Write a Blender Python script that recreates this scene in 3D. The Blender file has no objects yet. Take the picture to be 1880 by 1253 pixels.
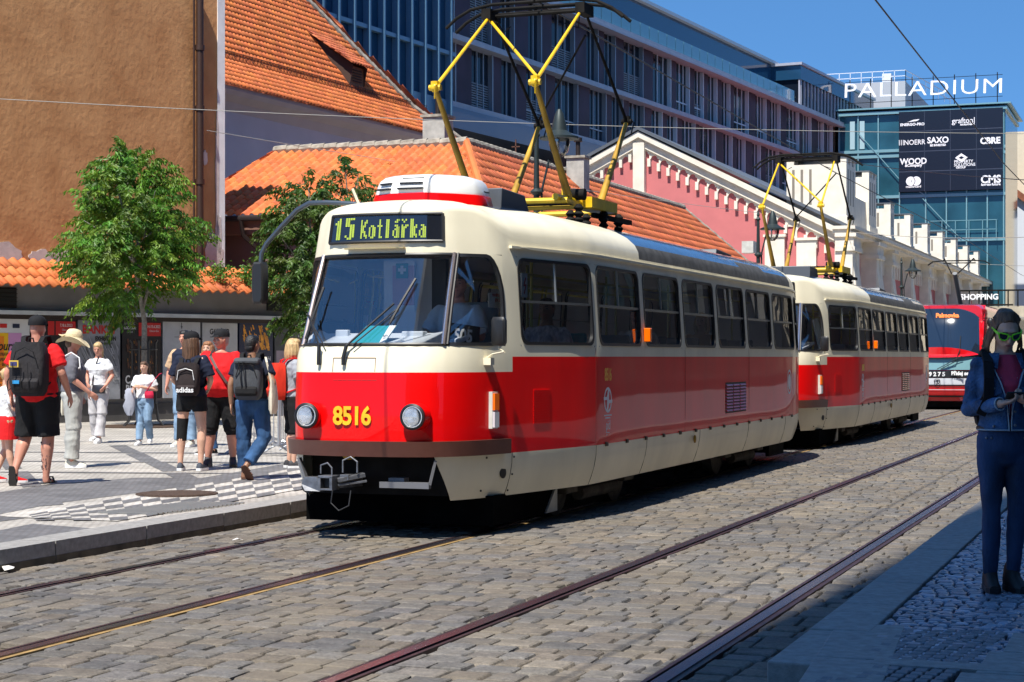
import bpy, bmesh, math, random
from math import radians as R, sin, cos, pi, tan, atan2, sqrt
from mathutils import Vector as V, Matrix, Euler, noise
rnd = random.Random(7)
S = bpy.context.scene
COL = S.collection
# ------------------------------------------------------------------ camera calibration (pixels of the 1880 px photograph)
F = 3300.0; TH = R(20.14); HC = 1.506; CX = 940.0; HY = 656.0
ct, st = cos(TH), sin(TH)
def uz(px, py, Z):            # point seen at a pixel, at depth Z
    x = (px-CX)/F*Z; return V((x*ct - Z*st, x*st + Z*ct, HC + (HY-py)/F*Z))
def ground(px, py, h=0.0):
    return uz(px, py, F*(HC-h)/(py-HY))
def onx(px, py, X):           # point on the plane x = X
    r = (px-CX)/F; Y = -X*(ct + r*st)/(st - r*ct)
    return uz(px, py, -X*st + Y*ct)
def ony(px, py, Y):
    r = (px-CX)/F; X = Y*(r*ct - st)/(ct + r*st)
    return uz(px, py, -X*st + Y*ct)
cam = bpy.data.cameras.new('camera'); camo = bpy.data.objects.new('camera', cam); COL.objects.link(camo)
camo.location = (0, 0, HC); camo.rotation_euler = (R(90), 0, TH)
cam.sensor_width = 36; cam.lens = 36*F/1880; cam.shift_y = 29.5/1880; cam.clip_end = 3000; cam.clip_start = .1
S.camera = camo
# ------------------------------------------------------------------ sky and sun
SAZ = R(4.0); SEL = R(60.0)     # the sun stands behind the camera, slightly left of the street axis
sd = V((-sin(SAZ)*cos(SEL), -cos(SAZ)*cos(SEL), sin(SEL)))
w = bpy.data.worlds.new('World'); S.world = w; w.use_nodes = True
nt = w.node_tree; bg = nt.nodes['Background']
sky = nt.nodes.new('ShaderNodeTexSky'); sky.sky_type = 'NISHITA'; sky.sun_disc = False
sky.sun_elevation = SEL; sky.sun_rotation = atan2(sd.x, sd.y); sky.altitude = 400; sky.air_density = 1.0; sky.dust_density = .0; sky.ozone_density = 3.0
tcw = nt.nodes.new('ShaderNodeTexCoord'); vad = nt.nodes.new('ShaderNodeVectorMath'); vad.operation = 'ADD'; vad.inputs[1].default_value = (0, 0, .22)
vno = nt.nodes.new('ShaderNodeVectorMath'); vno.operation = 'NORMALIZE'; nt.links.new(tcw.outputs['Generated'], vad.inputs[0]); nt.links.new(vad.outputs[0], vno.inputs[0]); nt.links.new(vno.outputs[0], sky.inputs[0])
tin = nt.nodes.new('ShaderNodeMix'); tin.data_type = 'RGBA'; tin.blend_type = 'MULTIPLY'; tin.inputs[0].default_value = 1; tin.inputs[7].default_value = (.56, .92, 1.14, 1)
nt.links.new(sky.outputs[0], tin.inputs[6]); nt.links.new(tin.outputs[2], bg.inputs[0]); bg.inputs[1].default_value = .10
sl = bpy.data.lights.new('sun', 'SUN'); sl.energy = 4.7; sl.angle = R(.53); sl.color = (1, .955, .87)
so = bpy.data.objects.new('sun', sl); COL.objects.link(so); so.rotation_euler = (-sd).to_track_quat('-Z', 'Y').to_euler()
S.view_settings.view_transform = 'Standard'; S.view_settings.look = 'None'; S.view_settings.exposure = 0.72; S.view_settings.gamma = 1
S.cycles.max_bounces = 7; S.cycles.transparent_max_bounces = 12; S.cycles.glossy_bounces = 4; S.cycles.transmission_bounces = 6
# ------------------------------------------------------------------ materials
def srgb(r, g, b):
    f = lambda c: ((c/255+.055)/1.055)**2.4 if c > 10 else c/255/12.92
    return (f(r), f(g), f(b))
MC = {}
def mat(name, col, rough=.6, metal=0.0, var=.0, vs=3.0, bump=0.0, bs=40.0, spec=.5, coat=0.0, alpha=1.0, emit=None, es=0.0, stretch=None, col2=None, band=(.4, .6), attr=None):
    if name in MC: return MC[name]
    m = bpy.data.materials.new(name); m.use_nodes = True; MC[name] = m
    n = m.node_tree.nodes; L = m.node_tree.links; b = n['Principled BSDF']
    b.inputs['Base Color'].default_value = (*col, 1); b.inputs['Roughness'].default_value = rough; b.inputs['Metallic'].default_value = metal
    b.inputs['Specular IOR Level'].default_value = spec
    if coat: b.inputs['Coat Weight'].default_value = coat; b.inputs['Coat Roughness'].default_value = .03
    tc = n.new('ShaderNodeTexCoord'); mp = n.new('ShaderNodeMapping'); L.new(tc.outputs['Object'], mp.inputs[0])
    if stretch: mp.inputs['Scale'].default_value = stretch
    if var or col2:
        nz = n.new('ShaderNodeTexNoise'); nz.inputs['Scale'].default_value = vs; nz.inputs['Detail'].default_value = 6; L.new(mp.outputs[0], nz.inputs[0])
        rp = n.new('ShaderNodeValToRGB'); L.new(nz.outputs[0], rp.inputs[0])
        rp.color_ramp.elements[0].position = band[0] if col2 else .3; rp.color_ramp.elements[1].position = band[1] if col2 else .7
        c2 = col2 or tuple(min(1, c*(1+var)) for c in col); c1 = col if col2 else tuple(c*(1-var) for c in col)
        rp.color_ramp.elements[0].color = (*c1, 1); rp.color_ramp.elements[1].color = (*c2, 1)
        L.new(rp.outputs[0], b.inputs['Base Color']); src = rp.outputs[0]
        if attr:
            at = n.new('ShaderNodeAttribute'); at.attribute_name = attr
            mx = n.new('ShaderNodeMix'); mx.data_type = 'RGBA'; mx.blend_type = 'MULTIPLY'; mx.inputs[0].default_value = 1
            L.new(src, mx.inputs[6]); L.new(at.outputs['Color'], mx.inputs[7]); L.new(mx.outputs[2], b.inputs['Base Color'])
    if bump:
        nb = n.new('ShaderNodeTexNoise'); nb.inputs['Scale'].default_value = bs; nb.inputs['Detail'].default_value = 5; L.new(mp.outputs[0], nb.inputs[0])
        bp = n.new('ShaderNodeBump'); bp.inputs['Strength'].default_value = bump; bp.inputs['Distance'].default_value = .02
        L.new(nb.outputs[0], bp.inputs['Height']); L.new(bp.outputs[0], b.inputs['Normal'])
        if coat: L.new(bp.outputs[0], b.inputs['Coat Normal'])
    if emit: b.inputs['Emission Color'].default_value = (*emit, 1); b.inputs['Emission Strength'].default_value = es
    return m
def glass(name, tint, refl=.12, rough=0.0):
    if name in MC: return MC[name]
    m = bpy.data.materials.new(name); m.use_nodes = True; MC[name] = m
    n = m.node_tree.nodes; L = m.node_tree.links; n.remove(n['Principled BSDF'])
    t = n.new('ShaderNodeBsdfTransparent'); t.inputs[0].default_value = (*tint, 1)
    g = n.new('ShaderNodeBsdfGlossy'); g.inputs[0].default_value = (1, 1, 1, 1); g.inputs[1].default_value = rough
    fr = n.new('ShaderNodeFresnel'); fr.inputs[0].default_value = 1.5
    ad = n.new('ShaderNodeMath'); ad.operation = 'ADD'; ad.use_clamp = True; ad.inputs[1].default_value = refl; L.new(fr.outputs[0], ad.inputs[0])
    mx = n.new('ShaderNodeMixShader'); L.new(ad.outputs[0], mx.inputs[0]); L.new(t.outputs[0], mx.inputs[1]); L.new(g.outputs[0], mx.inputs[2])
    L.new(mx.outputs[0], n['Material Output'].inputs[0]); return m
# ------------------------------------------------------------------ objects
def tag(o, label=None, cat=None, group=None, kind=None):
    if label: o['label'] = label
    if cat: o['category'] = cat
    if group: o['group'] = group
    if kind: o['kind'] = kind
    return o
def empty(name, loc, rz=0, label=None, cat=None, group=None):
    o = bpy.data.objects.new(name, None); COL.objects.link(o); o.location = loc; o.rotation_euler = (0, 0, rz); o.empty_display_size = .2
    return tag(o, label, cat, group)
def lmat(o):
    m = Matrix.Translation(o.location) @ o.rotation_euler.to_matrix().to_4x4() @ Matrix.Diagonal((*o.scale, 1))
    return (lmat(o.parent) @ m) if o.parent else m
class MB:
    def __init__(s): s.v = []; s.f = []; s.m = []; s.T = None; s.c = []
    def av(s, p):
        p = V(p); s.v.append(tuple(s.T @ p) if s.T else tuple(p)); return len(s.v)-1
    def face(s, idx, m=0): s.f.append(tuple(idx)); s.m.append(m)
    def poly(s, pts, m=0): s.face([s.av(p) for p in pts], m)
    def box(s, a, b, m=0):
        x0, y0, z0 = a; x1, y1, z1 = b
        i = [s.av(p) for p in ((x0,y0,z0),(x1,y0,z0),(x1,y1,z0),(x0,y1,z0),(x0,y0,z1),(x1,y0,z1),(x1,y1,z1),(x0,y1,z1))]
        for q in ((3,2,1,0),(4,5,6,7),(0,1,5,4),(1,2,6,5),(2,3,7,6),(3,0,4,7)): s.face([i[k] for k in q], m)
    def bar(s, p, q, w, h, m=0, up=V((0,0,1))):   # box along p->q
        p = V(p); q = V(q); d = (q-p).normalized(); a = d.cross(up)
        a = a.normalized() if a.length > 1e-4 else V((1,0,0)); c = a.cross(d)
        i = [s.av(P + a*(sx*w/2) + c*(sz*h/2)) for P in (p, q) for sx, sz in ((-1,-1),(1,-1),(1,1),(-1,1))]
        for k in ((3,2,1,0),(4,5,6,7),(0,1,5,4),(1,2,6,5),(2,3,7,6),(3,0,4,7)): s.face([i[j] for j in k], m)
    def loft(s, rings, m=0, cap=True, close=True):
        n = len(rings[0]); R_ = [[s.av(p) for p in r] for r in rings]
        for a, b in zip(R_, R_[1:]):
            for k in range(n if close else n-1): s.face((a[k], a[(k+1)%n], b[(k+1)%n], b[k]), m)
        if cap and close: s.face(R_[0][::-1], m); s.face(R_[-1], m)
    def tube(s, pts, r, n=8, m=0, cap=True, ry=None):
        pts = [V(p) for p in pts]; rr = r if isinstance(r, (list, tuple)) else [r]*len(pts); rings = []
        u = None
        for k, p in enumerate(pts):
            d = (pts[min(k+1, len(pts)-1)] - pts[max(k-1, 0)]).normalized()
            if u is None: u = d.cross(V((0,0,1))); u = u.normalized() if u.length > 1e-3 else V((1,0,0))
            else: u = (u - d*u.dot(d)).normalized()
            w_ = d.cross(u)
            rings.append([p + u*rr[k]*cos(2*pi*j/n) + w_*(rr[k]*(ry or 1))*sin(2*pi*j/n) for j in range(n)])
        s.loft(rings, m, cap)
    def cyl(s, c, r, h, n=16, axis=V((0,0,1)), m=0, r2=None):
        c = V(c); axis = V(axis).normalized(); s.tube([c, c+axis*h], [r, r if r2 is None else r2], n, m)
    def lathe(s, prof, n=16, m=0, c=(0,0,0)):
        c = V(c); s.loft([[c + V((r*cos(2*pi*j/n), r*sin(2*pi*j/n), z)) for j in range(n)] for r, z in prof], m)
    def ell(s, c, r, n=12, k=8, m=0, rot=None):
        c = V(c); rot = rot or Matrix.Identity(3); rings = []
        for a in range(1, k):
            ph = pi*a/k; rings.append([c + rot @ V((r[0]*sin(ph)*cos(2*pi*j/n), r[1]*sin(ph)*sin(2*pi*j/n), -r[2]*cos(ph))) for j in range(n)])
        s.loft(rings, m)
    def extr(s, outline, h, m=0):     # outline: 3d planar points, h: offset vector
        h = V(h); a = [s.av(V(p)) for p in outline]; b = [s.av(V(p)+h) for p in outline]; n = len(a)
        s.face(a[::-1], m); s.face(b, m)
        for k in range(n): s.face((a[k], a[(k+1)%n], b[(k+1)%n], b[k]), m)
    def build(s, name, mats, parent=None, smooth=False, label=None, cat=None, group=None, kind=None, world=False, flip=True, origin=None, bevel=0):
        me = bpy.data.meshes.new(name); vs = s.v
        if parent is not None and world:
            mi = lmat(parent).inverted(); vs = [tuple(mi @ V(p)) for p in vs]
        if origin is not None: o0 = V(origin); vs = [tuple(V(p)-o0) for p in vs]
        me.from_pydata(vs, [], s.f)
        if not isinstance(mats, (list, tuple)): mats = [mats]
        for m_ in mats: me.materials.append(m_)
        me.polygons.foreach_set('material_index', s.m)
        if s.c:
            at = me.color_attributes.new('tint', 'FLOAT_COLOR', 'POINT'); buf = []
            for c_ in s.c: buf += [c_[0], c_[1], c_[2], 1]
            at.data.foreach_set('color', buf)
        if flip:
            bm = bmesh.new(); bm.from_mesh(me); bmesh.ops.recalc_face_normals(bm, faces=bm.faces); bm.to_mesh(me); bm.free()
        if smooth: me.polygons.foreach_set('use_smooth', [True]*len(me.polygons))
        me.update()
        if smooth and smooth != 2:
            me.set_sharp_from_angle(angle=R(38))
        o = bpy.data.objects.new(name, me); COL.objects.link(o)
        if origin is not None: o.location = origin
        if parent is not None: o.parent = parent
        if bevel:
            bv = o.modifiers.new('bevel', 'BEVEL'); bv.width = bevel; bv.segments = 2; bv.limit_method = 'ANGLE'
        return tag(o, label, cat, group, kind)
TS = bpy.data.scenes.new('workbench')
def bake(o):                       # apply modifiers
    TS.collection.objects.link(o); vl = TS.view_layers[0]; vl.update(); dg = vl.depsgraph; me = bpy.data.meshes.new_from_object(o.evaluated_get(dg)); o.modifiers.clear(); o.data = me; TS.collection.objects.unlink(o)
def remesh(o, vox, sm=4):
    r = o.modifiers.new('r', 'REMESH'); r.mode = 'VOXEL'; r.voxel_size = vox; r.use_smooth_shade = True
    s_ = o.modifiers.new('s', 'SMOOTH'); s_.iterations = sm; s_.factor = .5
    bake(o); o.data.polygons.foreach_set('use_smooth', [True]*len(o.data.polygons)); return o
def frame(o, right, up):           # matrix with x=right, y=up, z=out
    r_ = V(right).normalized(); n_ = r_.cross(V(up)).normalized(); u_ = n_.cross(r_)
    return Matrix.Translation(V(o)) @ Matrix((r_, u_, n_)).transposed().to_4x4()
def text(body, size, M, m, parent=None, name='lettering', off=0.0, ext=.002, align='CENTER', sx=1.0, sp=1.0, shear=0, **kw):
    c = bpy.data.curves.new(name, 'FONT'); c.body = body; c.size = size; c.align_x = align; c.align_y = 'CENTER'; c.offset = off; c.extrude = ext; c.space_character = sp; c.shear = shear; c.resolution_u = 3
    t = bpy.data.objects.new(name, c); TS.collection.objects.link(t); TS.view_layers[0].update()
    me = bpy.data.meshes.new_from_object(t); bpy.data.objects.remove(t); me.name = name
    me.transform(Matrix.Diagonal((sx, 1, 1, 1))); me.transform((lmat(parent).inverted() @ M) if parent else M)
    me.materials.clear(); me.materials.append(m)
    o = bpy.data.objects.new(name, me); COL.objects.link(o)
    if parent: o.parent = parent
    return tag(o, **kw)
def copy_tree(o, parent=None, skip=()):
    c = o.copy(); COL.objects.link(c); c.parent = parent
    for ch in list(o.children):
        if ch.name.split('.')[0] in skip: continue
        copy_tree(ch, c, skip)
    return c
def sstep(a, b, x):
    t = max(0, min(1, (x-a)/(b-a))); return t*t*(3-2*t)
# ================================================================== GROUND
XR = [-6.985, -5.55, -3.66, -2.225]      # rail centre lines
KL, KR = -7.70, -1.69                    # kerb faces
KH = .155
m_sand = mat('joint_sand', (.10, .078, .052), .95, var=.35, vs=14, bump=.5, bs=90)
g = MB(); g.poly([(-400,-60,-.03),(120,-60,-.03),(120,900,-.03),(-400,900,-.03)]); g.build('ground', m_sand, kind='structure', label='sandy ground under the street paving')
def seeded(i, j): return random.Random(i*7919+j*104729)
def settmat(name, c1, c2, sand):
    m = bpy.data.materials.new(name); m.use_nodes = True; MC[name] = m
    n = m.node_tree.nodes; L = m.node_tree.links; b = n['Principled BSDF']; b.inputs['Roughness'].default_value = .72; b.inputs['Specular IOR Level'].default_value = .35
    tc = n.new('ShaderNodeTexCoord'); O = tc.outputs['Object']
    def nz(sc, det=6, rough=.6):
        x = n.new('ShaderNodeTexNoise'); x.inputs['Scale'].default_value = sc; x.inputs['Detail'].default_value = det; x.inputs['Roughness'].default_value = rough; L.new(O, x.inputs[0]); return x.outputs[0]
    def ramp(src, p0, p1, k0, k1):
        r = n.new('ShaderNodeValToRGB'); r.color_ramp.elements[0].position = p0; r.color_ramp.elements[1].position = p1; r.color_ramp.elements[0].color = (*k0, 1); r.color_ramp.elements[1].color = (*k1, 1); L.new(src, r.inputs[0]); return r.outputs[0]
    def mx(kind, fac, a, b_):
        x = n.new('ShaderNodeMix'); x.data_type = 'RGBA'; x.blend_type = kind
        if isinstance(fac, float): x.inputs[0].default_value = fac
        else: L.new(fac, x.inputs[0])
        for s_, v_ in ((6, a), (7, b_)):
            if isinstance(v_, tuple): x.inputs[s_].default_value = (*v_, 1)
            else: L.new(v_, x.inputs[s_])
        return x.outputs[2]
    at = n.new('ShaderNodeAttribute'); at.attribute_name = 'tint'
    base = mx('MULTIPLY', 1.0, ramp(nz(42, 8, .75), .3, .7, c1, c2), at.outputs['Color'])
    base = mx('MULTIPLY', 1.0, base, ramp(nz(7, 4), .35, .65, (.78,.77,.76), (1.12,1.11,1.1)))
    f = ramp(nz(1.1, 9, .7), .47, .66, (0,0,0), (.75,.75,.75)); base = mx('MIX', f, base, sand)
    base = mx('MULTIPLY', 1.0, base, ramp(nz(.45, 5), .35, .6, (.80,.80,.82), (1.08,1.06,1.03)))
    L.new(base, b.inputs['Base Color'])
    bp = n.new('ShaderNodeBump'); bp.inputs['Strength'].default_value = .8; bp.inputs['Distance'].default_value = .012; L.new(nz(38, 7, .7), bp.inputs['Height']); L.new(bp.outputs[0], b.inputs['Normal']); return m
m_sett = settmat('granite_sett', (.085,.081,.076), (.225,.208,.182), (.175,.148,.11))
def setts(name, x0, x1, y0, y1, dw, dl, mtl, zt=0.0, palette=None, rough=.006, along=False, skew=0.0, label=None, seg=2):
    g = MB(); y = y0; row = 0; q = random.Random(hash((round(x0, 2), round(y0, 2))) & 0xffff)
    pal = palette or [(1,1,1.0),(.88,.90,.95),(1.08,1.0,.90),(.94,.92,.92),(1.16,1.1,1.02),(.80,.83,.90),(1.03,.95,.87),(.97,.98,1.05)]
    while y < y1:
        d = dl*q.uniform(.85, 1.15); x = x0 - q.uniform(0, dw)
        while x < x1:
            wd = dw*q.uniform(.7, 1.35); xa, xb = max(x, x0), min(x+wd, x1); x += wd
            if xb-xa < .04: continue
            ya, yb = y, y+d; gp = q.uniform(.005, .012)*(1 if dw > .12 else .5); zc = zt + q.gauss(0, rough*.35)
            tx, ty = q.gauss(0, .006), q.gauss(0, .006); c = pal[int(q.random()*len(pal))]; k = q.uniform(.82, 1.14); c = (c[0]*k, c[1]*k, c[2]*k)
            cx_, cy_ = (xa+xb)/2, (ya+yb)/2
            def P(px_, py_, zz):
                px_ += q.uniform(-.005, .005); py_ += q.uniform(-.005, .005)
                g.c.append(c); return g.av((px_, py_ + skew*(px_-x0) + .012*sin(px_*2.3+y*.7), zz + (px_-cx_)*tx + (py_-cy_)*ty))
            A = [P(px_, py_, zc-.028) for px_, py_ in ((xa+gp*.3,ya+gp*.3),(xb-gp*.3,ya+gp*.3),(xb-gp*.3,yb-gp*.3),(xa+gp*.3,yb-gp*.3))]
            i1 = gp+.004; B = [P(px_, py_, zc-.004) for px_, py_ in ((xa+i1,ya+i1),(xb-i1,ya+i1),(xb-i1,yb-i1),(xa+i1,yb-i1))]
            i2 = gp+.014; C_ = [P(px_, py_, zc+.001) for px_, py_ in ((xa+i2,ya+i2),(xb-i2,ya+i2),(xb-i2,yb-i2),(xa+i2,yb-i2))]
            for U, W in ((A, B), (B, C_)):
                for k in range(4): g.face((U[k], U[(k+1)%4], W[(k+1)%4], W[k]))
            g.face(C_)
        y += d; row += 1
    return g.build(name, mtl, smooth=False, kind='structure', label=label, flip=False)
ed = [KL+.0, XR[0]-.07, XR[0]+.07, XR[1]-.07, XR[1]+.07, XR[2]-.07, XR[2]+.07, XR[3]-.07, XR[3]+.07, KR-.0]
for k, (a, b) in enumerate(((ed[0], ed[1]), (ed[2], ed[3]), (ed[4], ed[5]), (ed[6], ed[7]), (ed[8], ed[9]))):
    setts('road', a, b, 6.2 if k > 1 else 8.0, 40, .19, .20 if k < 3 else .195, m_sett, skew=(.03, -.02, .015, .03, -.02)[k], label=('cobbled strip between the left kerb and the rails', 'cobbles between the rails under the trams', 'cobbled strip between the two tracks', 'cobbles between the rails of the near track', 'cobbles beside the right kerb')[k])
    setts('road', a, b, 40, 80, .3, .3, m_sett, skew=0, label='far cobbles of the street')
m_far = mat('far_setts', (.19, .172, .148), .7, var=.25, vs=3)
g = MB(); g.poly([(KL-.1,80,-.002),(KR+.1,80,-.002),(KR+.1,400,-.002),(KL-.1,400,-.002)]); g.build('road', m_far, kind='structure', label='far end of the street')
g = MB(); g.poly([(-40,-40,-.012),(60,-40,-.012),(60,6.2,-.012),(-40,6.2,-.012)]); g.build('road', m_far, kind='structure', label='street behind the viewer')
# rails
m_rail = mat('rail_head', (.13, .12, .15), .25, .85, var=.3, vs=2, stretch=(1, .05, 1)); m_railr = mat('rail_rust', (.060, .030, .028), .5, .4, var=.3, vs=6); m_gro = mat('rail_groove', (.012, .011, .012), .7)
m_brass = mat('rail_sand', (.30, .19, .07), .8, var=.3, vs=8)
for k, x in enumerate(XR):
    r = MB(); g0 = 1 if k % 2 == 0 else -1     # groove on the gauge side
    r.box((x-.035-.0,-5,-.03), (x+.03,300,.006) if g0 > 0 else (x+.035,300,.006), 0)
    r.box((x+g0*.068-.012,-5,-.03), (x+g0*.068+.012,300,.004), 1)
    r.box((min(x+g0*.03,x+g0*.06),-5,-.03), (max(x+g0*.03,x+g0*.06),300,-.024), 2)
    r.box((x-g0*.055-.02,-5,-.03), (x-g0*.055+.012,300,-.003), 1 if k != 1 else 3)
    r.build('tram_rail', [m_rail, m_railr, m_gro, m_brass], kind='structure', label='grooved steel rail set in the cobbles')
# kerbs (stones) : left
m_kerb = mat('granite_kerb', (.27, .26, .245), .7, var=.2, vs=22, bump=.25, bs=120); m_kerbd = mat('kerb_dirt', (.085, .072, .05), .85, var=.4, vs=8)
g = MB(); y = -20; q = random.Random(3)
while y < 200:
    d = 1.25 if y < 60 else 5; e = q.uniform(-.004, .004)
    g.box((KL-.30, y+.006, -.02), (KL+e, y+d-.006, KH+e)); g.box((KL+e, y+.006, -.02), (KL+e+.004, y+d-.006, .045+q.uniform(-.006,.006)), 1); y += d
g.build('left_kerb', [m_kerb, m_kerbd], kind='structure', bevel=.008)
g = MB(); y = 9.55
pts = []
y = 7.9
while y < 200:
    d = 1.0 if y < 60 else 5
    g.box((KR, y+.005, -.02), (KR+.30, y+d-.005, KH+q.uniform(-.003,.003))); y += d
# flared ramp part of the kerb close to the camera
K1 = ground(1538, 1143, KH); K2 = ground(1465, 1253, KH)
g.build('right_kerb', m_kerb, kind='structure', bevel=.008)
g = MB(); dv = (K2-K1); n_ = V((dv.y, -dv.x, 0)).normalized()*-.30
n_ = V((.34, 0, 0))
for k in range(8):
    a = K1 + dv*(k*.62); b = K1 + dv*((k+1)*.62-.012)
    g.extr([a, b, b+n_, a+n_], (0, 0, -KH-.02))
g.build('ramp_kerb', m_kerb, kind='structure', bevel=.006)
# platforms
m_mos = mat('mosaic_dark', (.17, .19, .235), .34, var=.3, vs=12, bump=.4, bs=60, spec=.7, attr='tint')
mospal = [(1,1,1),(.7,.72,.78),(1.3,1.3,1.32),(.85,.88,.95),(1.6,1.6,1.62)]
xb = KR+.305
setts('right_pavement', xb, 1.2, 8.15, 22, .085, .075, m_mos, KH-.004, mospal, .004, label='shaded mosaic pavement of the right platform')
g = MB(); g.poly([(xb,7.9,KH-.03),(8,7.9,KH-.03),(8,300,KH-.03),(xb,300,KH-.03)], 0); g.poly([(1.2,7.9,KH-.01),(8,7.9,KH-.01),(8,300,KH-.01),(1.2,300,KH-.01)], 1); g.poly([(xb,22,KH-.008),(1.2,22,KH-.008),(1.2,300,KH-.008),(xb,300,KH-.008)], 1)
g.build('right_pavement', [m_gro, mat('mosaic_plain', (.17,.18,.2), .6, var=.4, vs=30)], kind='structure', label='bed of the right pavement')
g = MB(); g.box((K1.x+.35, 7.98, 0), (8, 8.145, KH+.001)); g.build('right_border_slab', m_kerb, kind='structure')
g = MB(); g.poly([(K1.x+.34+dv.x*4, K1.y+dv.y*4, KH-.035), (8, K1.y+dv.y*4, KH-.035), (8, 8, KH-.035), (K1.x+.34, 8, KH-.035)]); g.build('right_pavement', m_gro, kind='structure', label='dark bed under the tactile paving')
# tactile paving close to the camera + slab + more mosaic (all lower right corner)
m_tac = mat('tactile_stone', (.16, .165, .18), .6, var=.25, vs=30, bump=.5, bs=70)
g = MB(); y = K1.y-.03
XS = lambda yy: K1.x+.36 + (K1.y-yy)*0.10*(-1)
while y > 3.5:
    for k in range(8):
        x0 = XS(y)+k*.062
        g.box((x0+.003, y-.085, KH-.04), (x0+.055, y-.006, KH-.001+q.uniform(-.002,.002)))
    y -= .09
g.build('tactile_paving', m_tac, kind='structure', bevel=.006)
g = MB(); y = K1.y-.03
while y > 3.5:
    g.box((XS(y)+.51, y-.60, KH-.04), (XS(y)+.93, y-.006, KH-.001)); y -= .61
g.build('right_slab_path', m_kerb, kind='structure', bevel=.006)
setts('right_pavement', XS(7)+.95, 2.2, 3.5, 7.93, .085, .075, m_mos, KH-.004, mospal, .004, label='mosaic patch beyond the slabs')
# left plaza
def brickmat(name, c1, c2, mortar, sx=.075, sy=.07, rough=.7, bump=.6, nv=.25):
    m = bpy.data.materials.new(name); m.use_nodes = True; MC[name] = m
    n = m.node_tree.nodes; L = m.node_tree.links; b = n['Principled BSDF']; b.inputs['Roughness'].default_value = rough
    tc = n.new('ShaderNodeTexCoord'); br = n.new('ShaderNodeTexBrick'); L.new(tc.outputs['Object'], br.inputs[0])
    br.inputs['Scale'].default_value = 1; br.inputs['Brick Width'].default_value = sx; br.inputs['Row Height'].default_value = sy; br.inputs['Mortar Size'].default_value = .006; br.inputs['Bias'].default_value = 0
    br.inputs['Color1'].default_value = (*c1, 1); br.inputs['Color2'].default_value = (*c2, 1); br.inputs['Mortar'].default_value = (*mortar, 1)
    nz = n.new('ShaderNodeTexNoise'); nz.inputs['Scale'].default_value = 1.7; nz.inputs['Detail'].default_value = 8; L.new(tc.outputs['Object'], nz.inputs[0])
    mr = n.new('ShaderNodeMapRange'); mr.inputs[1].default_value = .3; mr.inputs[2].default_value = .7; mr.inputs[3].default_value = 1-nv; mr.inputs[4].default_value = 1+nv; L.new(nz.outputs[0], mr.inputs[0])
    mx = n.new('ShaderNodeMix'); mx.data_type = 'RGBA'; mx.blend_type = 'MULTIPLY'; mx.inputs[0].default_value = 1; L.new(br.outputs[0], mx.inputs[6]); L.new(mr.outputs[0], mx.inputs[7]); L.new(mx.outputs[2], b.inputs['Base Color'])
    bp = n.new('ShaderNodeBump'); bp.inputs['Strength'].default_value = bump; bp.inputs['Distance'].default_value = .01; bp.invert = True; L.new(br.outputs['Fac'], bp.inputs['Height']); L.new(bp.outputs[0], b.inputs['Normal'])
    return m
m_pl = brickmat('mosaic_light', (.46,.43,.38), (.36,.335,.30), (.25,.225,.195)); m_pd = brickmat('mosaic_grey', (.165,.16,.165), (.115,.115,.12), (.10,.095,.088)); m_pw = brickmat('mosaic_white', (.54,.51,.46), (.45,.42,.38), (.33,.3,.26))
g = MB(); g.poly([(-120,-40,KH-.006),(KL-.29,-40,KH-.006),(KL-.29,300,KH-.006),(-120,300,KH-.006)]); g.build('plaza', m_pl, kind='structure', label='light mosaic paving of the square')
g = MB()
gpn = [0]
def gp(*pts):
    gpn[0] += 1; g.poly([ground(x, y, KH)+V((0,0,-.0035+gpn[0]*.00018)) for x, y in pts])
# grey band running along the checkered strip
gp((-60,955),(-60,912),(100,888),(250,877),(372,877),(600,838),(600,852),(420,882),(250,905),(100,924))
gp((-60,985),(60,961),(200,972),(-60,1010)); gp((30,945),(45,951),(-60,965),(-60,950))
for a in ((200,817),(278,860),(356,902)): pass
# diagonal row of grey diamonds
D = [(225,829),(262,848),(306,868)]
for (x, y), s_ in zip(((200,818),(230,833),(265,849),(300,868)), (1, 1.1, 1.2, 1.35)):
    gp((x, y),(x+31*s_, y-1),(x+60*s_, y+13*s_),(x+28*s_, y+14*s_))
for (x, y), s_ in zip(((-10,838),(18,866),(48,896)), (1.1,1.3,1.5)):
    gp((x, y),(x+26*s_, y-1),(x+46*s_, y+20*s_),(x+18*s_, y+22*s_))
for (x, y), s_ in zip(((455,795),(500,812),(545,832)), (1, 1.1, 1.2)): gp((x, y),(x+31*s_, y-1),(x+60*s_, y+13*s_),(x+28*s_, y+14*s_))
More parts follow.
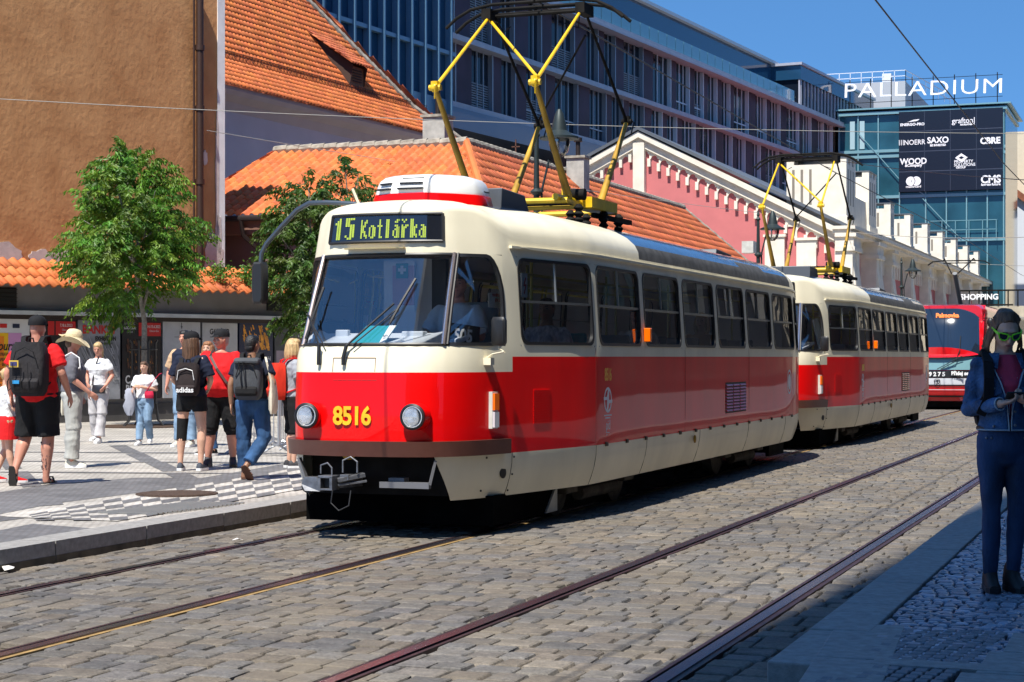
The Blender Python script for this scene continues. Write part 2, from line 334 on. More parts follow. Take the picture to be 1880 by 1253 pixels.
# thin dark lines across: overhead cable shadows painted as grey paving
for y in (829, 846, 866): 
    gp((0, y),(560, y-1+4),(560, y+1.0+4),(0, y+1.3))
g.build('plaza_bands_cable_shadows', m_pd, kind='structure')
g = MB()   # checkered strip: grey cells on white, built on the ground in street coordinates
base = MB(); A0 = ground(15, 950, KH); A1 = ground(600, 852, KH); B0 = ground(235, 957, KH); B1 = ground(600, 893, KH)
base.poly([V((p.x, p.y, KH+.0008)) for p in (ground(0,948,KH), ground(30,950,KH), ground(215,957,KH), ground(600,890,KH), ground(600,850,KH), ground(440,878,KH), ground(265,906,KH), ground(150,925,KH))])
base.build('plaza_checker_base', m_pw, kind='structure')
q = random.Random(5)
for i in range(16):
    for j in range(7):
        if (i+j) % 2: continue
        u0, u1 = i/16, (i+1)/16; w0, w1 = j/7, (j+1)/7
        def Q(u, w_):
            px = 60+540*u; top = 946-96*u**.95; bot = 956 if px < 215 else 957-67*(px-215)/385
            bot = max(bot, top+1); xx = px + (w_-.5)*14
            return (xx, top+(bot-top)*w_)
        pp = [Q(u0, w0), Q(u1, w0), Q(u1, w1), Q(u0, w1)]
        if min(abs(pp[3][1]-pp[0][1]), 9) < .8: continue
        g.poly([V((*ground(x, y_, KH).xy, KH+.0032)) for x, y_ in pp])
g.build('plaza_checker_cells', m_pd, kind='structure')
# manhole, drain grate
m_iron = mat('rusty_iron', (.10, .065, .045), .7, .5, var=.3, vs=30, bump=.6, bs=60)
c = ground(325, 908, KH); g = MB(); g.cyl((c.x, c.y, KH), .40, .012, 32); g.cyl((c.x, c.y, KH+.012), .36, .004, 32); g.build('manhole_cover', m_iron, label='round rusty manhole cover in the checkered paving', cat='manhole cover')
c = ground(320, 934, KH); g = MB(); u = V((.12, .99, 0)); v_ = V((.99, -.12, 0))
for k in range(20):
    p = c + u*(k*.055-.55)*1.2 ; g.bar(V((p.x-.28, p.y, KH+.010)), V((p.x+.28, p.y+.05, KH+.010)), .03, .012)
g.build('floor_grate', mat('steel_grate', (.3,.29,.27), .5, .6), label='slotted metal grate beside the round manhole cover', cat='grate')
# crumpled litter
for px, py, s_, lb in ((16, 1050, .035, 'crumpled white paper in the gutter at the left edge'), (435, 998, .035, 'small scrap of paper between kerb and rail')):
    c = ground(px, py, 0); g = MB(); q = random.Random(px)
    pts = [V((c.x+s_*cos(a)*q.uniform(.8,1.7), c.y+s_*sin(a)*q.uniform(.8,1.7), .012+q.uniform(0,.03))) for a in [k*pi/4 for k in range(8)]]
    cc = g.av((c.x, c.y, .045)); ii = [g.av(p) for p in pts]
    for k in range(8): g.face((ii[k], ii[(k+1)%8], cc))
    g.build('paper_scrap', mat('paper', (.6,.58,.55), .8), label=lb, cat='litter')
# ================================================================== OLD TRAMS
LEN = 13.75
red = (.82, .0018, .002); cream = (.80, .735, .55)
def paint(name, col, rough=.22, dirt=.12, coat=.6):
    m = mat(name, col, rough, var=dirt, vs=2.2, stretch=(1, 1, .35), coat=coat, bump=.10, bs=1.6, spec=.12)
    return m
m_red = paint('red_paint', red, .42, .10, .42); m_cream = paint('cream_paint', cream, .40, .10, .25); m_roofp = mat('roof_paint_sky_tint', (.030, .055, .12), .25, var=.35, vs=4, stretch=(1,.4,1), coat=1.0, bump=.25, bs=10)  # roof blue: sky reflection put into the dark roof paint's colour
m_roofm = mat('roof_matt', (.06, .06, .06), .8, var=.4, vs=9)
m_blk = mat('black_rubber', (.012, .012, .013), .45); m_dark = mat('underframe_black', (.012, .011, .010), .8, var=.5, vs=5, spec=.15); m_dirt = mat('dirty_steel', (.09, .075, .055), .7, .3, var=.5, vs=9)
m_inlin = mat('tram_interior_grey', (.78, .79, .80), .6); m_floor = mat('tram_floor', (.06, .06, .065), .6); m_seat = mat('seat_grey', (.16, .2, .22), .5); m_teal = mat('teal_plastic', (.0, .28, .33), .4)
m_glass = glass('tram_glass', (.76, .79, .80), .05); m_wind = glass('windscreen_glass', (.96, .98, 1), .15)
m_chr = mat('brushed_trim', (.75, .62, .58), .2, .9); m_wfr = mat('window_bar', (.25, .26, .25), .35, .7)
m_yel = mat('yellow_paint', (.78, .48, .012), .4, var=.15, vs=8); m_yeld = mat('yellow_dirty', (.42, .24, .02), .5, var=.4, vs=5, stretch=(1,1,.5)); m_white = mat('white_paint', (.78, .78, .77), .35); m_whited = mat('white_dirty', (.55, .55, .5), .5, var=.15, vs=6)
m_brn = mat('bumper_brown', (.085, .028, .018), .45, var=.15, vs=5, coat=.2); m_steel = mat('coupler_steel', (.20, .205, .22), .4, .7, var=.3, vs=20); m_orange = mat('orange_lens', (.95, .16, .0), .25, coat=.5); m_gplate = mat('grey_metal', (.07, .078, .09), .45, .2)
PL = [(0,0),(.25,.012),(.42,.045),(.56,.10),(.68,.20),(.77,.34),(.84,.52),(.90,.74),(.96,1.0),(1.06,1.5),(1.16,2.0),(1.22,2.3),(1.25,2.6),(1.25,4.5),(1.25,7),(1.25,9.5),(1.25,11.7),(1.22,12.1),(1.15,12.6),(1.08,13.0),(1.0,13.28),(.85,13.52),(.6,13.68),(.3,13.74),(0,13.75)]
def cr(P, n=12):
    out = []
    for i in range(len(P)-1):
        p0 = V(P[max(i-1,0)]); p1 = V(P[i]); p2 = V(P[i+1]); p3 = V(P[min(i+2,len(P)-1)])
        if i == 0: p0 = V((-P[1][0], P[1][1]))
        d = (p2-p1).length; m1 = (p2-p0)*(d/max((p2-p0).length,1e-6)); m2 = (p3-p1)*(d/max((p3-p1).length,1e-6))
        for k in range(n):
            t = k/n; out.append((2*t**3-3*t**2+1)*p1+(t**3-2*t**2+t)*m1+(-2*t**3+3*t**2)*p2+(t**3-t**2)*m2)
    out.append(V(P[-1])); return out
CU = cr(PL); AL = [0]
for a, b in zip(CU, CU[1:]): AL.append(AL[-1]+(b-a).length)
def plan(u):
    u = max(0, min(AL[-1], u)); lo, hi = 0, len(AL)-1
    while hi-lo > 1:
        md = (lo+hi)//2
        if AL[md] <= u: lo = md
        else: hi = md
    t = (u-AL[lo])/max(1e-9, AL[hi]-AL[lo]); return CU[lo].lerp(CU[hi], t)
def u_of_y(y):
    for k in range(len(CU)):
        if CU[k].y >= y: return AL[k-1] + (AL[k]-AL[k-1])*((y-CU[k-1].y)/max(1e-9, CU[k].y-CU[k-1].y)) if k else 0
    return AL[-1]
def u_of_x(x):
    for k in range(len(CU)):
        if CU[k].x >= x: return AL[k-1] + (AL[k]-AL[k-1])*((x-CU[k-1].x)/max(1e-9, CU[k].x-CU[k-1].x)) if k else 0
ZB, ZS, ZR0, ZR1, ZW0, ZW1, ZG = .315, .686, 1.38, 1.51, 1.60, 2.38, 2.50
def interp(x, tab):
    for (a, va), (b, vb) in zip(tab, tab[1:]):
        if x <= b: return va + (vb-va)*max(0, (x-a))/(b-a)
    return tab[-1][1]
def surf(side, u, z, off=0.0):
    p = plan(u); d = plan(u+.01)-plan(u-.01); n = V((d.y, -d.x)).normalized() if .006 < u < AL[-1]-.006 else V((0, -1 if u < 1 else 1))
    fr = 1-sstep(.12, 1.05, p.y); bk = sstep(LEN-.9, LEN-.1, p.y)
    ins = interp(z, [(ZB, .09), (.45, .035), (.6, .008), (.8, 0), (1.5, 0), (1.6, .004), (2.38, .055), (2.5, .075), (2.8, .12)])
    sb = interp(z, [(ZB, .10), (.5, .04), (.69, .0), (.9, -.025), (1.2, -.015), (1.38, 0), (1.5, .02), (1.6, .07), (2.0, .235), (2.38, .405), (2.44, .40), (2.5, .405), (2.74, .44), (2.8, .46)])
    sk = interp(z, [(1.4, 0), (2.4, .14), (2.8, .2)])
    x = p.x - n.x*ins + n.x*off; y = p.y - n.y*ins*(1-fr) + n.y*off + fr*sb - bk*sk
    return V((side*x, y, z))
def ztop(u):
    p = plan(u); return ZG + .235*(1-sstep(.3, 1.3, p.y))
def roofpt(side, u, t):
    z0 = ztop(u); e = surf(side, u, z0); a = t*pi/2
    yc = max(1.15, min(LEN-1.4, e.y)); cz = 2.93 - .06*(1-sstep(.8, 2.2, yc))
    k = 1-cos(a)**1.0; s_ = sin(a)**.85
    return V((e.x*(1-k), e.y+(yc-e.y)*k, z0+(cz-z0)*s_))
# window list along one side: u0,u1,kind ; radii
UP = u_of_x(.635); UC1 = u_of_y(.90)
y0, pitch = 2.62, 1.577
WINS = [(u_of_y(1.14), u_of_y(2.47))] + [(u_of_y(2.58+i*pitch), u_of_y(2.58+i*pitch+1.44)) for i in range(6)] + [(u_of_y(12.14), u_of_y(12.72))]
TX, TY = -6.262, 13.47
def make_tram(nm, label, group, number, full=True):
    root = empty(nm, (0, 0, 0), 0, label, 'tram', group)
    B = MB()
    us = sorted(set([0, UP-.02, UP+.02, UC1, u_of_x(.5)] + [x for w_ in WINS for x in w_] + [u_of_y(y) for y in [.2,.3,.42,.6,.75,1.0,1.5,2.0,3.2,4.1,4.8,5.6,6.4,7.2,8,8.8,9.6,10.4,11.2,11.9,12.4,12.95,13.1,13.3,13.45,13.6,13.7]] + [u_of_x(v) for v in (.12,.25,.38,.56,.60)] + [AL[-1]-k*.15 for k in range(5)] + [AL[-1]]))
    us2 = []
    for a in us:
        if not us2 or a-us2[-1] > .012: us2.append(a)
    us = us2
    zs = [ZB, .38, .48, .6, ZS, ZS+.004, .8, .95, 1.1, 1.25, ZR0, ZR1, ZW0, 1.8, 2.0, 2.2, ZW1, ZG]
    UD = u_of_y(.97)
    def inwin(u, z):
        if not (ZW0 <= z <= ZW1): return False
        if u < UC1: return True
        return any(a-1e-4 <= u <= b+1e-4 for a, b in WINS)
    for side in (1, -1):
        ua_, ub_ = u_of_x(.6), u_of_y(1.0)
        cu_ = lambda u, z: u + (max(0, 1-(u-ua_)/(ub_-ua_))*max(0, ZS-z)**1.25*.62 if z < ZS and ua_-.001 <= u < ub_ else 0)
        grid = [[B.av(surf(side, cu_(u, z), z)) for z in zs] for u in us]
        for i in range(len(us)-1):
            um = (us[i]+us[i+1])/2; pm = plan(um)
            for j in range(len(zs)-1):
                zm = (zs[j]+zs[j+1])/2
                if inwin(um, zm): continue
                if zm < ZS and pm.x < .60 and pm.y < 3: continue
                if zm < ZS and pm.y > LEN-.5 and pm.x < .75: continue
                if zm < ZS: m = 1
                elif zm < ZR0: m = 0
                elif zm < ZR1: m = 0 if um > UD else 1
                else: m = 1
                B.face((grid[i][j], grid[i+1][j], grid[i+1][j+1], grid[i][j+1]) if side > 0 else (grid[i][j], grid[i][j+1], grid[i+1][j+1], grid[i+1][j]), m)
        # fairing strip + roof
        ts = [0, .08, .18, .3, .42, .55, .7, .85, 1.0]
        top = [[grid[i][-1]] + [B.av(surf(side, us[i], ZG + (ztop(us[i])-ZG)*k/3)) for k in (1, 2, 3)] + [B.av(roofpt(side, us[i], t)) for t in ts[1:]] for i in range(len(us))]
        for i in range(len(us)-1):
            pm = plan((us[i]+us[i+1])/2)
            for j in range(len(top[0])-1):
                jj = j-3; t = (ts[jj]+ts[jj+1])/2 if jj >= 0 else -1
                rm = 4.25 < pm.y < 11.6 and 0 <= t < (.20 + .06*sin(pm.y*9))
                blue = 4.25 < pm.y < 11.6 and t >= 0
                m = 2 if (blue or (t > (.50 if pm.y < 4.25 else .3) and pm.y > 1.4) or (t > .2 and pm.y > 12.9)) else 1
                if pm.y > 11.6 and pm.y <= 12.9 and t < .42: m = 1
                if rm: m = 3
                B.face((top[i][j], top[i+1][j], top[i+1][j+1], top[i][j+1]) if side > 0 else (top[i][j], top[i][j+1], top[i+1][j+1], top[i+1][j]), m)
    # window surrounds: rounded corners in the body
    def rrect(u0, u1, z0, z1, rads, n=6):     # (u,z) outline, ccw, rads: (lb, rb, rt, lt)
        out = []
        for (cu, cz, su, sz, a0), r in zip(((u0,z0,1,1,pi), (u1,z0,-1,1,1.5*pi), (u1,z1,-1,-1,0), (u0,z1,1,-1,.5*pi)), rads):
            if r <= .001: out += [(cu, cz)]*(n+1); continue
            for k in range(n+1):
                a = a0 + k*pi/2/n; out.append((cu+su*r+r*cos(a), cz+sz*r+r*sin(a)))
        return out
    def dens(pts, n=4):      # subdivide straight stretches so they follow the curved body
        o = []
        for a, b in zip(pts, pts[1:]+pts[:1]):
            k = max(1, int(max(abs(a[0]-b[0]), abs(a[1]-b[1]))/.12)); o += [(a[0]+(b[0]-a[0])*i/k, a[1]+(b[1]-a[1])*i/k) for i in range(k)]
        return o
    def proj_out(p, c, u0, u1, z0, z1):
        du, dz = p[0]-c[0], p[1]-c[1]; k = 1e9
        if du > 1e-6: k = min(k, (u1-c[0])/du)
        if du < -1e-6: k = min(k, (u0-c[0])/du)
        if dz > 1e-6: k = min(k, (z1-c[1])/dz)
        if dz < -1e-6: k = min(k, (z0-c[1])/dz)
        return (c[0]+du*k, c[1]+dz*k)
    def ring(mb, side, P, Q, o1, o2, m=0):
        a = [mb.av(surf(side, *p, o1)) for p in P]; b = [mb.av(surf(side, *p, o2)) for p in Q]; n = len(P)
        for k in range(n):
            f = (a[k], a[(k+1)%n], b[(k+1)%n], b[k]); mb.face(f if side > 0 else f[::-1], m)
    openings = []
    for side in (1, -1):
        for k, (a, b) in enumerate(WINS): openings.append((side, a, b, ZW0, ZW1, (.10,)*4, .012, 'side' if k else 'first'))
        openings.append((side, UP, UC1, ZW0, ZW1, (.0, .22, .36, .0), .0, 'corner'))
    for side, u0, u1, z0, z1, rads, ins, kind in openings:
        In = dens(rrect(u0+ins, u1-ins, z0+ins, z1-ins, rads)); c = ((u0+u1)/2, (z0+z1)/2)
        Out = [proj_out(p, c, u0, u1, z0, z1) for p in In]
        ring(B, side, Out, In, 0, 0, 1)
        G = MB(); g2 = .028; In2 = [(c[0]+(p[0]-c[0])*(1-g2/((u1-u0)/2)), c[1]+(p[1]-c[1])*(1-g2/((z1-z0)/2))) for p in In]
        ring(G, side, In, In2, .008, .006); ring(G, side, In2, In2, .006, -.03); ring(G, side, In, In, -.02, .008)
        wo = G.build('window', m_blk, root, smooth=2)
        gl = MB(); cc = gl.av(surf(side, *c, -.022)); ii = [gl.av(surf(side, *p, -.022)) for p in In]
        n = len(ii)
        if kind in ('corner', 'first'):
            ii2 = [gl.av(surf(side, c[0]+(p[0]-c[0])*.5, c[1]+(p[1]-c[1])*.5, -.022)) for p in In]
            for k in range(n): gl.face((ii[k], ii[(k+1)%n], ii2[(k+1)%n], ii2[k])); gl.face((ii2[k], ii2[(k+1)%n], cc))
        else:
            for k in range(n): gl.face((ii[k], ii[(k+1)%n], cc))
        gl.build('pane', m_wind if kind == 'corner' else m_glass, wo, smooth=2)
        if kind != 'corner':
            bb = MB(); zz = z0 + .50*(z1-z0) if kind == 'first' else z0+.50*(z1-z0)
            n = 5; uu = [u0+ins+(u1-u0-2*ins)*k/n for k in range(n+1)]
            for a, b in zip(uu, uu[1:]): bb.bar(surf(side, a, zz, -.012), surf(side, b, zz, -.012), .02, .022, up=V((0,0,1)))
            if u1-u0 > .8: um = (u0+u1)/2; bb.bar(surf(side, um, zz, -.012), surf(side, um, z1-.02, -.012), .022, .018, up=V((side,0,0)))
            bb.build('window_bar', m_wfr, wo)
    body = B.build('body', [m_red, m_cream, m_roofp, m_roofm], root, smooth=False, flip=False)
    bm = bmesh.new(); bm.from_mesh(body.data); bmesh.ops.remove_doubles(bm, verts=bm.verts, dist=.0008); bmesh.ops.recalc_face_normals(bm, faces=bm.faces); bm.to_mesh(body.data); bm.free(); body.data.polygons.foreach_set('use_smooth', [True]*len(body.data.polygons)); body.data.set_sharp_from_angle(angle=R(38))
    # windscreen : gasket + pane + trims
    G = MB(); W = MB(); N = 12
    cols = [(s_, u) for s_, u in [(-1, UP*(1-k/(N/2))) for k in range(N//2)] + [(1, UP*k/(N/2)) for k in range(N//2+1)]]
    zz = [ZW0+.0, 1.8, 2.0, 2.2, ZW1]
    gr = [[W.av(surf(s_, u, z, -.015)) for z in zz] for s_, u in cols]
    for i in range(len(cols)-1):
        for j in range(4): W.face((gr[i][j], gr[i+1][j], gr[i+1][j+1], gr[i][j+1]))
    ws = W.build('windscreen', m_wind, root, smooth=2)
    for z, hh in ((ZW0+.012, .03), (ZW1-.012, .035)):
        G.tube([surf(s_, u, z, .004) for s_, u in cols], hh*.5, 6)
    for z, hh in ((ZW0+.012, .03), (ZW1-.012, .035)):
        pass
    G.build('windscreen_gasket', m_blk, ws, smooth=1)
    for s_ in (1, -1):
        T = MB(); T.tube([surf(s_, UP, z, .012) for z in (ZW0+.01, 1.8, 2.0, 2.2, ZW1)], .019, 8); T.build('windscreen_pillar', m_chr, ws, smooth=1)
        T = MB(); T.tube([surf(s_, UP+.04*1, z, .004) for z in (ZW0+.01, 1.8, 2.0, 2.2, ZW1)], .014, 6); T.build('windscreen_gasket', m_blk, ws, smooth=1)
    # sun visor lip above the screen
    L_ = MB(); pts = [surf(s_, u, 2.425, .03) for s_, u in cols[3:-4]]; 
    for a, b in zip(pts, pts[1:]): L_.bar(a, b, .06, .014)
    L_.build('visor_lip', mat('gilt_trim', (.55,.42,.2), .35, .5), root)
    # destination sign
    SG = MB(); sc_ = [(-1, .57), (-1, .42), (-1, .28), (-1, .14), (1, 0), (1, .14), (1, .28), (1, .42), (1, .57)]
    for k in range(8):
        (sa, ua), (sb_, ub) = sc_[k], sc_[k+1]
        SG.face([SG.av(surf(*p)) for p in ((sa, ua, 2.49, .012), (sb_, ub, 2.49, .012), (sb_, ub, 2.70, .012), (sa, ua, 2.70, .012))])
    sg = SG.build('destination_sign', mat('sign_glass', (.012, .014, .02), .08, coat=.5, spec=.8), root)
    fr = MB()
    for z in (2.48, 2.715): fr.tube([surf(a, u, z, .012) for a, u in sc_], .014, 6)
    for a, u in (sc_[0], sc_[-1]): fr.tube([surf(a, u, 2.48, .012), surf(a, u, 2.715, .012)], .014, 6)
    fr.build('sign_frame', m_blk, sg, smooth=1)
    # LED message
    GL = {'1': ["0010","0110","1110","0110","0110","0110","0110","0110","0110","0110"], '5': ["1111","1100","1100","1111","0011","0011","0011","0011","1011","0110"],
     'K': ["1001","1011","1010","1110","1100","1100","1110","1010","1011","1001"], 'o': ["0000","0000","0000","0110","1011","1011","1011","1011","1011","0110"],
     't': ["0100","0100","0100","1110","0100","0100","0100","0100","0100","0110"], 'l': ["110","110","110","110","110","110","110","110","110","110"],
     'á': ["0011","0110","0000","0110","0011","0111","1011","1011","1011","0111"], 'ř': ["1010","0100","0000","1011","1110","1100","1100","1100","1100","1100"],
     'k': ["1100","1100","1100","1101","1111","1110","1110","1110","1111","1101"], 'a': ["0000","0000","0000","0110","0011","0111","1011","1011","1011","0111"]}
    m_led = mat('led_yellow', (.42, .55, .05), .5, emit=(.55, .70, .08), es=.28)
    led = MB(); dx = .0155; dz = .0178
    def led_put(ch, x, sx, sz, zt):
        for r, row in enumerate(GL[ch]):
            for c_, v_ in enumerate(row):
                if v_ == '1':
                    for hf in (0, 1):
                        xa = x+c_*sx; za = zt-(r+hf*.5)*sz
                        a_, b_ = xa, xa+sx*.80
                        q4 = [(a_, za-sz*.30), (b_, za-sz*.30), (b_, za), (a_, za)]
                        led.face([led.av(surf(1 if qx >= 0 else -1, abs(qx), qz, .016)) for qx, qz in q4])
        return x + (len(GL[ch][0])+.9)*sx
    x = -.50
    def led_flush():
        if full: led.build('sign_character', m_led, sg)
        led.v.clear(); led.f.clear(); led.m.clear()
    for ch in '15': x = led_put(ch, x, .0265, .0185, 2.688); led_flush()
    x = -.20
    for ch in 'Kotlářka': x = led_put(ch, x, .0165, .0160, 2.668); led_flush()
    # bumper
    bp = MB(); pth = [(-1, u_of_y(y)) for y in (.88, .75, .6, .4, .25)] + [(-1, u) for u in (.66, .5, .3, .15)] + [(1, 0)] + [(1, u) for u in (.15, .3, .5, .66)] + [(1, u_of_y(y)) for y in (.25, .4, .6, .75, .88)]
    rings = []
    for s_, u in pth:
        rings.append([surf(s_, u, z, o) for z, o in ((.695, .005), (.69, .055), (.69, .07), (.815, .07), (.815, .055), (.815, .005))])
    bp.loft(rings); bp.build('bumper', m_brn, root, smooth=1)
    # headlights
    for s_ in (1, -1):
        c = surf(s_, .485, 1.02); H = MB(); H.cyl(c+V((0,.03,0)), .115, -.10, 24, (0,1,0), 0, .105); h = H.build('headlight', m_red, root, smooth=1)
        H = MB(); H.lathe([(.082,0),(.106,0),(.108,.03),(.092,.038),(.083,.02)], 28); 
        MM = Matrix.Translation(c+V((0,-.07,0))) @ Matrix.Rotation(R(90), 4, 'X')
        H.v = [tuple(MM @ V(p)) for p in H.v]; H.build('headlight_ring', m_blk, h, smooth=1)
        H = MB(); H.lathe([(.0,.006),(.03,.008),(.05,.012),(.075,.02),(.088,.028)][::-1], 24); H.v = [tuple(Matrix.Translation(c+V((0,-.068,0))) @ Matrix.Rotation(R(90), 4, 'X') @ V(p)) for p in H.v]
        H.build('reflector', mat('headlight_chrome', (.85,.84,.8), .12, .95, var=.25, vs=26), h, smooth=1)
        H = MB(); H.lathe([(.088,.022),(.07,.034),(.04,.042),(.008,.045)], 24); H.v = [tuple(Matrix.Translation(c+V((0,-.068,0))) @ Matrix.Rotation(R(90), 4, 'X') @ V(p)) for p in H.v]
        H.build('headlight_lens', glass('lamp_glass', (.95,.95,.95), .1), h, smooth=2)
    # turn signals at the corners
    for s_ in (1, -1):
        uc = u_of_y(.70); D = (plan(uc+.02)-plan(uc-.02)).normalized(); T = MB()
        def blk(z0, z1, m, o0=.0, o1=.05, w_=.04, mm=T):
            mm.loft([[surf(s_, uc-w_, z, o0), surf(s_, uc-w_*.8, z, o1), surf(s_, uc+w_*.8, z, o1), surf(s_, uc+w_, z, o0)] for z in (z0, z1)], m)
        blk(1.06, 1.20, 0); blk(.915, 1.045, 1)
        T.build('turn_signal', [m_orange, mat('clear_lens', (.75,.75,.78), .15, .3, coat=.5)], root)
        K = MB(); blk(1.05, 1.215, 0, 0, .03, .05, K); blk(.905, 1.05, 0, 0, .03, .05, K); K.build('signal_housing', m_whited, root)
    # numbers, hatch outline
    fN = frame(V((-.07, -.02, 1.015)), (1,0,0), (0,0,1))
    if full:
        text(number, .21, Matrix.Translation((0,-.012,0)) @ fN, m_yel, root, 'fleet_number', off=.0055, ext=.003, sx=.88, sp=.92)
        hm = MB()
        for a, b in (((-.27,1.385),(-.27,1.50)), ((-.27,1.50),(.12,1.50)), ((.12,1.50),(.12,1.385))):
            n = 6
            pts = [surf(1 if x >= 0 else -1, abs(x), z, .001) for x, z in [(a[0]+(b[0]-a[0])*k/n, a[1]+(b[1]-a[1])*k/n) for k in range(n+1)]]
            hm.tube(pts, .0022, 4)
        for k in range(9): x = -.26+k*.045; hm.tube([surf(1 if x >= 0 else -1, abs(x), 1.315, .001), surf(1 if x+.04 >= 0 else -1, abs(x+.04), 1.315, .001)], .0018, 4)
        hm.build('hatch_seam', mat('seam', (.15,.02,.015), .6), root)
    # side inscriptions (both sides the same)
    xs = 1.2515
    Ms = frame(V((xs, 2.84, 1.335)), (0,1,0), (0,0,1))
    if full: text(number, .165, Ms, mat('number_gold', (.95,.50,.03), .45), root, 'fleet_number', off=.004, ext=.0008, sx=.72, sp=.9)
    else:
        q_ = MB(); q_.box((xs-.001, 2.74, 1.27), (xs+.002, 2.98, 1.38)); q_.build('fleet_number', mat('number_gold', (.72,.36,.02), .45), root)
    m_lg = mat('logo_white', (.85,.80,.82), .4); lg = MB(); c0 = V((xs+.001, 2.83, 1.10)); 
    for k in range(28):
        a0, a1 = 2*pi*k/28, 2*pi*(k+1)/28
        lg.face([lg.av(c0+V((0, r*cos(a)*.115/.115, r*sin(a)))) for r, a in ((.098,a0),(.122,a0),(.122,a1),(.098,a1))])
    for sg_ in (1, -1):
        P_ = [(-.135,.0),(-.135,.03),(-.04,.03),(.0,.10),(.045,.10),(-.01,.0)] if sg_ > 0 else [(.135,0),(.135,-.03),(.04,-.03),(0,-.10),(-.045,-.10),(.01,0)]
        lg.face([lg.av(c0+V((.0008, a, b))) for a, b in P_])
        P_ = [(-.01,.0),(.03,.0),(.045,.10),(.0,.10)] if sg_ > 0 else [(.01,0),(-.03,0),(-.045,-.10),(0,-.10)]
        lg.face([lg.av(c0+V((.0012, a, b))) for a, b in P_])
    for zz_, a in ((.955,.12),(.93,.08)): lg.box((xs, 2.83-a, zz_-.006), (xs+.001, 2.83+a, zz_+.006))
    for zz_, a in ((.79,.05),(.77,.02)): lg.box((xs, 2.78, zz_-.003), (xs+.001, 2.78+a*2, zz_+.003))
    lg.build('side_emblem', m_lg, root, flip=False)
    text('pid', .13, frame(V((xs, 2.84, .86)), (0,1,0), (0,0,1)), m_lg, root, 'side_lettering', off=.001, ext=.0008, sx=.85)
    em = MB()
    for k in range(20):
        a0, a1 = 2*pi*k/20, 2*pi*(k+1)/20
        em.face([em.av(V((xs+.001, 11.45+r*cos(a), 1.16+r*1.15*sin(a)))) for r, a in ((.125,a0),(.15,a0),(.15,a1),(.125,a1))])
        em.face([em.av(V((xs+.001, 11.45+r*cos(a), 1.16+r*1.15*sin(a)))) for r, a in ((.0,a0),(.095,a0),(.095,a1))])
    em.build('round_emblem', m_lg, root, flip=False)
    # louvre
    lv = MB()
    lv.box((xs-.004, 7.62, .83), (xs+.001, 8.72, 1.20), 1)
    for r in range(9):
        for c_ in range(3):
            y = 7.65+c_*.36; z = .85+r*.038
            lv.loft([[V((xs, yy, z)), V((xs+.016, yy, z+.005)), V((xs+.003, yy, z+.024))] for yy in (y, y+.31)], 0)
    lv.build('vent_grille', [m_red, mat('grille_dark', (.05,.004,.004), .6)], root)
    lv = MB()
    for r in range(14): y = 1.36; z = .93+r*.022; lv.bar(surf(1, u_of_y(1.34), z, .002), surf(1, u_of_y(1.62), z, .002), .008, .008)
    lv.build('vent_grille', m_red, root)
    # skirt hinge blocks and panel seams
    hg = MB(); sm_ = MB()
    for k in range(14):
        y = 2.75+k*.68; hg = MB(); hg.box((1.249, y, .665), (1.262, y+.07, .70)); hg.build('skirt_hinge', m_dirt, root, bevel=.003)
    for y in (2.5, 4.2, 6.4, 8.9, 11.2): sm_.tube([surf(1, u_of_y(y), z, .0015) for z in (ZB, .4, .5, .6, ZS)], .0022, 4)
    for s_ in (1, -1): sm_.tube([surf(s_, u_of_y(1.0), z, .0015) for z in (ZB, .4, .5, .6, ZS)], .003, 4)
    sm_.build('skirt_seam', m_dirt, root)
    for y in (2.48, 5.72, 8.9, 11.72):
        for s_ in (1, -1):
            sm2 = MB(); sm2.tube([surf(s_, u_of_y(y), z, .0008) for z in (ZS, .9, 1.1, 1.3, ZR1, ZW0-.01)], .0016, 4); sm2.build('panel_seam', mat('seam', (.15,.02,.015), .6), root)
    sk = MB(); sk.tube([surf(1, u_of_y(.88), .52, .0), surf(1, u_of_y(.88), .52, .006)], .048, 20); sk.build('skirt_hole', m_blk, root)
    sk = MB()
    for y, z in ((.62,.66),(.60,.38),(1.03,.65),(1.03,.50),(1.03,.36)): sk.ell(surf(1, u_of_y(y), z, .002), (.01,.01,.01), 8, 5)
    sk.build('skirt_screw', m_blk, root)
    # gutter, marker lights, latch
    for s_ in (1, -1):
        gt = MB(); ys = [1.05+k*.4 for k in range(30)]; pts = [surf(s_, u_of_y(y), 2.455, .012) for y in ys]
        for a, b in zip(pts, pts[1:]): gt.bar(a, b, .035, .022)
        gt.build('gutter', m_cream, root)
    for s_ in (1, -1):
        ml = MB(); ml.box((min(s_*1.24, s_*1.31), 4.10, 1.66), (max(s_*1.24, s_*1.31), 4.17, 1.80)); ml.build('side_marker_light', m_orange, root, bevel=.008)
    la = MB(); la.ell((1.262, 6.1, .59), (.016, .03, .05), 10, 6); la.build('skirt_latch', m_yeld, root, smooth=1)
    # wipers
    for s_, b0, t0, h0 in ((1, .20, .16, 1), (-1, .50, .50, 0)):
        wp = MB(); a = surf(s_, b0, 1.50, .03) if h0 else surf(s_, b0, 1.50, .03); k_ = surf(1, .10, 1.58, .05) if h0 else surf(-1, .46, 1.58, .05)
        if h0: a = surf(-1, .16, 1.50, .03); k_ = surf(-1, .14, 1.60, .06); el = surf(1, .22, 1.95, .06); bl0 = surf(1, .20, 1.78, .04); bl1 = surf(1, .36, 2.16, .04)
        else: a = surf(-1, .40, 1.50, .03); k_ = surf(-1, .40, 1.60, .06); el = surf(-1, .60, 1.86, .06); bl0 = surf(-1, .60, 1.66, .04); bl1 = surf(-1, .50, 2.10, .04)
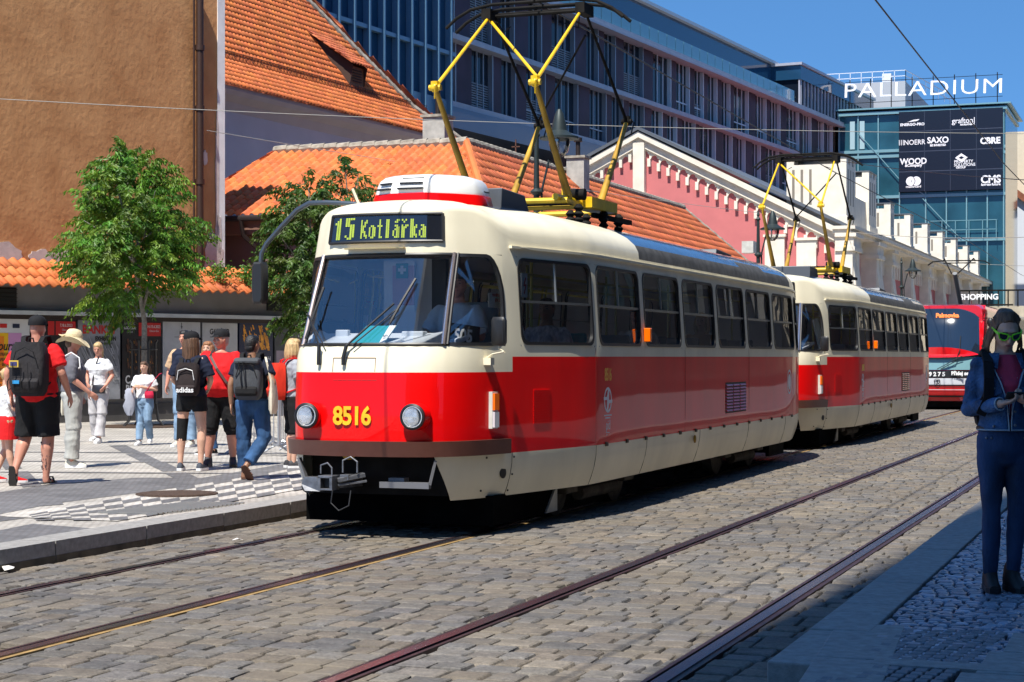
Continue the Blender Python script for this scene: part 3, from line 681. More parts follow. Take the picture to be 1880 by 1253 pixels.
        wp.tube([a+V((0,0,-.06)), a, k_], .018, 6); wp.tube([k_, el], .010, 6); wp.tube([k_+V((.05,0,0)), el+V((.02,0,-.05))], .006, 5); wp.tube([bl0, (bl0+bl1)/2+V((0,-.01,0)), bl1], .012, 5)
        wp.build('wiper', m_blk, root, smooth=1)
    # mirrors: round-backed mirror on near side, long mirror on arm on far side
    uc = u_of_y(.55); mp_ = surf(1, uc, 1.72, .17); mr = MB(); ap = surf(1, u_of_y(.62), 1.50, .0)
    mr.tube([ap, ap+V((.06,-.03,.03)), ap+V((.20,-.12,.05)), V((mp_.x-.0, mp_.y, 1.58)), mp_+V((0,0,.0))], .008, 6, 1); mr.box((ap.x-.02, ap.y-.05, 1.44), (ap.x+.05, ap.y+.04, 1.50), 1)
    me_ = mr.build('mirror_bracket', [m_blk, m_cream], root, smooth=1)
    mr = MB(); mr.loft([[mp_ + V((w_*sx*.94, d_ + w_*sx*-.2, h_*sz)) for sx, sz in ((-1,-.75),(-.75,-1),(.75,-1),(1,-.75),(1,.75),(.75,1),(-.75,1),(-1,.75))] for w_, d_, h_ in ((.055,-.045,.10),(.07,-.03,.12),(.07,.02,.12))]); mr.build('mirror_head', m_blk, me_, smooth=1)
    fm = surf(-1, u_of_y(1.0), 2.47); ar = MB(); m_arm = mat('arm_steel', (.11,.13,.15), .3, .7)
    Lp = lambda px, py, Y=14.57: ony(px, py, Y) - V((TX, TY, 0))
    ar.tube([Lp(668,376), Lp(640,374), Lp(600,372), Lp(568,373), Lp(545,386), Lp(515,418), Lp(489,448), Lp(480,466), Lp(478,500)], .022, 10)
    am = ar.build('mirror_arm', m_arm, root, smooth=1)
    mr = MB(); mr.loft([[Lp(476, 520) + V((w_*sx, d_, h_*sz)) for sx, sz in ((-1,-.8),(-.7,-1),(.7,-1),(1,-.8),(1,.8),(.7,1),(-.7,1),(-1,.8))] for w_, d_, h_ in ((.045,-.05,.17),(.06,-.03,.19),(.06,.06,.19))]); mr.build('mirror_head', m_blk, am, smooth=1)
    tg = MB(); tg.bar(V((-.37,.75,2.83)), V((-.42,.72,2.97)), .035, .02); tg.build('roof_flap', m_cream, root)
    # interior
    it = MB(); it.box((-.93, 1.45, .82), (.93, 12.3, .88), 1); it.box((-.72, 2.05, .88), (-.22, 2.09, 2.42), 0); it.box((-.22, 2.03, .88), (-.08, 2.11, 2.42), 1); it.box((.42, 2.05, .88), (.9, 2.09, 1.5), 0); it.box((-.9, 2.05, .88), (.5, 2.09, 1.45), 0)
    it.poly([(-.85,12.9,.9),(.85,12.9,.9),(.85,12.9,2.4),(-.85,12.9,2.4)], 0)
    it.loft([[V((x*.9, y, 2.46+.06*cos(x*1.5))) for x in (-1.1,-.7,-.3,.3,.7,1.1)] for y in (1.2, 4, 8, 12.6)], 0, cap=False, close=False)
    it.build('cabin_lining', [m_inlin, m_floor], root)
    cb = MB()       # dashboard
    pts = [(-.72,.42),(-.5,.2),(0,.14),(.5,.2),(.72,.42),(.80,.8),(.55,.8),(.4,.62),(-.6,.62),(-.78,.8)]
    cb.loft([[V((x, y, 1.56+.24*max(0,y-.15))) for x, y in pts], [V((x, y, 1.60+.24*max(0,y-.15))) for x, y in pts]]); cb.box((.14,.5,1.62), (.34,.6,1.725)); cb.box((.54,.5,1.6), (.70,.66,1.74)); cb.box((-.48,.5,1.66), (-.36,.56,1.74))
    cb.build('dashboard', mat('dash_grey', (.58,.62,.67), .5), root, bevel=.01)
    if full:
        bd = MB(); bd.extr([V((-.22,.20,1.60)), V((.10,.20,1.60)), V((.16,.36,1.77)), V((-.12,.36,1.77))], (0,.01,0)); bd.build('route_card', m_teal, root)
        bd = MB(); bd.extr([V((.06,.19,1.602)), V((.10,.195,1.602)), V((.16,.352,1.772)), V((.10,.35,1.772))], (0,-.004,0)); bd.build('route_card_strip', m_white, root)
        text('15', .05, frame(V((.105,.255,1.675)), (-.2,.55,.75), (-1,0,.35)), m_blk, root, 'route_card_number', off=.001, ext=.001)
        bd = MB(); bd.extr([V((.60,.33,1.62)), V((.80,.62,1.60)), V((.81,.62,1.76)), V((.61,.33,1.80))], (-.012,.006,0)); bd.build('number_card', m_blk, root)
        text('505', .15, frame(V((.716,.468,1.68)), (.2,.29,-.03), (0,0,1)), m_white, root, 'number_card_lettering', off=.004, ext=.001, sx=.85)
        nt_ = MB(); nt_.box((-.66,1.95,1.93), (-.36,1.965,2.40)); nt_.build('notice_frame', m_white, root)
        nt_ = MB(); nt_.box((-.58,1.94,1.99), (-.36,1.949,2.36)); nt_.build('notice_sheet', mat('notice_pink', (.6,.3,.33), .6), root)
        nt_ = MB(); nt_.box((-.54,1.93,2.24), (-.42,1.938,2.38)); nt_.box((-.495,1.927,2.28), (-.465,1.932,2.36), 1); nt_.box((-.52,1.9275,2.305), (-.44,1.9315,2.335), 1); nt_.build('first_aid_sign', [mat('sign_green', (.0,.2,.1), .5), m_white], root)
        ds = MB(); p0 = surf(1, u_of_y(.86), 2.0, -.06)
        ds.box((p0.x-.03, .80, 1.93), (p0.x-.02, 1.20, 2.05)); ds.build('door_notice', m_whited, root)
        Mn = frame(V((p0.x-.018, 1.0, 2.015)), (.0,1,0), (0,0,1)); text('MANIPULACE\nJEN SE', .042, Mn, mat('notice_red', (.5,.05,.04), .6), root, 'door_notice_lettering', ext=.001)
    pb = MB(); pb.box((.93,1.28,2.03), (.945,1.42,2.24)); pb.build('warning_sticker', m_white, root)
    pb = MB()
    for a, b in ((( .948,1.37,2.20),(.948,1.32,2.13)), ((.948,1.32,2.13),(.948,1.38,2.14)), ((.948,1.38,2.14),(.948,1.33,2.06))): pb.bar(a, b, .006, .012)
    pb.build('warning_bolt', mat('notice_red', (.5,.05,.04), .6), root)
    fb = MB(); fb.bar((.75,1.9,1.5), (.62,1.75,2.15), .05, .10); fb.build('partition_post', mat('post_grey', (.5,.55,.52), .4), root)
    for k in range(6):
        for s_ in (1, -1):
            y = 3.0+k*1.5
            if s_ < 0 and k in (1, 4): continue
            se = MB(); x0, x1 = (s_*.62-.22, s_*.62+.22)
            se.loft([[V((x0,y,1.22)), V((x1,y,1.22)), V((x1,y+.4,1.26)), V((x0,y+.4,1.26))], [V((x0,y,1.28)), V((x1,y,1.28)), V((x1,y+.4,1.32)), V((x0,y+.4,1.32))]])
            se.loft([[V((x,y+.36,1.28)), V((x,y+.42,1.28)), V((x,y+.50,1.78-.05)), V((x,y+.46,1.80-.05))] for x in (x0, x0+.06, x1-.06, x1)], 0)
            se.box((x0+.18,y+.1,.88), (x0+.26,y+.3,1.24)); se.build('passenger_seat', m_teal if (full and k == 0 and s_ > 0) else m_seat, root, bevel=.02)
    for k in range(7):
        po = MB(); po.tube([(-.28 if k % 2 else .28, 3.4+k*1.45, .88), (-.28 if k % 2 else .28, 3.4+k*1.45, 2.5)], .017, 8); po.build('grab_pole', mat('pole_yellow', (.5,.45,.1), .4), root)
    hr = MB()
    for s_ in (1, -1): hr.tube([(s_*.45, 2.4, 2.3), (s_*.45, 12.5, 2.3)], .015, 6)
    hr.build('handrail', mat('pole_yellow', (.5,.45,.1), .4), root)
    # underframe, bogies
    uf = MB(); uf.box((-.62, .35, .35), (.62, 13.3, .80)); uf.box((-.85, 1.7, .60), (.85, 12.3, .80)); uf.box((-1.0, 5.2, .34), (1.0, 8.4, .6)); uf.build('underframe', m_dark, root)
    for yc in (3.65, 10.05):
        bo = MB(); bo.box((-.86, yc-.2, .44), (.86, yc+.2, .54))
        for s_ in (1, -1):
            bo.box((s_*.86-.05, yc-1.25, .42), (s_*.86+.05, yc+1.25, .56)); 
            for dy in (-.95, .95): bo.box((s_*.86-.08, yc+dy-.17, .22), (s_*.86+.08, yc+dy+.17, .50))
            bo.tube([(s_*.88, yc-.6, .19), (s_*.88, yc+.6, .19)], .07, 8)
        bo.build('bogie', m_dirt, root, bevel=.01)
        for dy in (-.95, .95):
            wh = MB(); 
            for s_ in (1, -1): wh.cyl((s_*.66, yc+dy, .345), .345, s_*.12, 28, (1,0,0), 0); wh.cyl((s_*.78, yc+dy, .345), .12, s_*.05, 14, (1,0,0), 0)
            wh.cyl((-.66, yc+dy, .345), .07, 1.32, 10, (1,0,0)); wh.build('wheel', m_dirt, root, smooth=1)
    sb_ = MB(); sb_.box((-.88, .75, .08), (-.85, 2.35, .33)); sb_.box((.85, .79, .08), (.88, 2.35, .33)); sb_.box((-.85, .75, .08), (.88, .79, .33)); sb_.build('lifeguard_board', mat('guard_brown', (.004,.004,.004), .95, var=.4, vs=4, spec=.02), root)
    sb_ = MB(); sb_.extr([V((.885,2.05,.08)), V((.885,2.36,.08)), V((.885,2.36,.33))], (.02,0,0)); sb_.build('lifeguard_plate', m_whited, root)
    sb_ = MB(); sb_.box((.88, 11.6, .10), (.93, 12.6, .34)); sb_.box((-.93, 12.58, .10), (.93, 12.62, .34)); sb_.build('rear_guard_board', m_dark, root)
    # coupler and front step frame
    co = MB(); c = V((-.30, -.16, .47))
    co.bar((-.1,.9,.46), (-.26,.0,.47), .10, .10); co.extr([V((-.47,-.16,.46)), V((-.42,-.20,.41)), V((-.30,-.16,.40)), V((-.26,-.14,.47)), V((-.33,-.16,.52)), V((-.44,-.16,.52))], (0,.10,0)); co.box((-.27,-.26,.43), (-.245,-.12,.53)); co.box((-.165,-.26,.43), (-.14,-.12,.53)); co.box((-.27,-.26,.52), (-.14,-.12,.54)); co.box((-.27,-.26,.42), (-.14,-.12,.435)); co.bar((-.14,-.17,.50), (.04,-.03,.54), .09, .035); co.bar((-.13,-.17,.46), (.06,-.03,.49), .05, .02); co.box((-.12,-.16,.50),(-.04,-.05,.545)); co.box((-.25,-.20,.44), (-.16,-.18,.52), 1)
    co.tube([(-.28,-.18,.55), (-.28,-.18,.62), (-.22,-.18,.64), (-.18,-.18,.60), (-.18,-.18,.54)], .008, 6); co.tube([(-.10,-.14,.56), (-.10,-.14,.66), (-.04,-.12,.69), (.02,-.12,.65), (.02,-.12,.56)], .009, 6)
    co.tube([(-.14,-.25,.42), (-.15,-.26,.32), (-.08,-.26,.26), (.0,-.24,.30), (.0,-.2,.42)], .007, 6, 1); co.tube([(-.5,.1,.43), (-.5,.02,.43)], .06, 14, 1); co.tube([(-.5,-.0,.43),(-.4,-.1,.43)], .012, 6)
    co.build('coupler', [m_steel, m_blk], root, bevel=.008)
    st_ = MB(); st_.box((.14,.05,.43), (.58,.10,.48)); st_.bar((.58,.07,.46), (.62,.1,.66), .02, .02); st_.box((.20,.1,.48), (.34,.2,.51)); st_.bar((-.56,.1,.5), (-.62,.1,.66), .05, .02); st_.bar((-.60,.12,.47), (-.40,.1,.46), .03, .02)
    st_.build('step_frame', mat('painted_grey', (.16,.16,.17), .5, .2), root)
    tw = MB(); tw.ell((-.16,.10,.70), (.06,.05,.05), 12, 8); tw.build('horn', m_yeld, root, smooth=1)
    # roof equipment
    if full:
        ac = MB(); C0 = V((0, 1.95, 2.86))
        OUT = [(-.46,1.26),(-.40,1.16),(-.20,1.06),(.12,1.06),(.30,1.22),(.45,1.42),(.47,1.50),(.47,1.78),(.42,1.86),(-.42,1.86),(-.46,1.8)]
        def rr(k, z, oy=0): return [V((x*k, 1.46+(y-1.46)*k+oy, z)) for x, y in OUT]
        ac.loft([rr(.97,2.94), rr(.97,2.97), rr(.94,3.03,.005), rr(.90,3.075,.01), rr(.83,3.105,.02), rr(.7,3.125,.03), rr(.4,3.135,.04)])
        ah = ac.build('air_conditioner', mat('ac_white', (.80,.80,.78), .3, coat=.3), root, smooth=1)
        sk_ = MB(); sk_.loft([rr(1.02,2.83), rr(1.03,2.87), rr(.99,2.95)]); sk_.build('air_conditioner_skirt', m_red, ah, smooth=1)
        for a_, b_, zz_ in (((-.36,1.14),(-.22,1.075),2.99),((-.34,1.17),(-.21,1.105),3.04),((-.14,1.065),(.10,1.075),2.99),((-.13,1.10),(.09,1.10),3.04),((-.12,1.14),(.09,1.14),3.082)):
            sl_ = MB(); sl_.bar((a_[0],a_[1],zz_), (b_[0],b_[1],zz_), .045, .016); sl_.build('air_slot', m_blk, ah)
        for kk in range(3): sl_ = MB(); sl_.box((.42-kk*.01, 1.64, 2.99+kk*.022), (.452-kk*.012, 1.78, 3.0+kk*.022)); sl_.build('air_slot', m_blk, ah)
    # pantograph
    pt = empty('pantograph', (0,0,0)); pt.parent = root
    yb = 4.38; hz = 3.15; kz = 4.15; tz = 5.12; A = .52
    fr_ = MB()
    for s_ in (1, -1):
        fr_.tube([(s_*A, yb-.95, 3.10), (s_*A, yb+.85, 3.10)], .035, 8); 
    for dy in (-.85, -.1, .8): fr_.tube([(-A-.1, yb+dy, 3.07), (A+.1, yb+dy, 3.07)], .03, 8)
    fr_.box((A-.10,yb-.18,3.05), (A+.14,yb+.72,3.16)); fr_.box((A-.05,yb-.6,3.14), (A+.02,yb-.52,3.24)); fr_.tube([(A-.12,yb-.35,3.17),(A+.12,yb-.35,3.17)], .06, 10, 1); 
    fr_.build('base_frame', [m_yel, m_dark], pt, smooth=1)
    for s_ in (1, -1):
        for e in (1, -1):
            foot = V((s_*A, yb+e*.53, hz-.02)); knee = V((s_*A, yb+e*1.55, kz)); hd = V((s_*A*.98, yb+e*.06, tz))
            lo = MB(); lo.tube([foot, foot.lerp(knee, .25), knee], [.044, .037, .025], 10, 0); lo.build('lower_arm', m_yeld, pt, smooth=1)
            kn = MB(); kn.ell(knee, (.05,.05,.05), 10, 6); kn.tube([knee+V((-.06,0,0)), knee+V((.06,0,0))], .03, 8); kn.tube([knee+V((0,0,-.02)), knee+V((0,.0,.06))], .045, 8); kn.tube([knee+V((.03,.03*e,.03)), knee+V((.05,.12*e,0)), knee+V((.03,.08*e,-.12))], .008, 5)
            kn.build('arm_joint', m_yel if e < 0 else m_dark, pt, smooth=1)
            up = MB(); up.tube([knee, hd], [.019, .015], 8); up.build('upper_arm', m_yel if e < 0 else m_dark, pt, smooth=1)
    dg = MB(); dg.tube([(-A*.98, yb-.06, tz-.05), (A, yb-1.5, kz+.06)], .016, 8); dg.build('cross_brace', m_yel, pt, smooth=1)
    dg = MB(); dg.tube([(-A, yb+1.5, kz+.04), (A*.98, yb+.06, tz-.25)], .012, 8); dg.build('cross_brace', m_dark, pt, smooth=1)
    hd_ = MB()
    for dy in (-.14, .14):
        hd_.tube([(-.98, yb+dy, tz-.12), (-.86, yb+dy, tz-.02), (-.7, yb+dy, tz+.06), (-.45, yb+dy, tz+.10), (.45, yb+dy, tz+.10), (.7, yb+dy, tz+.06), (.86, yb+dy, tz-.02), (.98, yb+dy, tz-.12)], .018, 8)
        hd_.tube([(-.5, yb+dy*.6, tz+.04), (.5, yb+dy*.6, tz+.04)], .012, 6)
    for s_ in (1, -1): hd_.box((s_*A-.05, yb-.16, tz-.05), (s_*A+.05, yb+.16, tz+.06)); hd_.tube([(s_*(A-.05),yb,tz),(s_*(A-.1),yb+.1,tz-.16),(s_*(A-.22),yb,tz-.12)], .007, 5)
    hd_.tube([(-A, yb, tz), (A, yb, tz)], .02, 8); hd_.build('collector_head', m_dark, pt, smooth=1)
    sp_ = MB(); sp_.tube([(-A,yb-.2,3.12),(A,yb-.2,3.12)], .045, 10)
    for x, y in ((.3,yb+.2),(-.3,yb+.2),(.3,yb+.75),(.62,yb+.35),(.62,yb+.9),(.62,yb-.5)):
        sp_.lathe([(.03,2.86),(.055,2.9),(.03,2.93),(.06,2.96),(.03,2.99),(.055,3.02),(.02,3.06)], 10, 0, (x,y,0))
    sp_.bar((.55,yb+.2,3.0), (.72,yb+1.0,2.97), .05, .05); sp_.build('insulator', m_dark, pt, smooth=1)
    rb = MB(); rb.extr([V((-.55,1.95,2.86)), V((-.55,2.75,2.86)), V((-.55,2.6,3.04)), V((-.55,1.98,3.06))], (1.05,0,0)); rb.build('roof_box', m_gplate, root, bevel=.01)
    rb = MB(); rb.extr([V((-.3,11.0,2.80)), V((-.3,12.0,2.80)), V((-.3,12.0,2.98)), V((-.3,11.1,3.02))], (.6,0,0)); rb.build('roof_box', m_gplate, root, bevel=.01)
    return root, pt
TX, TY = -6.262, 13.47
t1, pan1 = make_tram('tram', 'red and cream tram nearest the viewer with route sign 15 Kotlářka and number 8516', 'coupled red and cream trams', '8516')
t1.location = (TX, TY, 0)
t2, pan2 = make_tram('tram', 'second red and cream tram coupled behind the one with the 15 Kotlářka sign', 'coupled red and cream trams', '8516', False)
t2.location = (TX, TY+15.0, 0)
# ================================================================== BUILDINGS
m_tile = None
def tilemat(name, c1, c2):
    m = bpy.data.materials.new(name); m.use_nodes = True; MC[name] = m
    n = m.node_tree.nodes; L = m.node_tree.links; b = n['Principled BSDF']; b.inputs['Roughness'].default_value = .75
    at = n.new('ShaderNodeAttribute'); at.attribute_name = 'tint'
    tc = n.new('ShaderNodeTexCoord'); nz = n.new('ShaderNodeTexNoise'); nz.inputs['Scale'].default_value = .8; nz.inputs['Detail'].default_value = 8; L.new(tc.outputs['Object'], nz.inputs[0])
    rp = n.new('ShaderNodeValToRGB'); rp.color_ramp.elements[0].position = .3; rp.color_ramp.elements[1].position = .72; rp.color_ramp.elements[0].color = (*c2, 1); rp.color_ramp.elements[1].color = (*c1, 1); L.new(nz.outputs[0], rp.inputs[0])
    mx = n.new('ShaderNodeMix'); mx.data_type = 'RGBA'; mx.blend_type = 'MULTIPLY'; mx.inputs[0].default_value = 1; L.new(rp.outputs[0], mx.inputs[6]); L.new(at.outputs['Color'], mx.inputs[7]); L.new(mx.outputs[2], b.inputs['Base Color'])
    return m
m_tile = tilemat('clay_tile', (.66,.185,.045), (.52,.13,.035)); m_tile2 = tilemat('old_clay_tile', (.60,.16,.055), (.46,.115,.045))
def tiles(E0, E1, T0, T1, name, parent, mt, tw=.19, tl=.27, amp=.050, cyl=True, **kw):
    """pantiles on the quad eave E0-E1, top T0-T1; quad may be a trapezoid, clipped by its two side lines"""
    E0, E1, T0, T1 = map(V, (E0, E1, T0, T1)); a = (E1-E0).normalized(); up = (T0-E0) - a*((T0-E0).dot(a)); H = up.length; up = up.normalized(); n = a.cross(up).normalized()
    if n.z < 0: n = -n
    ta = (T0-E0).dot(a); tb = (T1-E0).dot(a); L = (E1-E0).length
    g = MB(); rows = max(1, int(round(H/tl))); tlr = H/rows; q = random.Random(int(L*100)); ps = [0, .12, .3, .5, .7, .88]
    x_lo = min(0, ta); x_hi = max(L, tb); nc = int((x_hi-x_lo)/tw)+1
    for r in range(rows):
        h0, h1 = r*tlr, (r+1)*tlr; f0, f1 = h0/H, h1/H; fm = (f0+f1)/2
        lo = ta*fm; hi = L+(tb-L)*fm
        lo0, hi0, lo1, hi1 = ta*f0, L+(tb-L)*f0, ta*f1, L+(tb-L)*f1
        for c in range(nc):
            x0 = x_lo + c*tw; x1 = x0+tw
            if x1 < lo-.02 or x0 > hi+.02: continue
            k = q.uniform(.78, 1.2); col = (k, k*q.uniform(.88, 1.08), k*q.uniform(.8, 1.15)); jz = q.uniform(-.006, .006)
            prof = [(0,0), (.14,.75), (.32,1), (.5,.75), (.64,.05), (.82,-.28), (1,0)]
            A = []; Bq = []; C_ = []
            for px_, pz in prof:
                x = x0+tw*px_; xa = min(max(x, lo0), hi0); xb_ = min(max(x, lo1), hi1)
                for lst, xx, hh, zz in ((A, xa, h0, amp*pz+.022+jz), (Bq, xb_, h1, amp*pz+.004), (C_, xa, h0, amp*pz-.004)):
                    lst.append(g.av(E0 + a*xx + up*hh + n*zz)); g.c.append(col)
            for i in range(6): g.face((A[i], A[i+1], Bq[i+1], Bq[i])); g.face((C_[i], C_[i+1], A[i+1], A[i]))
    return g.build(name, mt, parent, world=True, smooth=2, flip=False, **kw)
def ridge(mb, a, b, r=.10, st=.35, m=0):
    a, b = V(a), V(b); n = max(1, int((b-a).length/st)); d = (b-a)/n
    for k in range(n): mb.tube([a+d*k+V((0,0,.0)), a+d*(k+1.08)+V((0,0,.02))], [r, r*1.1], 8, m)
m_mort = mat('mortar', (.30,.27,.22), .9, var=.4, vs=6, bump=.5, bs=30)
m_wgrey = mat('grey_plaster', (.40,.40,.42), .85, var=.07, vs=1.2, bump=.15, bs=30); m_wgreyd = mat('grey_plaster_low', (.235,.225,.215), .85, var=.15, vs=1.5, bump=.2, bs=30)
m_gut = mat('gutter_dark', (.035,.025,.022), .5, .4); m_wood = mat('old_wood', (.20,.09,.035), .7, var=.3, vs=8)
# ---- B: grey house with the big steep roof
CAm = lambda xc, zc, z: V((xc*ct - zc*st, xc*st + zc*ct, z))
a3 = V((sin(R(24.6)), cos(R(24.6)))); n3 = V((-a3.y, a3.x))
E2 = V((-1.83, 63.4)); Bq = lambda al, nn, z: CAm(E2.x+a3.x*al+n3.x*nn, E2.y+a3.y*al+n3.y*nn, z)
rb_ = empty('steep_roofed_house', Bq(-25, 0, 0), 0, 'grey plastered house with a huge steep orange tiled roof and one small dormer', 'house')
g = MB(); g.extr([Bq(-30,.6,0), Bq(-.6,.6,0), Bq(-.6,13,0), Bq(-30,13,0)], (0,0,9.0)); g.build('wall', mat('house_plaster', (.52,.52,.53), .85, var=.06, vs=.8, bump=.15, bs=25), rb_, world=True)
g = MB(); g.loft([[Bq(-30,.5,z)if False else Bq(-30,o,z), Bq(-.5,o,z)] for o, z in ((.6,8.5),(.45,8.75),(.2,8.9),(.1,9.02),(.1,9.12))], close=False); g.build('eave_cornice', m_wgrey, rb_, world=True)
fl = 1.2; tp = 1.21; m_ = 7.5
tiles(Bq(-30,0,9.12), Bq(0,0,9.12), Bq(-30,fl,9.12+fl*.85), Bq(-fl,fl,9.12+fl*.85), 'roof_foot', rb_, m_tile)
zf = 9.12+fl*.85
tiles(Bq(-30,fl,zf), Bq(-fl,fl,zf), Bq(-30,fl+m_,zf+m_*1.3), Bq(-fl-m_,fl+m_,zf+m_*1.3), 'roof', rb_, m_tile)
tiles(Bq(0,0,9.12), Bq(0,14,9.12), Bq(-fl-m_,fl+m_,zf+m_*1.3), Bq(-fl-m_,fl+m_+.1,zf+m_*1.3), 'roof', rb_, m_tile2, tw=.4, tl=.6)
g = MB(); ridge(g, Bq(0,0,9.2), Bq(-fl,fl,zf+.06)); ridge(g, Bq(-fl,fl,zf+.06), Bq(-fl-m_,fl+m_,zf+m_*1.3+.06)); g.build('hip_tiles', m_mort, rb_, world=True)
g = MB()     # snow guard
for k in range(60):
    al = -29.5+k*.49; 
    for dz in (.0, .09, .18): g.bar(Bq(al,1.25,zf+.10+dz), Bq(al+.49,1.25,zf+.10+dz), .018, .018)
    g.bar(Bq(al,1.25,zf), Bq(al,1.3,zf+.32), .02, .02)
    for j in range(3): g.tube([Bq(al+.16*j+.08+.05*cos(t), 1.25, zf+.19+.07*sin(t)) for t in (0,1.2,2.4,3.6,4.8,6.2)], .009, 4)
g.build('snow_guard', mat('guard_rust', (.10,.04,.025), .8), rb_, world=True)
# dormer
dr = empty('dormer', (0,0,0)); dr.parent = rb_; dr.matrix_parent_inverse = Matrix.Identity(4)
def onroofB(px, py):          # intersect pixel ray with the main roof plane
    p0 = Bq(0, fl, zf); u1 = Bq(1, fl, zf)-p0; u2 = Bq(0, fl+1, zf+1.3)-p0; n = u1.cross(u2); d = uz(px, py, 1)-camo.location; t = (p0-camo.location).dot(n)/d.dot(n); return camo.location + d*t
P = onroofB(652, 158); na = (Bq(1,0,0)-Bq(0,0,0)); nn = (Bq(0,1,0)-Bq(0,0,0))
W_ = .48; hh = .62; f0 = P - nn*.05
g = MB(); c0 = f0; 
g.extr([c0-na*W_+V((0,0,.0)), c0+na*W_, c0+na*W_+V((0,0,hh)), c0-na*W_+V((0,0,hh))], nn*1.2, 0); g.build('wall', m_wood, dr, world=True)
g = MB()
for k in range(5): g.bar(c0-na*(W_*.6)-nn*.03+V((0,0,.13+k*.09)), c0+na*(W_*.6)-nn*.03+V((0,0,.13+k*.09)), .03, .025)
g.build('louvre', mat('louvre_dark', (.02,.015,.012), .8), dr, world=True)
tiles(c0-na*(W_+.25)-nn*.25+V((0,0,hh+.02)), c0+na*(W_+.25)-nn*.25+V((0,0,hh+.02)), c0-na*(W_*2.3)+nn*2.6+V((0,0,hh+2.0)), c0+na*(W_+.05)+nn*2.6+V((0,0,hh+2.0)), 'roof', dr, m_tile2, tw=.18, tl=.25)
for s_ in (-1, 1):
    g = MB(); g.poly([c0+na*(W_*s_)-nn*.15+V((0,0,hh)), c0+na*(W_*s_)-nn*.02, c0+na*(W_*2.2*s_ if s_ < 0 else W_)+nn*2.6+V((0,0,3.3)), c0+na*(W_*2.2*s_ if s_ < 0 else W_)+nn*2.6+V((0,0,hh+2.0))]); g.build('cheek', mat('cheek_dark', (.06,.03,.02), .8), dr, world=True)
# ---- C: low tiled house, L-shaped
XE, XRg = -14.56, -16.8; YE, YRg = 38.0, 42.45; YEND = 65.2; zE, zR = 4.86, 6.90
rc = empty('low_tiled_house', (XE, YE, 0), 0, 'low L-shaped house with brown plaster and orange pantile roof right behind the first tram', 'house')
g = MB(); g.extr([(XE-.45,YE+.4,0),(XE-.45,YEND-.3,0),(XE-4.3,YEND-.3,0),(XE-4.3,YE+4.2,0),(-22.6,YE+4.2,0),(-22.6,YE+.4,0)], (0,0,zE-.12)); 
g.build('wall', mat('brown_plaster', (.17,.105,.095), .85, var=.12, vs=1.5), rc, world=True)
g = MB(); g.box((-22.63,YE+.36,0),(XE-.4,YE+.42,3.55)); g.build('wall_plinth', m_white, rc, world=True)
g = MB(); g.box((-22.7,YE+.16,zE-.42),(XE-.2,YE+.42,zE-.10)); g.box((XE-.48,YE+.16,zE-.42),(XE-.2,YEND,zE-.10)); g.build('eave_cornice', mat('brown_cornice', (.20,.10,.07), .8), rc, world=True)
tiles((-22.95,YE,zE), (XE,YE,zE), (-22.25,YRg,zR), (XRg,YRg,zR), 'roof', rc, m_tile, tw=.235, tl=.36, amp=.075)
tiles((XE,YE,zE), (XE,YEND,zE), (XRg,YRg,zR), (XRg,YEND-1.2,zR), 'roof', rc, m_tile2, tw=.235, tl=.36, amp=.075)
tiles((XE,YEND,zE), (XRg*1.0-2.2,YEND,zE), (XRg,YEND-1.2,zR), (XRg-.1,YEND-1.2,zR), 'roof', rc, m_tile2, tw=.4, tl=.5)
tiles((-14,YRg+2.2,zE) if False else (XRg-2.2,YEND,zE), (XRg-2.2,YRg,zE), (XRg,YEND-1.2,zR), (XRg,YRg,zR), 'roof', rc, m_tile2, tw=.5, tl=.6)
tiles((XRg,YRg+2.2,zE), (-22.9,YRg+2.2,zE), (XRg,YRg,zR), (-22.25,YRg,zR), 'roof', rc, m_tile2, tw=.5, tl=.6)
g = MB(); ridge(g, (XE,YE,zE+.08), (XRg,YRg,zR+.06), .09, m=0); ridge(g, (XRg,YRg,zR+.08), (XRg,YEND-1.2,zR+.08), .10, m=1); ridge(g, (-22.25,YRg,zR+.06), (XRg,YRg,zR+.06), .12, m=1); ridge(g, (XE,YEND,zE+.06), (XRg,YEND-1.2,zR+.06), .07, m=1)
g.build('ridge_tiles', [m_tile, m_mort], rc, world=True)
for i in range(1): MC
me_ = bpy.data.objects['ridge_tiles'] if 'ridge_tiles' in bpy.data.objects else None
if me_: 
    at = me_.data.color_attributes.new('tint', 'FLOAT_COLOR', 'POINT'); at.data.foreach_set('color', [1.0]*4*len(me_.data.vertices))
g = MB(); g.tube([(-22.9,YE-.06,zE-.05),(XE+.05,YE-.06,zE-.05),(XE+.05,YEND,zE-.05)], .07, 8); p = ony(452, 420, YE+.2)
g.tube([(p.x,YE-.05,zE-.1),(p.x,YE+.05,zE-.45),(p.x+.35,YE+.3,zE-.85),(p.x+.35,YE+.3,.2)], .055, 8); g.build('gutter', m_gut, rc, smooth=1, world=True)
def chimney(parent, px0, px1, py0, Yc, base, mt, name='chimney', pot=0):
    a = ony(px0, py0, Yc); b = ony(px1, py0, Yc); g = MB(); w_ = b.x-a.x; g.box((a.x,Yc,base),(b.x,Yc+w_,a.z)); g.box((a.x-.05,Yc-.05,a.z),(b.x+.05,Yc+w_+.05,a.z+.07), 1)
    ch = g.build(name, [mt, m_mort], parent, world=True)
    if pot: g = MB(); cx_ = (a.x+b.x)/2; g.tube([(cx_,Yc+w_/2,a.z),(cx_,Yc+w_/2,a.z+pot)], .07, 10); g.cyl((cx_,Yc+w_/2,a.z+pot), .13, .12, 10); g.build('chimney_pot', m_gut, ch, smooth=1, world=True)
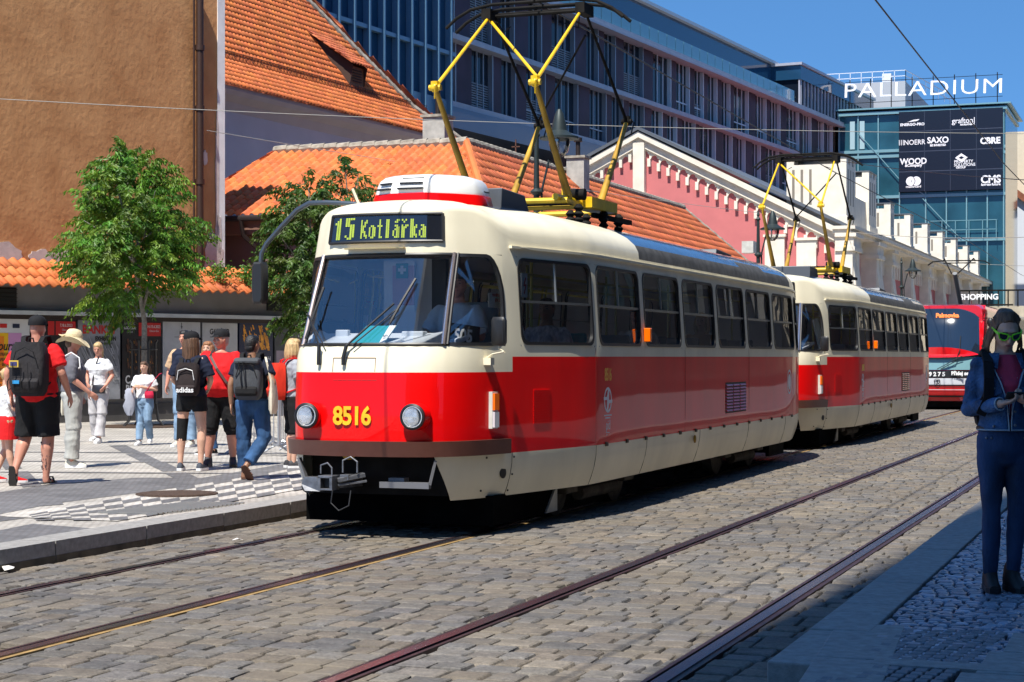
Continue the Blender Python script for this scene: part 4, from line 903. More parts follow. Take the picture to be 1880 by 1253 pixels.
chimney(rc, 776, 816, 216, 43.6, 5.0, mat('chimney_stone', (.42,.40,.36), .9, var=.25, vs=4, bump=.4), pot=.75)
chimney(rc, 1040, 1072, 291, 50, 5.0, mat('chimney_stone', (.42,.40,.36), .9), pot=.5)
g = MB(); p = onx(1265, 391, XRg+.3); # roof hatch
g.box((XE-.9,p.y+4,5.5),(XE-.45,p.y+4.6,5.95)); g.build('roof_hatch', m_whited, rc, world=True)
# finial cross
fp = onx(947, 287, XRg); g = MB(); g.bar((XRg,fp.y,zR),(XRg,fp.y,zR+.55),.03,.03); g.bar((XRg-.12,fp.y,zR+.35),(XRg+.12,fp.y,zR+.35),.03,.03,up=V((0,1,0))); g.build('roof_finial', mat('guard_rust', (.1,.04,.025), .8), rc, world=True)
# conservatory frame against the grey wall
rk = empty('lean_to_roof', uz(440, 350, 52), 0, 'small lean-to roof of dirty glass and wooden bars beside the tiled roof', 'roof')
q4 = [uz(400, 300, 53), uz(440, 296, 54), uz(476, 332, 54), uz(425, 405, 50), uz(398, 400, 49)]
g = MB(); g.extr(q4, (0,.03,-.05)); g.build('glass_sheet', mat('dirty_sheet', (.18,.18,.19), .4, var=.3, vs=4), rk, world=True)
g = MB()
for a, b in ((q4[0],q4[1]),(q4[1],q4[2]),(q4[0].lerp(q4[1],.35),q4[3].lerp(q4[2],.4)),(q4[1]+V((0,0,0)),q4[3].lerp(q4[2],.75)),(q4[0].lerp(q4[4],.5),q4[2].lerp(q4[3],.45)),(q4[0],q4[4])): g.bar(a+V((0,-.08,.05)), b+V((0,-.08,.05)), .10, .10)
g.build('wooden_frame', m_wood, rk, world=True)
# ---- A: ochre building + D: poster wall with tiled coping
dD = V((3.0, 7.5, 0)).normalized(); nD = V((-dD.y, dD.x, 0)); D0 = V((-22.0, 30.3, 0))
Dp = lambda al, o, z: D0 + dD*al - nD*o + V((0,0,z))         # o: towards the square
def onD(px, py, o=0.0):
    p0 = D0 - nD*o; d = uz(px, py, 1)-camo.location; t = (p0-camo.location).dot(nD)/d.dot(nD); p = camo.location + d*t; return (p-D0).dot(dD), p.z
m_och = mat('ochre_plaster', (.42,.185,.066), .9, var=.0, vs=1.6, bump=.6, bs=9, col2=(.60,.305,.125), band=(.25,.72), stretch=(1,1,.8))
ra = empty('ochre_building', Dp(0,-1.6,0), 0, 'tall windowless ochre plastered building with peeling patches behind the poster wall', 'building')
aR, _ = onD(400, 400, -1.6); aQ, _ = onD(412, 400, -1.6)
g = MB(); g.extr([Dp(-14,-1.6,0), Dp(aR-.02,-1.6,0), Dp(aR-.02,-2.6,0), Dp(-14,-2.6,0)], (0,0,9.95)); g.build('wall', m_och, ra, world=True)
g = MB(); g.extr([Dp(aR-.02,-1.58,0), Dp(aQ,-1.58,0), Dp(aQ,-1.9,0), Dp(aR-.02,-1.9,0)], (0,0,9.95)); g.build('corner_strip', mat('strip_white', (.80,.79,.77), .8, var=.1, vs=3), ra, world=True)
m_peel = mat('peeled_plaster', (.60,.52,.47), .9, var=.15, vs=4, bump=.3)
q = random.Random(4)
def blob(mb, cx_, cy_, w_, h_, o, q, n=26, flat=None):
    pts = []
    for k in range(n):
        a = 2*pi*k/n; r = q.uniform(.78, 1.12); al = cx_+w_*r*cos(a); z = cy_+h_*r*sin(a)
        if flat is not None: z = max(z, flat)
        pts.append(Dp(al, o, z))
    mb.extr(pts, nD*.02)
for px, py, w_, h_ in ((12,470,.45,.28),(80,474,.35,.18),(118,478,.35,.30),(392,470,.28,.55),(402,430,.10,.5),(377,290,.07,.17),(399,330,.05,1.5)):
    al, z = onD(px, py, -1.58); g = MB(); blob(g, al, z, w_, h_, -1.575, q); g.build('peeled_patch', m_peel, ra, world=True)
a0, _ = onD(366, 300, -1.5); g = MB(); g.tube([Dp(a0,-1.48,2), Dp(a0,-1.48,9.9)], .085, 12)
for z in (5.5,7.2,8.6): g.tube([Dp(a0,-1.48,z), Dp(a0,-1.48,z+.12)], .11, 12)
g.tube([Dp(a0-.14,-1.52,2), Dp(a0-.14,-1.52,9.9)], .028, 6); g.build('downpipe', mat('pipe_brown', (.06,.03,.02), .5, .3), ra, smooth=1, world=True)
# poster wall
rd = empty('poster_wall', Dp(4,0,0), 0, 'low grey wall with tiled coping carrying a long row of event posters', 'wall')
zt = 3.20; aE = 8.1
g = MB(); g.extr([Dp(-6,0,0), Dp(aE,0,0), Dp(aE,-1.0,0), Dp(-6,-1.0,0)], (0,0,zt-.18)); g.build('wall', m_wgreyd, rd, world=True)
g = MB(); g.extr([Dp(-6,.06,0), Dp(aE,.06,0), Dp(aE,0,0), Dp(-6,0,0)], (0,0,.52)); g.build('plinth', mat('plinth_dark', (.075,.07,.068), .8, var=.2, vs=3), rd, world=True)
g = MB(); g.extr([Dp(-6,.28,2.36), Dp(aE,.28,2.36), Dp(aE,.28,2.44), Dp(-6,.28,2.44)], nD*.28); g.build('poster_rail', mat('rail_white', (.5,.5,.48), .5, var=.15, vs=3), rd, world=True)
g = MB(); g.extr([Dp(-6,.2,2.27), Dp(aE,.2,2.27), Dp(aE,.2,2.36), Dp(-6,.2,2.36)], nD*.2); g.build('poster_box', m_gut, rd, world=True)
tiles(Dp(-6,.42,zt-.28), Dp(aE,.42,zt-.28), Dp(-6,-.5,zt+.30), Dp(aE,-.5,zt+.30), 'coping_tiles', rd, m_tile, tw=.24, tl=.38, amp=.055)
tiles(Dp(aE,-1.42,zt-.28), Dp(-6,-1.42,zt-.28), Dp(aE,-.5,zt+.30), Dp(-6,-.5,zt+.30), 'coping_tiles', rd, m_tile2, tw=.24, tl=.38, amp=.055)
for px0, px1, py0, py1 in ((-20,30,527,566),(490,540,548,572)):
    g = MB(); b0, z1 = onD(px0, py0, .02); b1, z0 = onD(px1, py1, .02); g.extr([Dp(b0,.03,z0),Dp(b1,.03,z0),Dp(b1,.03,z1),Dp(b0,.03,z1)], nD*.02); v = g.build('vent_grille', m_blk, rd, world=True)
    g = MB()
    for k in range(5): zz_ = z0+(z1-z0)*(k+.5)/5; g.bar(Dp(b0,.05,zz_), Dp(b1,.05,zz_), .03, .012)
    g.build('vent_slat', m_gut, v, world=True)
# posters
def poster(px0, px1, bg, label, top=584, bot=735, **kw):
    b0, _ = onD(px0, 650, .12); b1, _ = onD(px1, 650, .12); z1 = 2.29; z0 = .62
    po = empty('poster', Dp((b0+b1)/2, .12, z0), 0, label, 'poster', 'posters on the low wall')
    g = MB(); g.extr([Dp(b0+.02,.12,z0),Dp(b1-.02,.12,z0),Dp(b1-.02,.12,z1),Dp(b0+.02,.12,z1)], nD*.06); g.build('poster_sheet', bg, po, world=True, bevel=0)
    W_, H_ = b1-b0, z1-z0; lay = [0]
    def rect(x0, x1, y0, y1, m, nm='poster_block'):
        lay[0] += 1; o = .122+lay[0]*.0012; g = MB(); g.extr([Dp(b0+x0*W_,o,z0+y0*H_),Dp(b0+x1*W_,o,z0+y0*H_),Dp(b0+x1*W_,o,z0+y1*H_),Dp(b0+x0*W_,o,z0+y1*H_)], nD*.001); return g.build(nm, m, po, world=True)
    def txt(s, x, y, size, m, sx=1, off=.0, al='CENTER', sp=1, shear=0):
        lay[0] += 1; o = .124+lay[0]*.0012; return text(s, size, frame(Dp(b0+x*W_, o, z0+y*H_), dD, (0,0,1)), m, po, 'poster_lettering', off=off, ext=.0005, align=al, sx=sx, sp=sp, shear=shear)
    def pic(x0, x1, y0, y1, m, seed, n=30, wr=(.02,.08), hr=(.05,.3), slant=0):
        lay[0] += 1; qq = random.Random(seed); g = MB(); o = .122+lay[0]*.0012
        for k in range(n):
            w_, h_ = qq.uniform(*wr), qq.uniform(*hr); x = qq.uniform(x0, x1-w_); y = qq.uniform(y0, y1-h_); dx = slant*h_*qq.uniform(.6,1.3)
            pts = [(x,y+h_),(x+w_*.5,y+h_*.9),(x+w_+dx,y),(x+w_*.4+dx,y)]
            pts = [(min(max(a, x0), x1), b) for a, b in pts]
            g.extr([Dp(b0+a*W_,o+k*.00004,z0+b*H_) for a, b in pts], nD*.001)
        return g.build('poster_picture', m, po, world=True)
    return po, rect, txt, pic
pm = lambda n, c, r=.45, **k: mat('print_'+n, c, r, **k)
p_wh = pm('white', (.62,.61,.6)); p_bk = pm('black', (.008,.008,.01)); p_rd = pm('red', (.55,.015,.015)); p_gy = pm('grey', (.23,.235,.25), var=.5, vs=2.5); p_nv = pm('navy', (.012,.018,.05))
p_or = pm('orange', (.85,.22,.01)); p_yl = pm('yellow', (.85,.48,.01)); p_pk = pm('pink', (.6,.28,.5)); p_lg = pm('light_grey', (.45,.45,.46), var=.12, vs=3); p_br = pm('brown', (.10,.04,.02), var=.6, vs=9); p_gd = pm('gold', (.75,.28,.02), var=.5, vs=12); p_dg = pm('dark_grey', (.05,.052,.058), var=.6, vs=3)
po, rect, txt, pic = poster(-75, 56, p_wh, 'white and orange poster with the word colours, first from the left')
rect(.0, .87, .03, .82, p_yl); rect(.3, .62, .03, .78, p_or); rect(.68, .87, .5, .82, p_pk); rect(.40,.50,.88,.93,p_nv); rect(.56,.66,.88,.93,p_rd); rect(.74,.84,.88,.93,p_nv)
txt('Colours', .55, .66, .26, p_bk, .8, .004, shear=.3); 
for k, s_ in enumerate(('OF OSTRAVA','LANDSCAPES · SUN','BUILDINGS · INTERIOR','STREET · WALL IN','TRANSFORMERS','AMBIENT ELEMENTS','ARTISTS · FILM')): txt(s_, .56, .56-k*.062, .085, p_br, .8, .002)
txt('EXHIBITION', .68, .26 if False else .10, .07, p_bk)
po, rect, txt, pic = poster(57, 141, p_bk, 'black orchestra poster with a red date box behind the man in the cap')
txt('ORCHESTR', .16, .91, .09, p_wh, .7, .002); rect(.36,.50,.80,.97,p_rd); rect(.53,.97,.80,.97,p_rd); txt('7./8.6.2023', .76, .92, .085, p_wh, .8, .001); txt('Obecní dům', .78, .865, .06, p_wh, .8); txt('Smetanova síň', .77, .825, .05, p_wh, .8); pic(.2,.95,.1,.75,p_dg,3,40)
po, rect, txt, pic = poster(142, 222, p_gy, 'grey streaked poster headed BANKSY EXHIBITION in red and black')
pic(.02,.98,.15,.8,p_lg,8,46,(.01,.05),(.1,.35),.8); pic(.02,.98,.05,.8,p_dg,9,30,(.01,.06),(.1,.3),.8); txt('BANKSY', .5, .87, .24, p_rd, .95, .008); txt('EXHIBITION', .64, .76, .12, p_bk, .8, .005); txt('OPEN EVERYDAY', .64, .70, .055, p_bk, .9, .001)
for k in range(7): rect(.80,.93-.02*(k%3),.40-k*.025,.41-k*.025,p_lg)
po, rect, txt, pic = poster(223, 297, p_bk, 'black orchestra poster with white letters CA BU behind the tree trunk')
txt('SYMPHONIC', .2, .955, .07, p_lg, .7); txt('ORCHESTR', .2, .90, .085, p_wh, .7, .002); txt('PRAGUE', .2, .85, .06, p_lg, .7); rect(.42,.60,.80,.97,p_rd); rect(.63,.97,.80,.97,p_rd); txt('14./15.6.2023', .79, .92, .085, p_wh, .75, .001); txt('Obecní dům', .8, .865, .06, p_wh, .8)
pic(.1,.9,.3,.78,p_br,5,70,(.02,.06),(.02,.10)); pic(.1,.9,.3,.75,p_gd,6,18,(.01,.03),(.01,.04)); txt('CA', .20, .24, .24, p_lg, .75, .006); txt('BU', .20, .12, .24, p_lg, .75, .006); rect(.05,.12,.0,.03,p_lg); rect(.18,.25,.0,.03,p_lg)
po, rect, txt, pic = poster(298, 369, p_lg, 'pale grey poster with a small figure in a dark hat at its centre')
rect(.485,.5,.90,.98,p_bk); rect(.47,.52,.92,.93,p_bk); txt('Prague', .5, .86, .05, p_bk); txt('collection', .5, .82, .035, p_bk); rect(.3,.72,.79,.795,p_bk)
po, rect, txt, pic = poster(370, 437, p_gy, 'pale blue-grey poster headed G60HMP')
rect(.02,.98,.6,.98,p_lg); txt('G60HMP', .48, .865, .17, p_bk, .86, .005)
po, rect, txt, pic = poster(438, 502, p_nv, 'navy poster with a swirl of orange brush strokes')
pic(.1,.9,.62,.97,p_gd,21,60,(.04,.12),(.02,.12)); txt('H', .87, .5, .16, p_wh, .8, .004); txt('L', .87, .38, .16, p_wh, .8, .004); rect(.6,.92,.3,.32,p_gd); rect(.6,.9,.15,.17,p_lg)
po, rect, txt, pic = poster(503, 585, p_dg, 'dark grey poster with small orange writing, last before the tram')
rect(.05,.97,.0,.62,pm('mauve', (.25,.2,.24), var=.2, vs=2)); txt('ZNAHI', .55, .90, .12, pm('rust', (.5,.12,.02)), .9, .003); pic(.3,.8,.66,.84,p_br,30,40,(.03,.08),(.02,.06)); pic(.3,.95,.66,.84,p_lg,31,10,(.03,.06),(.02,.04)); txt('f', .4, .3, .3, p_bk)
# ---- Office block with purple panels
aO = V((.104, .9946, 0)).normalized(); nO = V((aO.y, -aO.x, 0)); P0 = V((-31.36, 100.3, 0))
Op = lambda m_, o, z: P0 + aO*m_ + nO*o + V((0,0,z))
ro = empty('office_block', Op(-21,0,0), 0, 'modern office block with purple panels, blinds and grey floor bands', 'office building')
m_pur = mat('purple_panel', (.052,.030,.050), .5, .0, var=.3, vs=.5, spec=.15); m_band = mat('band_grey', (.33,.34,.39), .5, var=.08, vs=2); m_ogl = mat('office_glass', (.006,.010,.018), .12, spec=.28); m_blind = mat('blind_grey', (.13,.135,.15), .5); m_strip = mat('strip_white2', (.62,.63,.66), .4)
m_bg = mat('blue_glass', (.012,.050,.105), .08, spec=.5); m_bfin = mat('glass_fin', (.10,.20,.30), .25)
g = MB(); g.extr([Op(-21.3,-.55,13.9), Op(50,-.55,13.9), Op(50,-16,13.9), Op(-21.3,-16,13.9)], (0,0,6.9)); g.extr([Op(-21.3,-3.2,0), Op(50,-3.2,0), Op(50,-16,0), Op(-21.3,-16,0)], (0,0,13.9)); g.build('structure_core', m_ogl, ro, world=True)
q = random.Random(12)
for z0, z1 in ((13.9, 17.25), (17.25, 20.85)):
    g = MB(); g.extr([Op(-21.3,.35,z0-.14), Op(50,.35,z0-.14), Op(50,.35,z0+.14), Op(-21.3,.35,z0+.14)], -nO*1.0); g.build('floor_band', m_band, ro, world=True)
    x = -21.2+q.uniform(0,.5); k = 0
    while x < 49:
        wp_ = q.choice((1.1,1.5,1.9,1.2)); ww = q.choice((2.9,1.5,1.6,2.2))
        g = MB(); g.extr([Op(x,-.25,z0+.14), Op(x+wp_-.05,-.25,z0+.14), Op(x+wp_-.05,-.25,z1-.14), Op(x,-.25,z1-.14)], -nO*.3); g.build('facade_panel', m_pur, ro, world=True)
        x += wp_; g = MB(); g.extr([Op(x,-.42,z0+.14), Op(x+ww,-.42,z0+.14), Op(x+ww,-.42,z1-.14), Op(x,-.42,z1-.14)], -nO*.1)
        w0 = g.build('window', m_ogl, ro, world=True)
        g = MB(); nb = q.choice((0,0,11,22)) if x < 12 else q.choice((0,0,0,8))
        for b in range(nb): g.extr([Op(x+.06,-.36,z0+.25+b*.125), Op(x+ww-.1,-.36,z0+.25+b*.125), Op(x+ww-.1,-.36,z0+.33+b*.125), Op(x+.06,-.36,z0+.33+b*.125)], -nO*.02)
        if nb: g.build('blind', m_blind, w0, world=True)
        g = MB(); g.extr([Op(x+ww-.09,-.15,z0+.14), Op(x+ww,-.15,z0+.14), Op(x+ww,-.15,z1-.14), Op(x+ww-.09,-.15,z1-.14)], -nO*.28)
        for f in ((.5,) if ww < 2 else (.33,.66)): g.extr([Op(x+ww*f-.03,-.33,z0+.14), Op(x+ww*f+.03,-.33,z0+.14), Op(x+ww*f+.03,-.33,z1-.14), Op(x+ww*f-.03,-.33,z1-.14)], -nO*.06)
        if q.random() < .45: g.extr([Op(x+.05,-.33,z0+.9), Op(x+ww,-.33,z0+.9), Op(x+ww,-.33,z0+.98), Op(x+.05,-.33,z0+.98)], -nO*.06)
        g.build('window_frame', m_strip if x > 8 else mat('frame_steel', (.3,.32,.36), .4, .4), w0, world=True)
        x += ww
# lower floor, right part only visible beside the gable roof
g = MB(); g.extr([Op(-21.3,.9,12.6), Op(50,.9,12.6), Op(50,.9,13.4), Op(-21.3,.9,13.4)], -nO*4.2); g.extr([Op(-21.3,.45,13.4), Op(50,.45,13.4), Op(50,.45,13.75), Op(-21.3,.45,13.75)], -nO*3.0, ); g.build('soffit', mat('soffit_grey', (.13,.15,.20), .3, .3), ro, world=True)
x = 2
while x < 49:
    ww = q.choice((1.5,2.2)); g = MB(); g.extr([Op(x,-.4+1.4,9.9), Op(x+ww,1.0,9.9), Op(x+ww,1.0,12.6), Op(x,1.0,12.6)], -nO*.2); w0 = g.build('window', m_ogl if q.random() < .6 else m_pur, ro, world=True)
    g = MB(); g.extr([Op(x+ww-.1,1.12,9.9), Op(x+ww,1.12,9.9), Op(x+ww,1.12,12.6), Op(x+ww-.1,1.12,12.6)], -nO*.1); g.build('window_frame', m_strip, w0, world=True); x += ww
# terrace level
g = MB(); g.extr([Op(-21.3,.6,20.72), Op(50,.6,20.72), Op(50,.6,21.0), Op(-21.3,.6,21.0)], -nO*6); g.extr([Op(-21.3,.7,20.60), Op(50,.7,20.60), Op(50,.7,20.74), Op(-21.3,.7,20.74)], -nO*.4); g.build('terrace_band', m_band, ro, world=True)
g = MB(); g.extr([Op(-21,-2.5,21), Op(39,-2.5,21), Op(39,-14,21), Op(-21,-14,21)], (0,0,2.15)); g.build('penthouse', m_pur, ro, world=True)
g = MB(); g.extr([Op(-21,-2.2,23.0), Op(40,-2.2,23.0), Op(40,-2.2,24.5), Op(-21,-2.2,24.5)], -nO*.3); g.extr([Op(-21,-1.9,24.5), Op(40,-1.9,24.5), Op(40,-14,24.5), Op(-21,-14,24.5)], (0,0,.16)); g.build('roof_glazing', m_bg, ro, world=True)
g = MB(); g.extr([Op(-21,-1.85,24.48), Op(40,-1.85,24.48), Op(40,-1.85,24.70), Op(-21,-1.85,24.70)], -nO*.5); g.build('roof_edge', mat('roof_edge_grey', (.45,.47,.50), .4), ro, world=True)
bal = mat('balustrade_glass', (.09,.22,.25), .08, spec=.9, coat=.5)
for k in range(38):
    x = -20+k*1.5
    g = MB(); g.extr([Op(x+.04,.35,21), Op(x+1.46,.35,21), Op(x+1.46,.35,21.95), Op(x+.04,.35,21.95)], -nO*.03); g.build('balustrade_pane', bal, ro, world=True)
g = MB()
for k in range(60): x = -20+k*.98; g.bar(Op(x,-2.45,21), Op(x,-2.45,23), .08, .05)
g.build('penthouse_mullions', m_band, ro, world=True)
q = random.Random(77); g = MB()
for k in range(420):
    x = q.choice((q.gauss(-2,2), q.gauss(15,1), q.gauss(27,2), q.gauss(34,3))); c = Op(x, -.1+q.uniform(-.2,.3), 21.1+abs(q.gauss(0,.35))); d = V((q.uniform(-1,1),q.uniform(-1,1),q.uniform(-.2,1))).normalized()*.16; e = d.cross(V((0,0,1)))*.35
    g.poly([c-e, c+e, c+d+e*.2, c+d-e*.2])
g.build('terrace_shrub', mat('terrace_green', (.10,.17,.05), .7, var=.5, vs=2), ro, world=True)
# raised end pavilion
pv = lambda m_, o, z: Op(m_, o, z)
g = MB(); g.extr([pv(39.5,0,20.9), pv(61,0,20.9), pv(61,-12,20.9), pv(39.5,-12,20.9)], (0,0,2.3)); g.build('pavilion', m_ogl, ro, world=True)
g = MB(); g.extr([pv(39.3,.15,23.2), pv(61.2,.15,23.2), pv(61.2,-12,23.2), pv(39.3,-12,23.2)], (0,0,1.1)); g.build('pavilion_glazing', m_bg, ro, world=True)
g = MB(); g.extr([pv(39.1,.3,24.3), pv(61.4,.3,24.3), pv(61.4,-12,24.3), pv(39.1,-12,24.3)], (0,0,.2)); g.extr([pv(43,-2,24.5), pv(45,-2,24.5), pv(45,-4,24.5), pv(43,-4,24.5)], (0,0,.5))
for k in range(23): g.bar(pv(39.6+k*.95,.05,20.9), pv(39.6+k*.95,.05,23.2), .12, .1)
for k in range(5): g.bar(pv(39.4,-k*2.4,20.9), pv(39.4,-k*2.4,23.2), .12, .1)
g.build('pavilion_frame', m_band, ro, world=True)
# blue glass wing at the left end
for k in range(13):
    x = -37.5+k*1.25
g = MB(); g.extr([Op(-40,1.6,0), Op(-21.4,1.6,0), Op(-21.4,-14,0), Op(-40,-14,0)], (0,0,24)); gw = g.build('glass_wing', m_bg, ro, world=True)
g = MB()
for k in range(13): x = -37+k*1.25; g.extr([Op(x,1.95,2), Op(x+.12,1.95,2), Op(x+.12,1.95,23.9), Op(x,1.95,23.9)], -nO*.34)
for z in (15.7,): g.extr([Op(-40,1.85,z), Op(-21.4,1.85,z), Op(-21.4,1.85,z+.18), Op(-40,1.85,z+.18)], -nO*.24)
for z in (12.6,20.2): g.extr([Op(-40,1.7,z), Op(-21.4,1.7,z), Op(-21.4,1.7,z+1.0), Op(-40,1.7,z+1.0)], -nO*.12)
g.build('glass_fins', m_bfin, gw, world=True)
# ---- shopping palace: pink gable + long arcade
YG = 83.4; XF = -14.56; XA = -24.0; zA = 12.4; zC = 7.6
m_pink = mat('pink_plaster', (.53,.155,.155), .8, var=.07, vs=1.2, bump=.1, bs=20); m_stone = mat('cream_stone', (.74,.68,.57), .75, var=.10, vs=2, bump=.15, bs=15); m_groof = mat('grey_metal_roof', (.135,.15,.17), .45, .3, var=.15, vs=1); m_dstn = mat('dark_red_plaster', (.26,.05,.05), .8)
rp_ = empty('shopping_palace', (XF, YG, 0), 0, 'long pink palace with a stepped-arch gable, cream pilasters and battlement turrets', 'building')
g = MB(); g.extr([(XF,YG,0),(XF,YG,zC),(XA,YG,zA-.3),(2*XA-XF,YG,zC),(2*XA-XF,YG,0)], (0,14,0)); g.extr([(XF,YG+14,0),(XF,215,0),(XF-14,215,0),(XF-14,YG+14,0)], (0,0,zC-.1)); g.build('wall', m_pink, rp_, world=True)
g = MB()
for sx in (1, -1):
    e = V((XA+sx*(XF-XA+.5 if sx > 0 else (XF-XA+.5)), YG-.5, zC-.1)); t = V((XA, YG-.5, zA)); d = (t-e)
    g.extr([e, t, t+V((0,0,.16)), e+V((0,0,.16))], (0,26,0))
g.build('roof', m_groof, rp_, world=True)
g = MB(); mo = MB()
for sx in (1, -1):
    e = V((XA+sx*(XF-XA), YG, zC-.25)); t = V((XA, YG, zA-.25)); d = t-e
    g.extr([e+V((0,-.42,-.10)), t+V((0,-.42,-.10)), t+V((0,-.42,.18)), e+V((0,-.42,.18))], (0,.42,0)); g.extr([e+V((0,-.22,-.50)), t+V((0,-.22,-.50)), t+V((0,-.22,-.10)), e+V((0,-.22,-.10))], (0,.22,0))
    n = 20
    for k in range(n):       # stepped little round arches under the rake
        p = e.lerp(t, (k+.5)/n); w_ = abs(d.x)/n; x0 = p.x-w_/2; x1 = p.x+w_/2; zt_ = p.z-.50 - (abs(d.z)/n)*.5; pts = []
        for j in range(9): a = pi*j/8; pts.append((p.x+cos(a)*w_*.34, zt_-.16+sin(a)*.17))
        ztop_ = p.z-.30
        g.extr([V((x1,YG-.09,ztop_+ (d.z/d.x)*(w_/2))), V((x1,YG-.09,zt_-.16)), *[V((a,YG-.09,b)) for a, b in pts], V((x0,YG-.09,zt_-.16)), V((x0,YG-.09,ztop_-(d.z/d.x)*(w_/2)))], (0,.09,0))
        g.box((x0-.075,YG-.20,zt_-.52),(x0+.075,YG,zt_-.14))
g.build('gable_cornice', m_stone, rp_, world=True)
g = MB(); g.box((XA-.28,YG-.34,zA-3.0),(XA+.28,YG,zA-.6)); g.loft([[V((XA+x*k,YG-.17+y*k,z)) for x, y in ((-.36,-.24),(.36,-.24),(.36,.17),(-.36,.17))] for k, z in ((1,zA-3.0),(1,zA-3.15),(.3,zA-3.6),(.05,zA-3.8))]); g.build('gable_pendant', m_stone, rp_, world=True)
for px in (1424, 1482):
    a = ony(px-18, 450, YG); b = ony(px+18, 440, YG); z1 = ony(px, 436 if px < 1450 else 442, YG).z
    g = MB(); g.box((a.x,YG-.25,0),(b.x,YG,z1)); g.box((a.x-.07,YG-.32,z1),(b.x+.07,YG,z1+.12)); g.box((a.x+.25,YG-.27,1),((a.x+b.x)/2-.06,YG-.24,z1-.5), 1); g.build('gable_pilaster', [m_stone, m_stone], rp_, world=True)
# long front
ys = [YG+.6] + [97.7+7.75*k for k in range(15)]
def turret(y, w_, z0, z1, big=False, x=XF):
    g = MB(); g.box((x-w_*.9, y-w_/2, z0), (x+.45, y+w_/2, z1-.28)); g.box((x-w_*.9-.06, y-w_/2-.06, z0), (x+.51, y+w_/2+.06, z0+.45))
    for i in range(3):
        for j in (0, 1):
            yy = y-w_/2+w_*(i/2.5); g.box((x+.45-.34 if j else x-w_*.9, yy, z1-.28), (x+.45 if j else x-w_*.9+.34, yy+w_*.2, z1))
    for k in range(3): g.box((x+.45, y-w_/2+w_*(.15+.27*k), z0+1.0), (x+.453, y-w_/2+w_*(.23+.27*k), z1-.5), 1); g.box((x-w_*.8+.4*k, y-w_/2-.003, z0+1.0), (x-w_*.8+.4*k+.12, y-w_/2, z1-.5), 1)
    g.box((x-w_*.9-.03, y-w_/2-.03, z1-.02), (x+.48, y+w_/2+.03, z1+.03), 2)
    return g.build('turret', [m_stone, mat('slot_shadow', (.22,.19,.15), .8), m_groof], rp_, world=True)
def pilaster(y, w_, big=False):
    g = MB(); d_ = .55 if not big else .8
    g.box((XF-.02, y-w_/2, 0), (XF+d_, y+w_/2, zC-1.2)); g.box((XF, y-w_/2-.1, zC-1.2), (XF+d_+.12, y+w_/2+.1, zC-1.0)); g.box((XF, y-w_/2-.02, zC-1.0), (XF+d_+.05, y+w_/2+.02, zC-.55)); g.box((XF, y-w_/2-.12, zC-.55), (XF+d_+.18, y+w_/2+.12, zC-.38))
    g.box((XF, y-.09, .5), (XF+d_+.06, y+.09, zC-1.2))
    # added wedge widening downwards, shaped like the triangle of sunlight on the pilaster
    g.extr([V((XF+d_, y-w_/2*.8, 0)), V((XF+d_+.75, y-w_/2*.8, 0)), V((XF+d_, y-w_/2*.8, zC-1.8))], (0, w_*.8, 0))
    return g.build('pilaster', m_stone, rp_, world=True)
for k, y in enumerate(ys):
    pilaster(y, 2.0 if k == 0 else 1.25, k == 0)
    if k == 0: turret(y+.7, 2.6, zC, 10.75, True); turret(y+7.2, 2.4, zC, 10.75, True); pilaster(y+7.2, 2.0, True)
    else: turret(y+.3, 1.35, zC-.1, 9.75)
g = MB(); g.box((XF-.1, YG-.5, zC-.38), (XF+.75, 215, zC-.2)); g.box((XF-.1, YG-.6, zC-.2), (XF+.95, 215, zC-.05)); g.box((XF-.1,YG,zC-.95),(XF+.12,215,zC-.38)); g.box((XF-.8, YG+2.5, zC-.05), (XF+.3, YG+8, zC+1.6)); g.build('cornice', m_stone, rp_, world=True)
g = MB(); g.extr([V((XF+.95,YG+10,zC-.05)), V((XF-3.5,YG+10,zC+1.6)), V((XF-3.5,YG+10,zC+1.7)), V((XF+1.0,YG+10,zC+.03))], (0,122,0)); g.build('front_roof', m_groof, rp_, world=True)
for k in range(len(ys)-1):
    ya, yb = ys[k]+1.0, ys[k+1]-.6
    if k == 0: ya = ys[0]+8.3
    g = MB()     # row of small corbels
    n = 7
    for j in range(n): yy = ya+(yb-ya)*(j+.5)/n; g.box((XF, yy-.16, zC-1.75), (XF+.18, yy+.16, zC-.95))
    g.box((XF, ya-.2, zC-1.1), (XF+.16, yb+.2, zC-.9)); g.build('corbel_row', m_stone, rp_, world=True)
    ym = (ya+yb)/2; g = MB(); ow = 1.35
    out = [V((XF+.06, ym-ow, 0)), V((XF+.06, ym-ow, 3.9))] + [V((XF+.06, ym-ow*cos(pi*j/8), 3.9+sin(pi*j/8)*.85)) for j in range(9)] + [V((XF+.06, ym+ow, 0))]
    g.extr(out, (-.05,0,0)); w0 = g.build('window', m_dstn, rp_, world=True)
    g = MB(); 
    for a, b in zip(out[1:-1], out[2:]): g.bar(a+V((.1,0,0)), b+V((.1,0,0)), .32, .32, up=V((1,0,0)))
    g.build('window_hood', m_stone, w0, world=True)
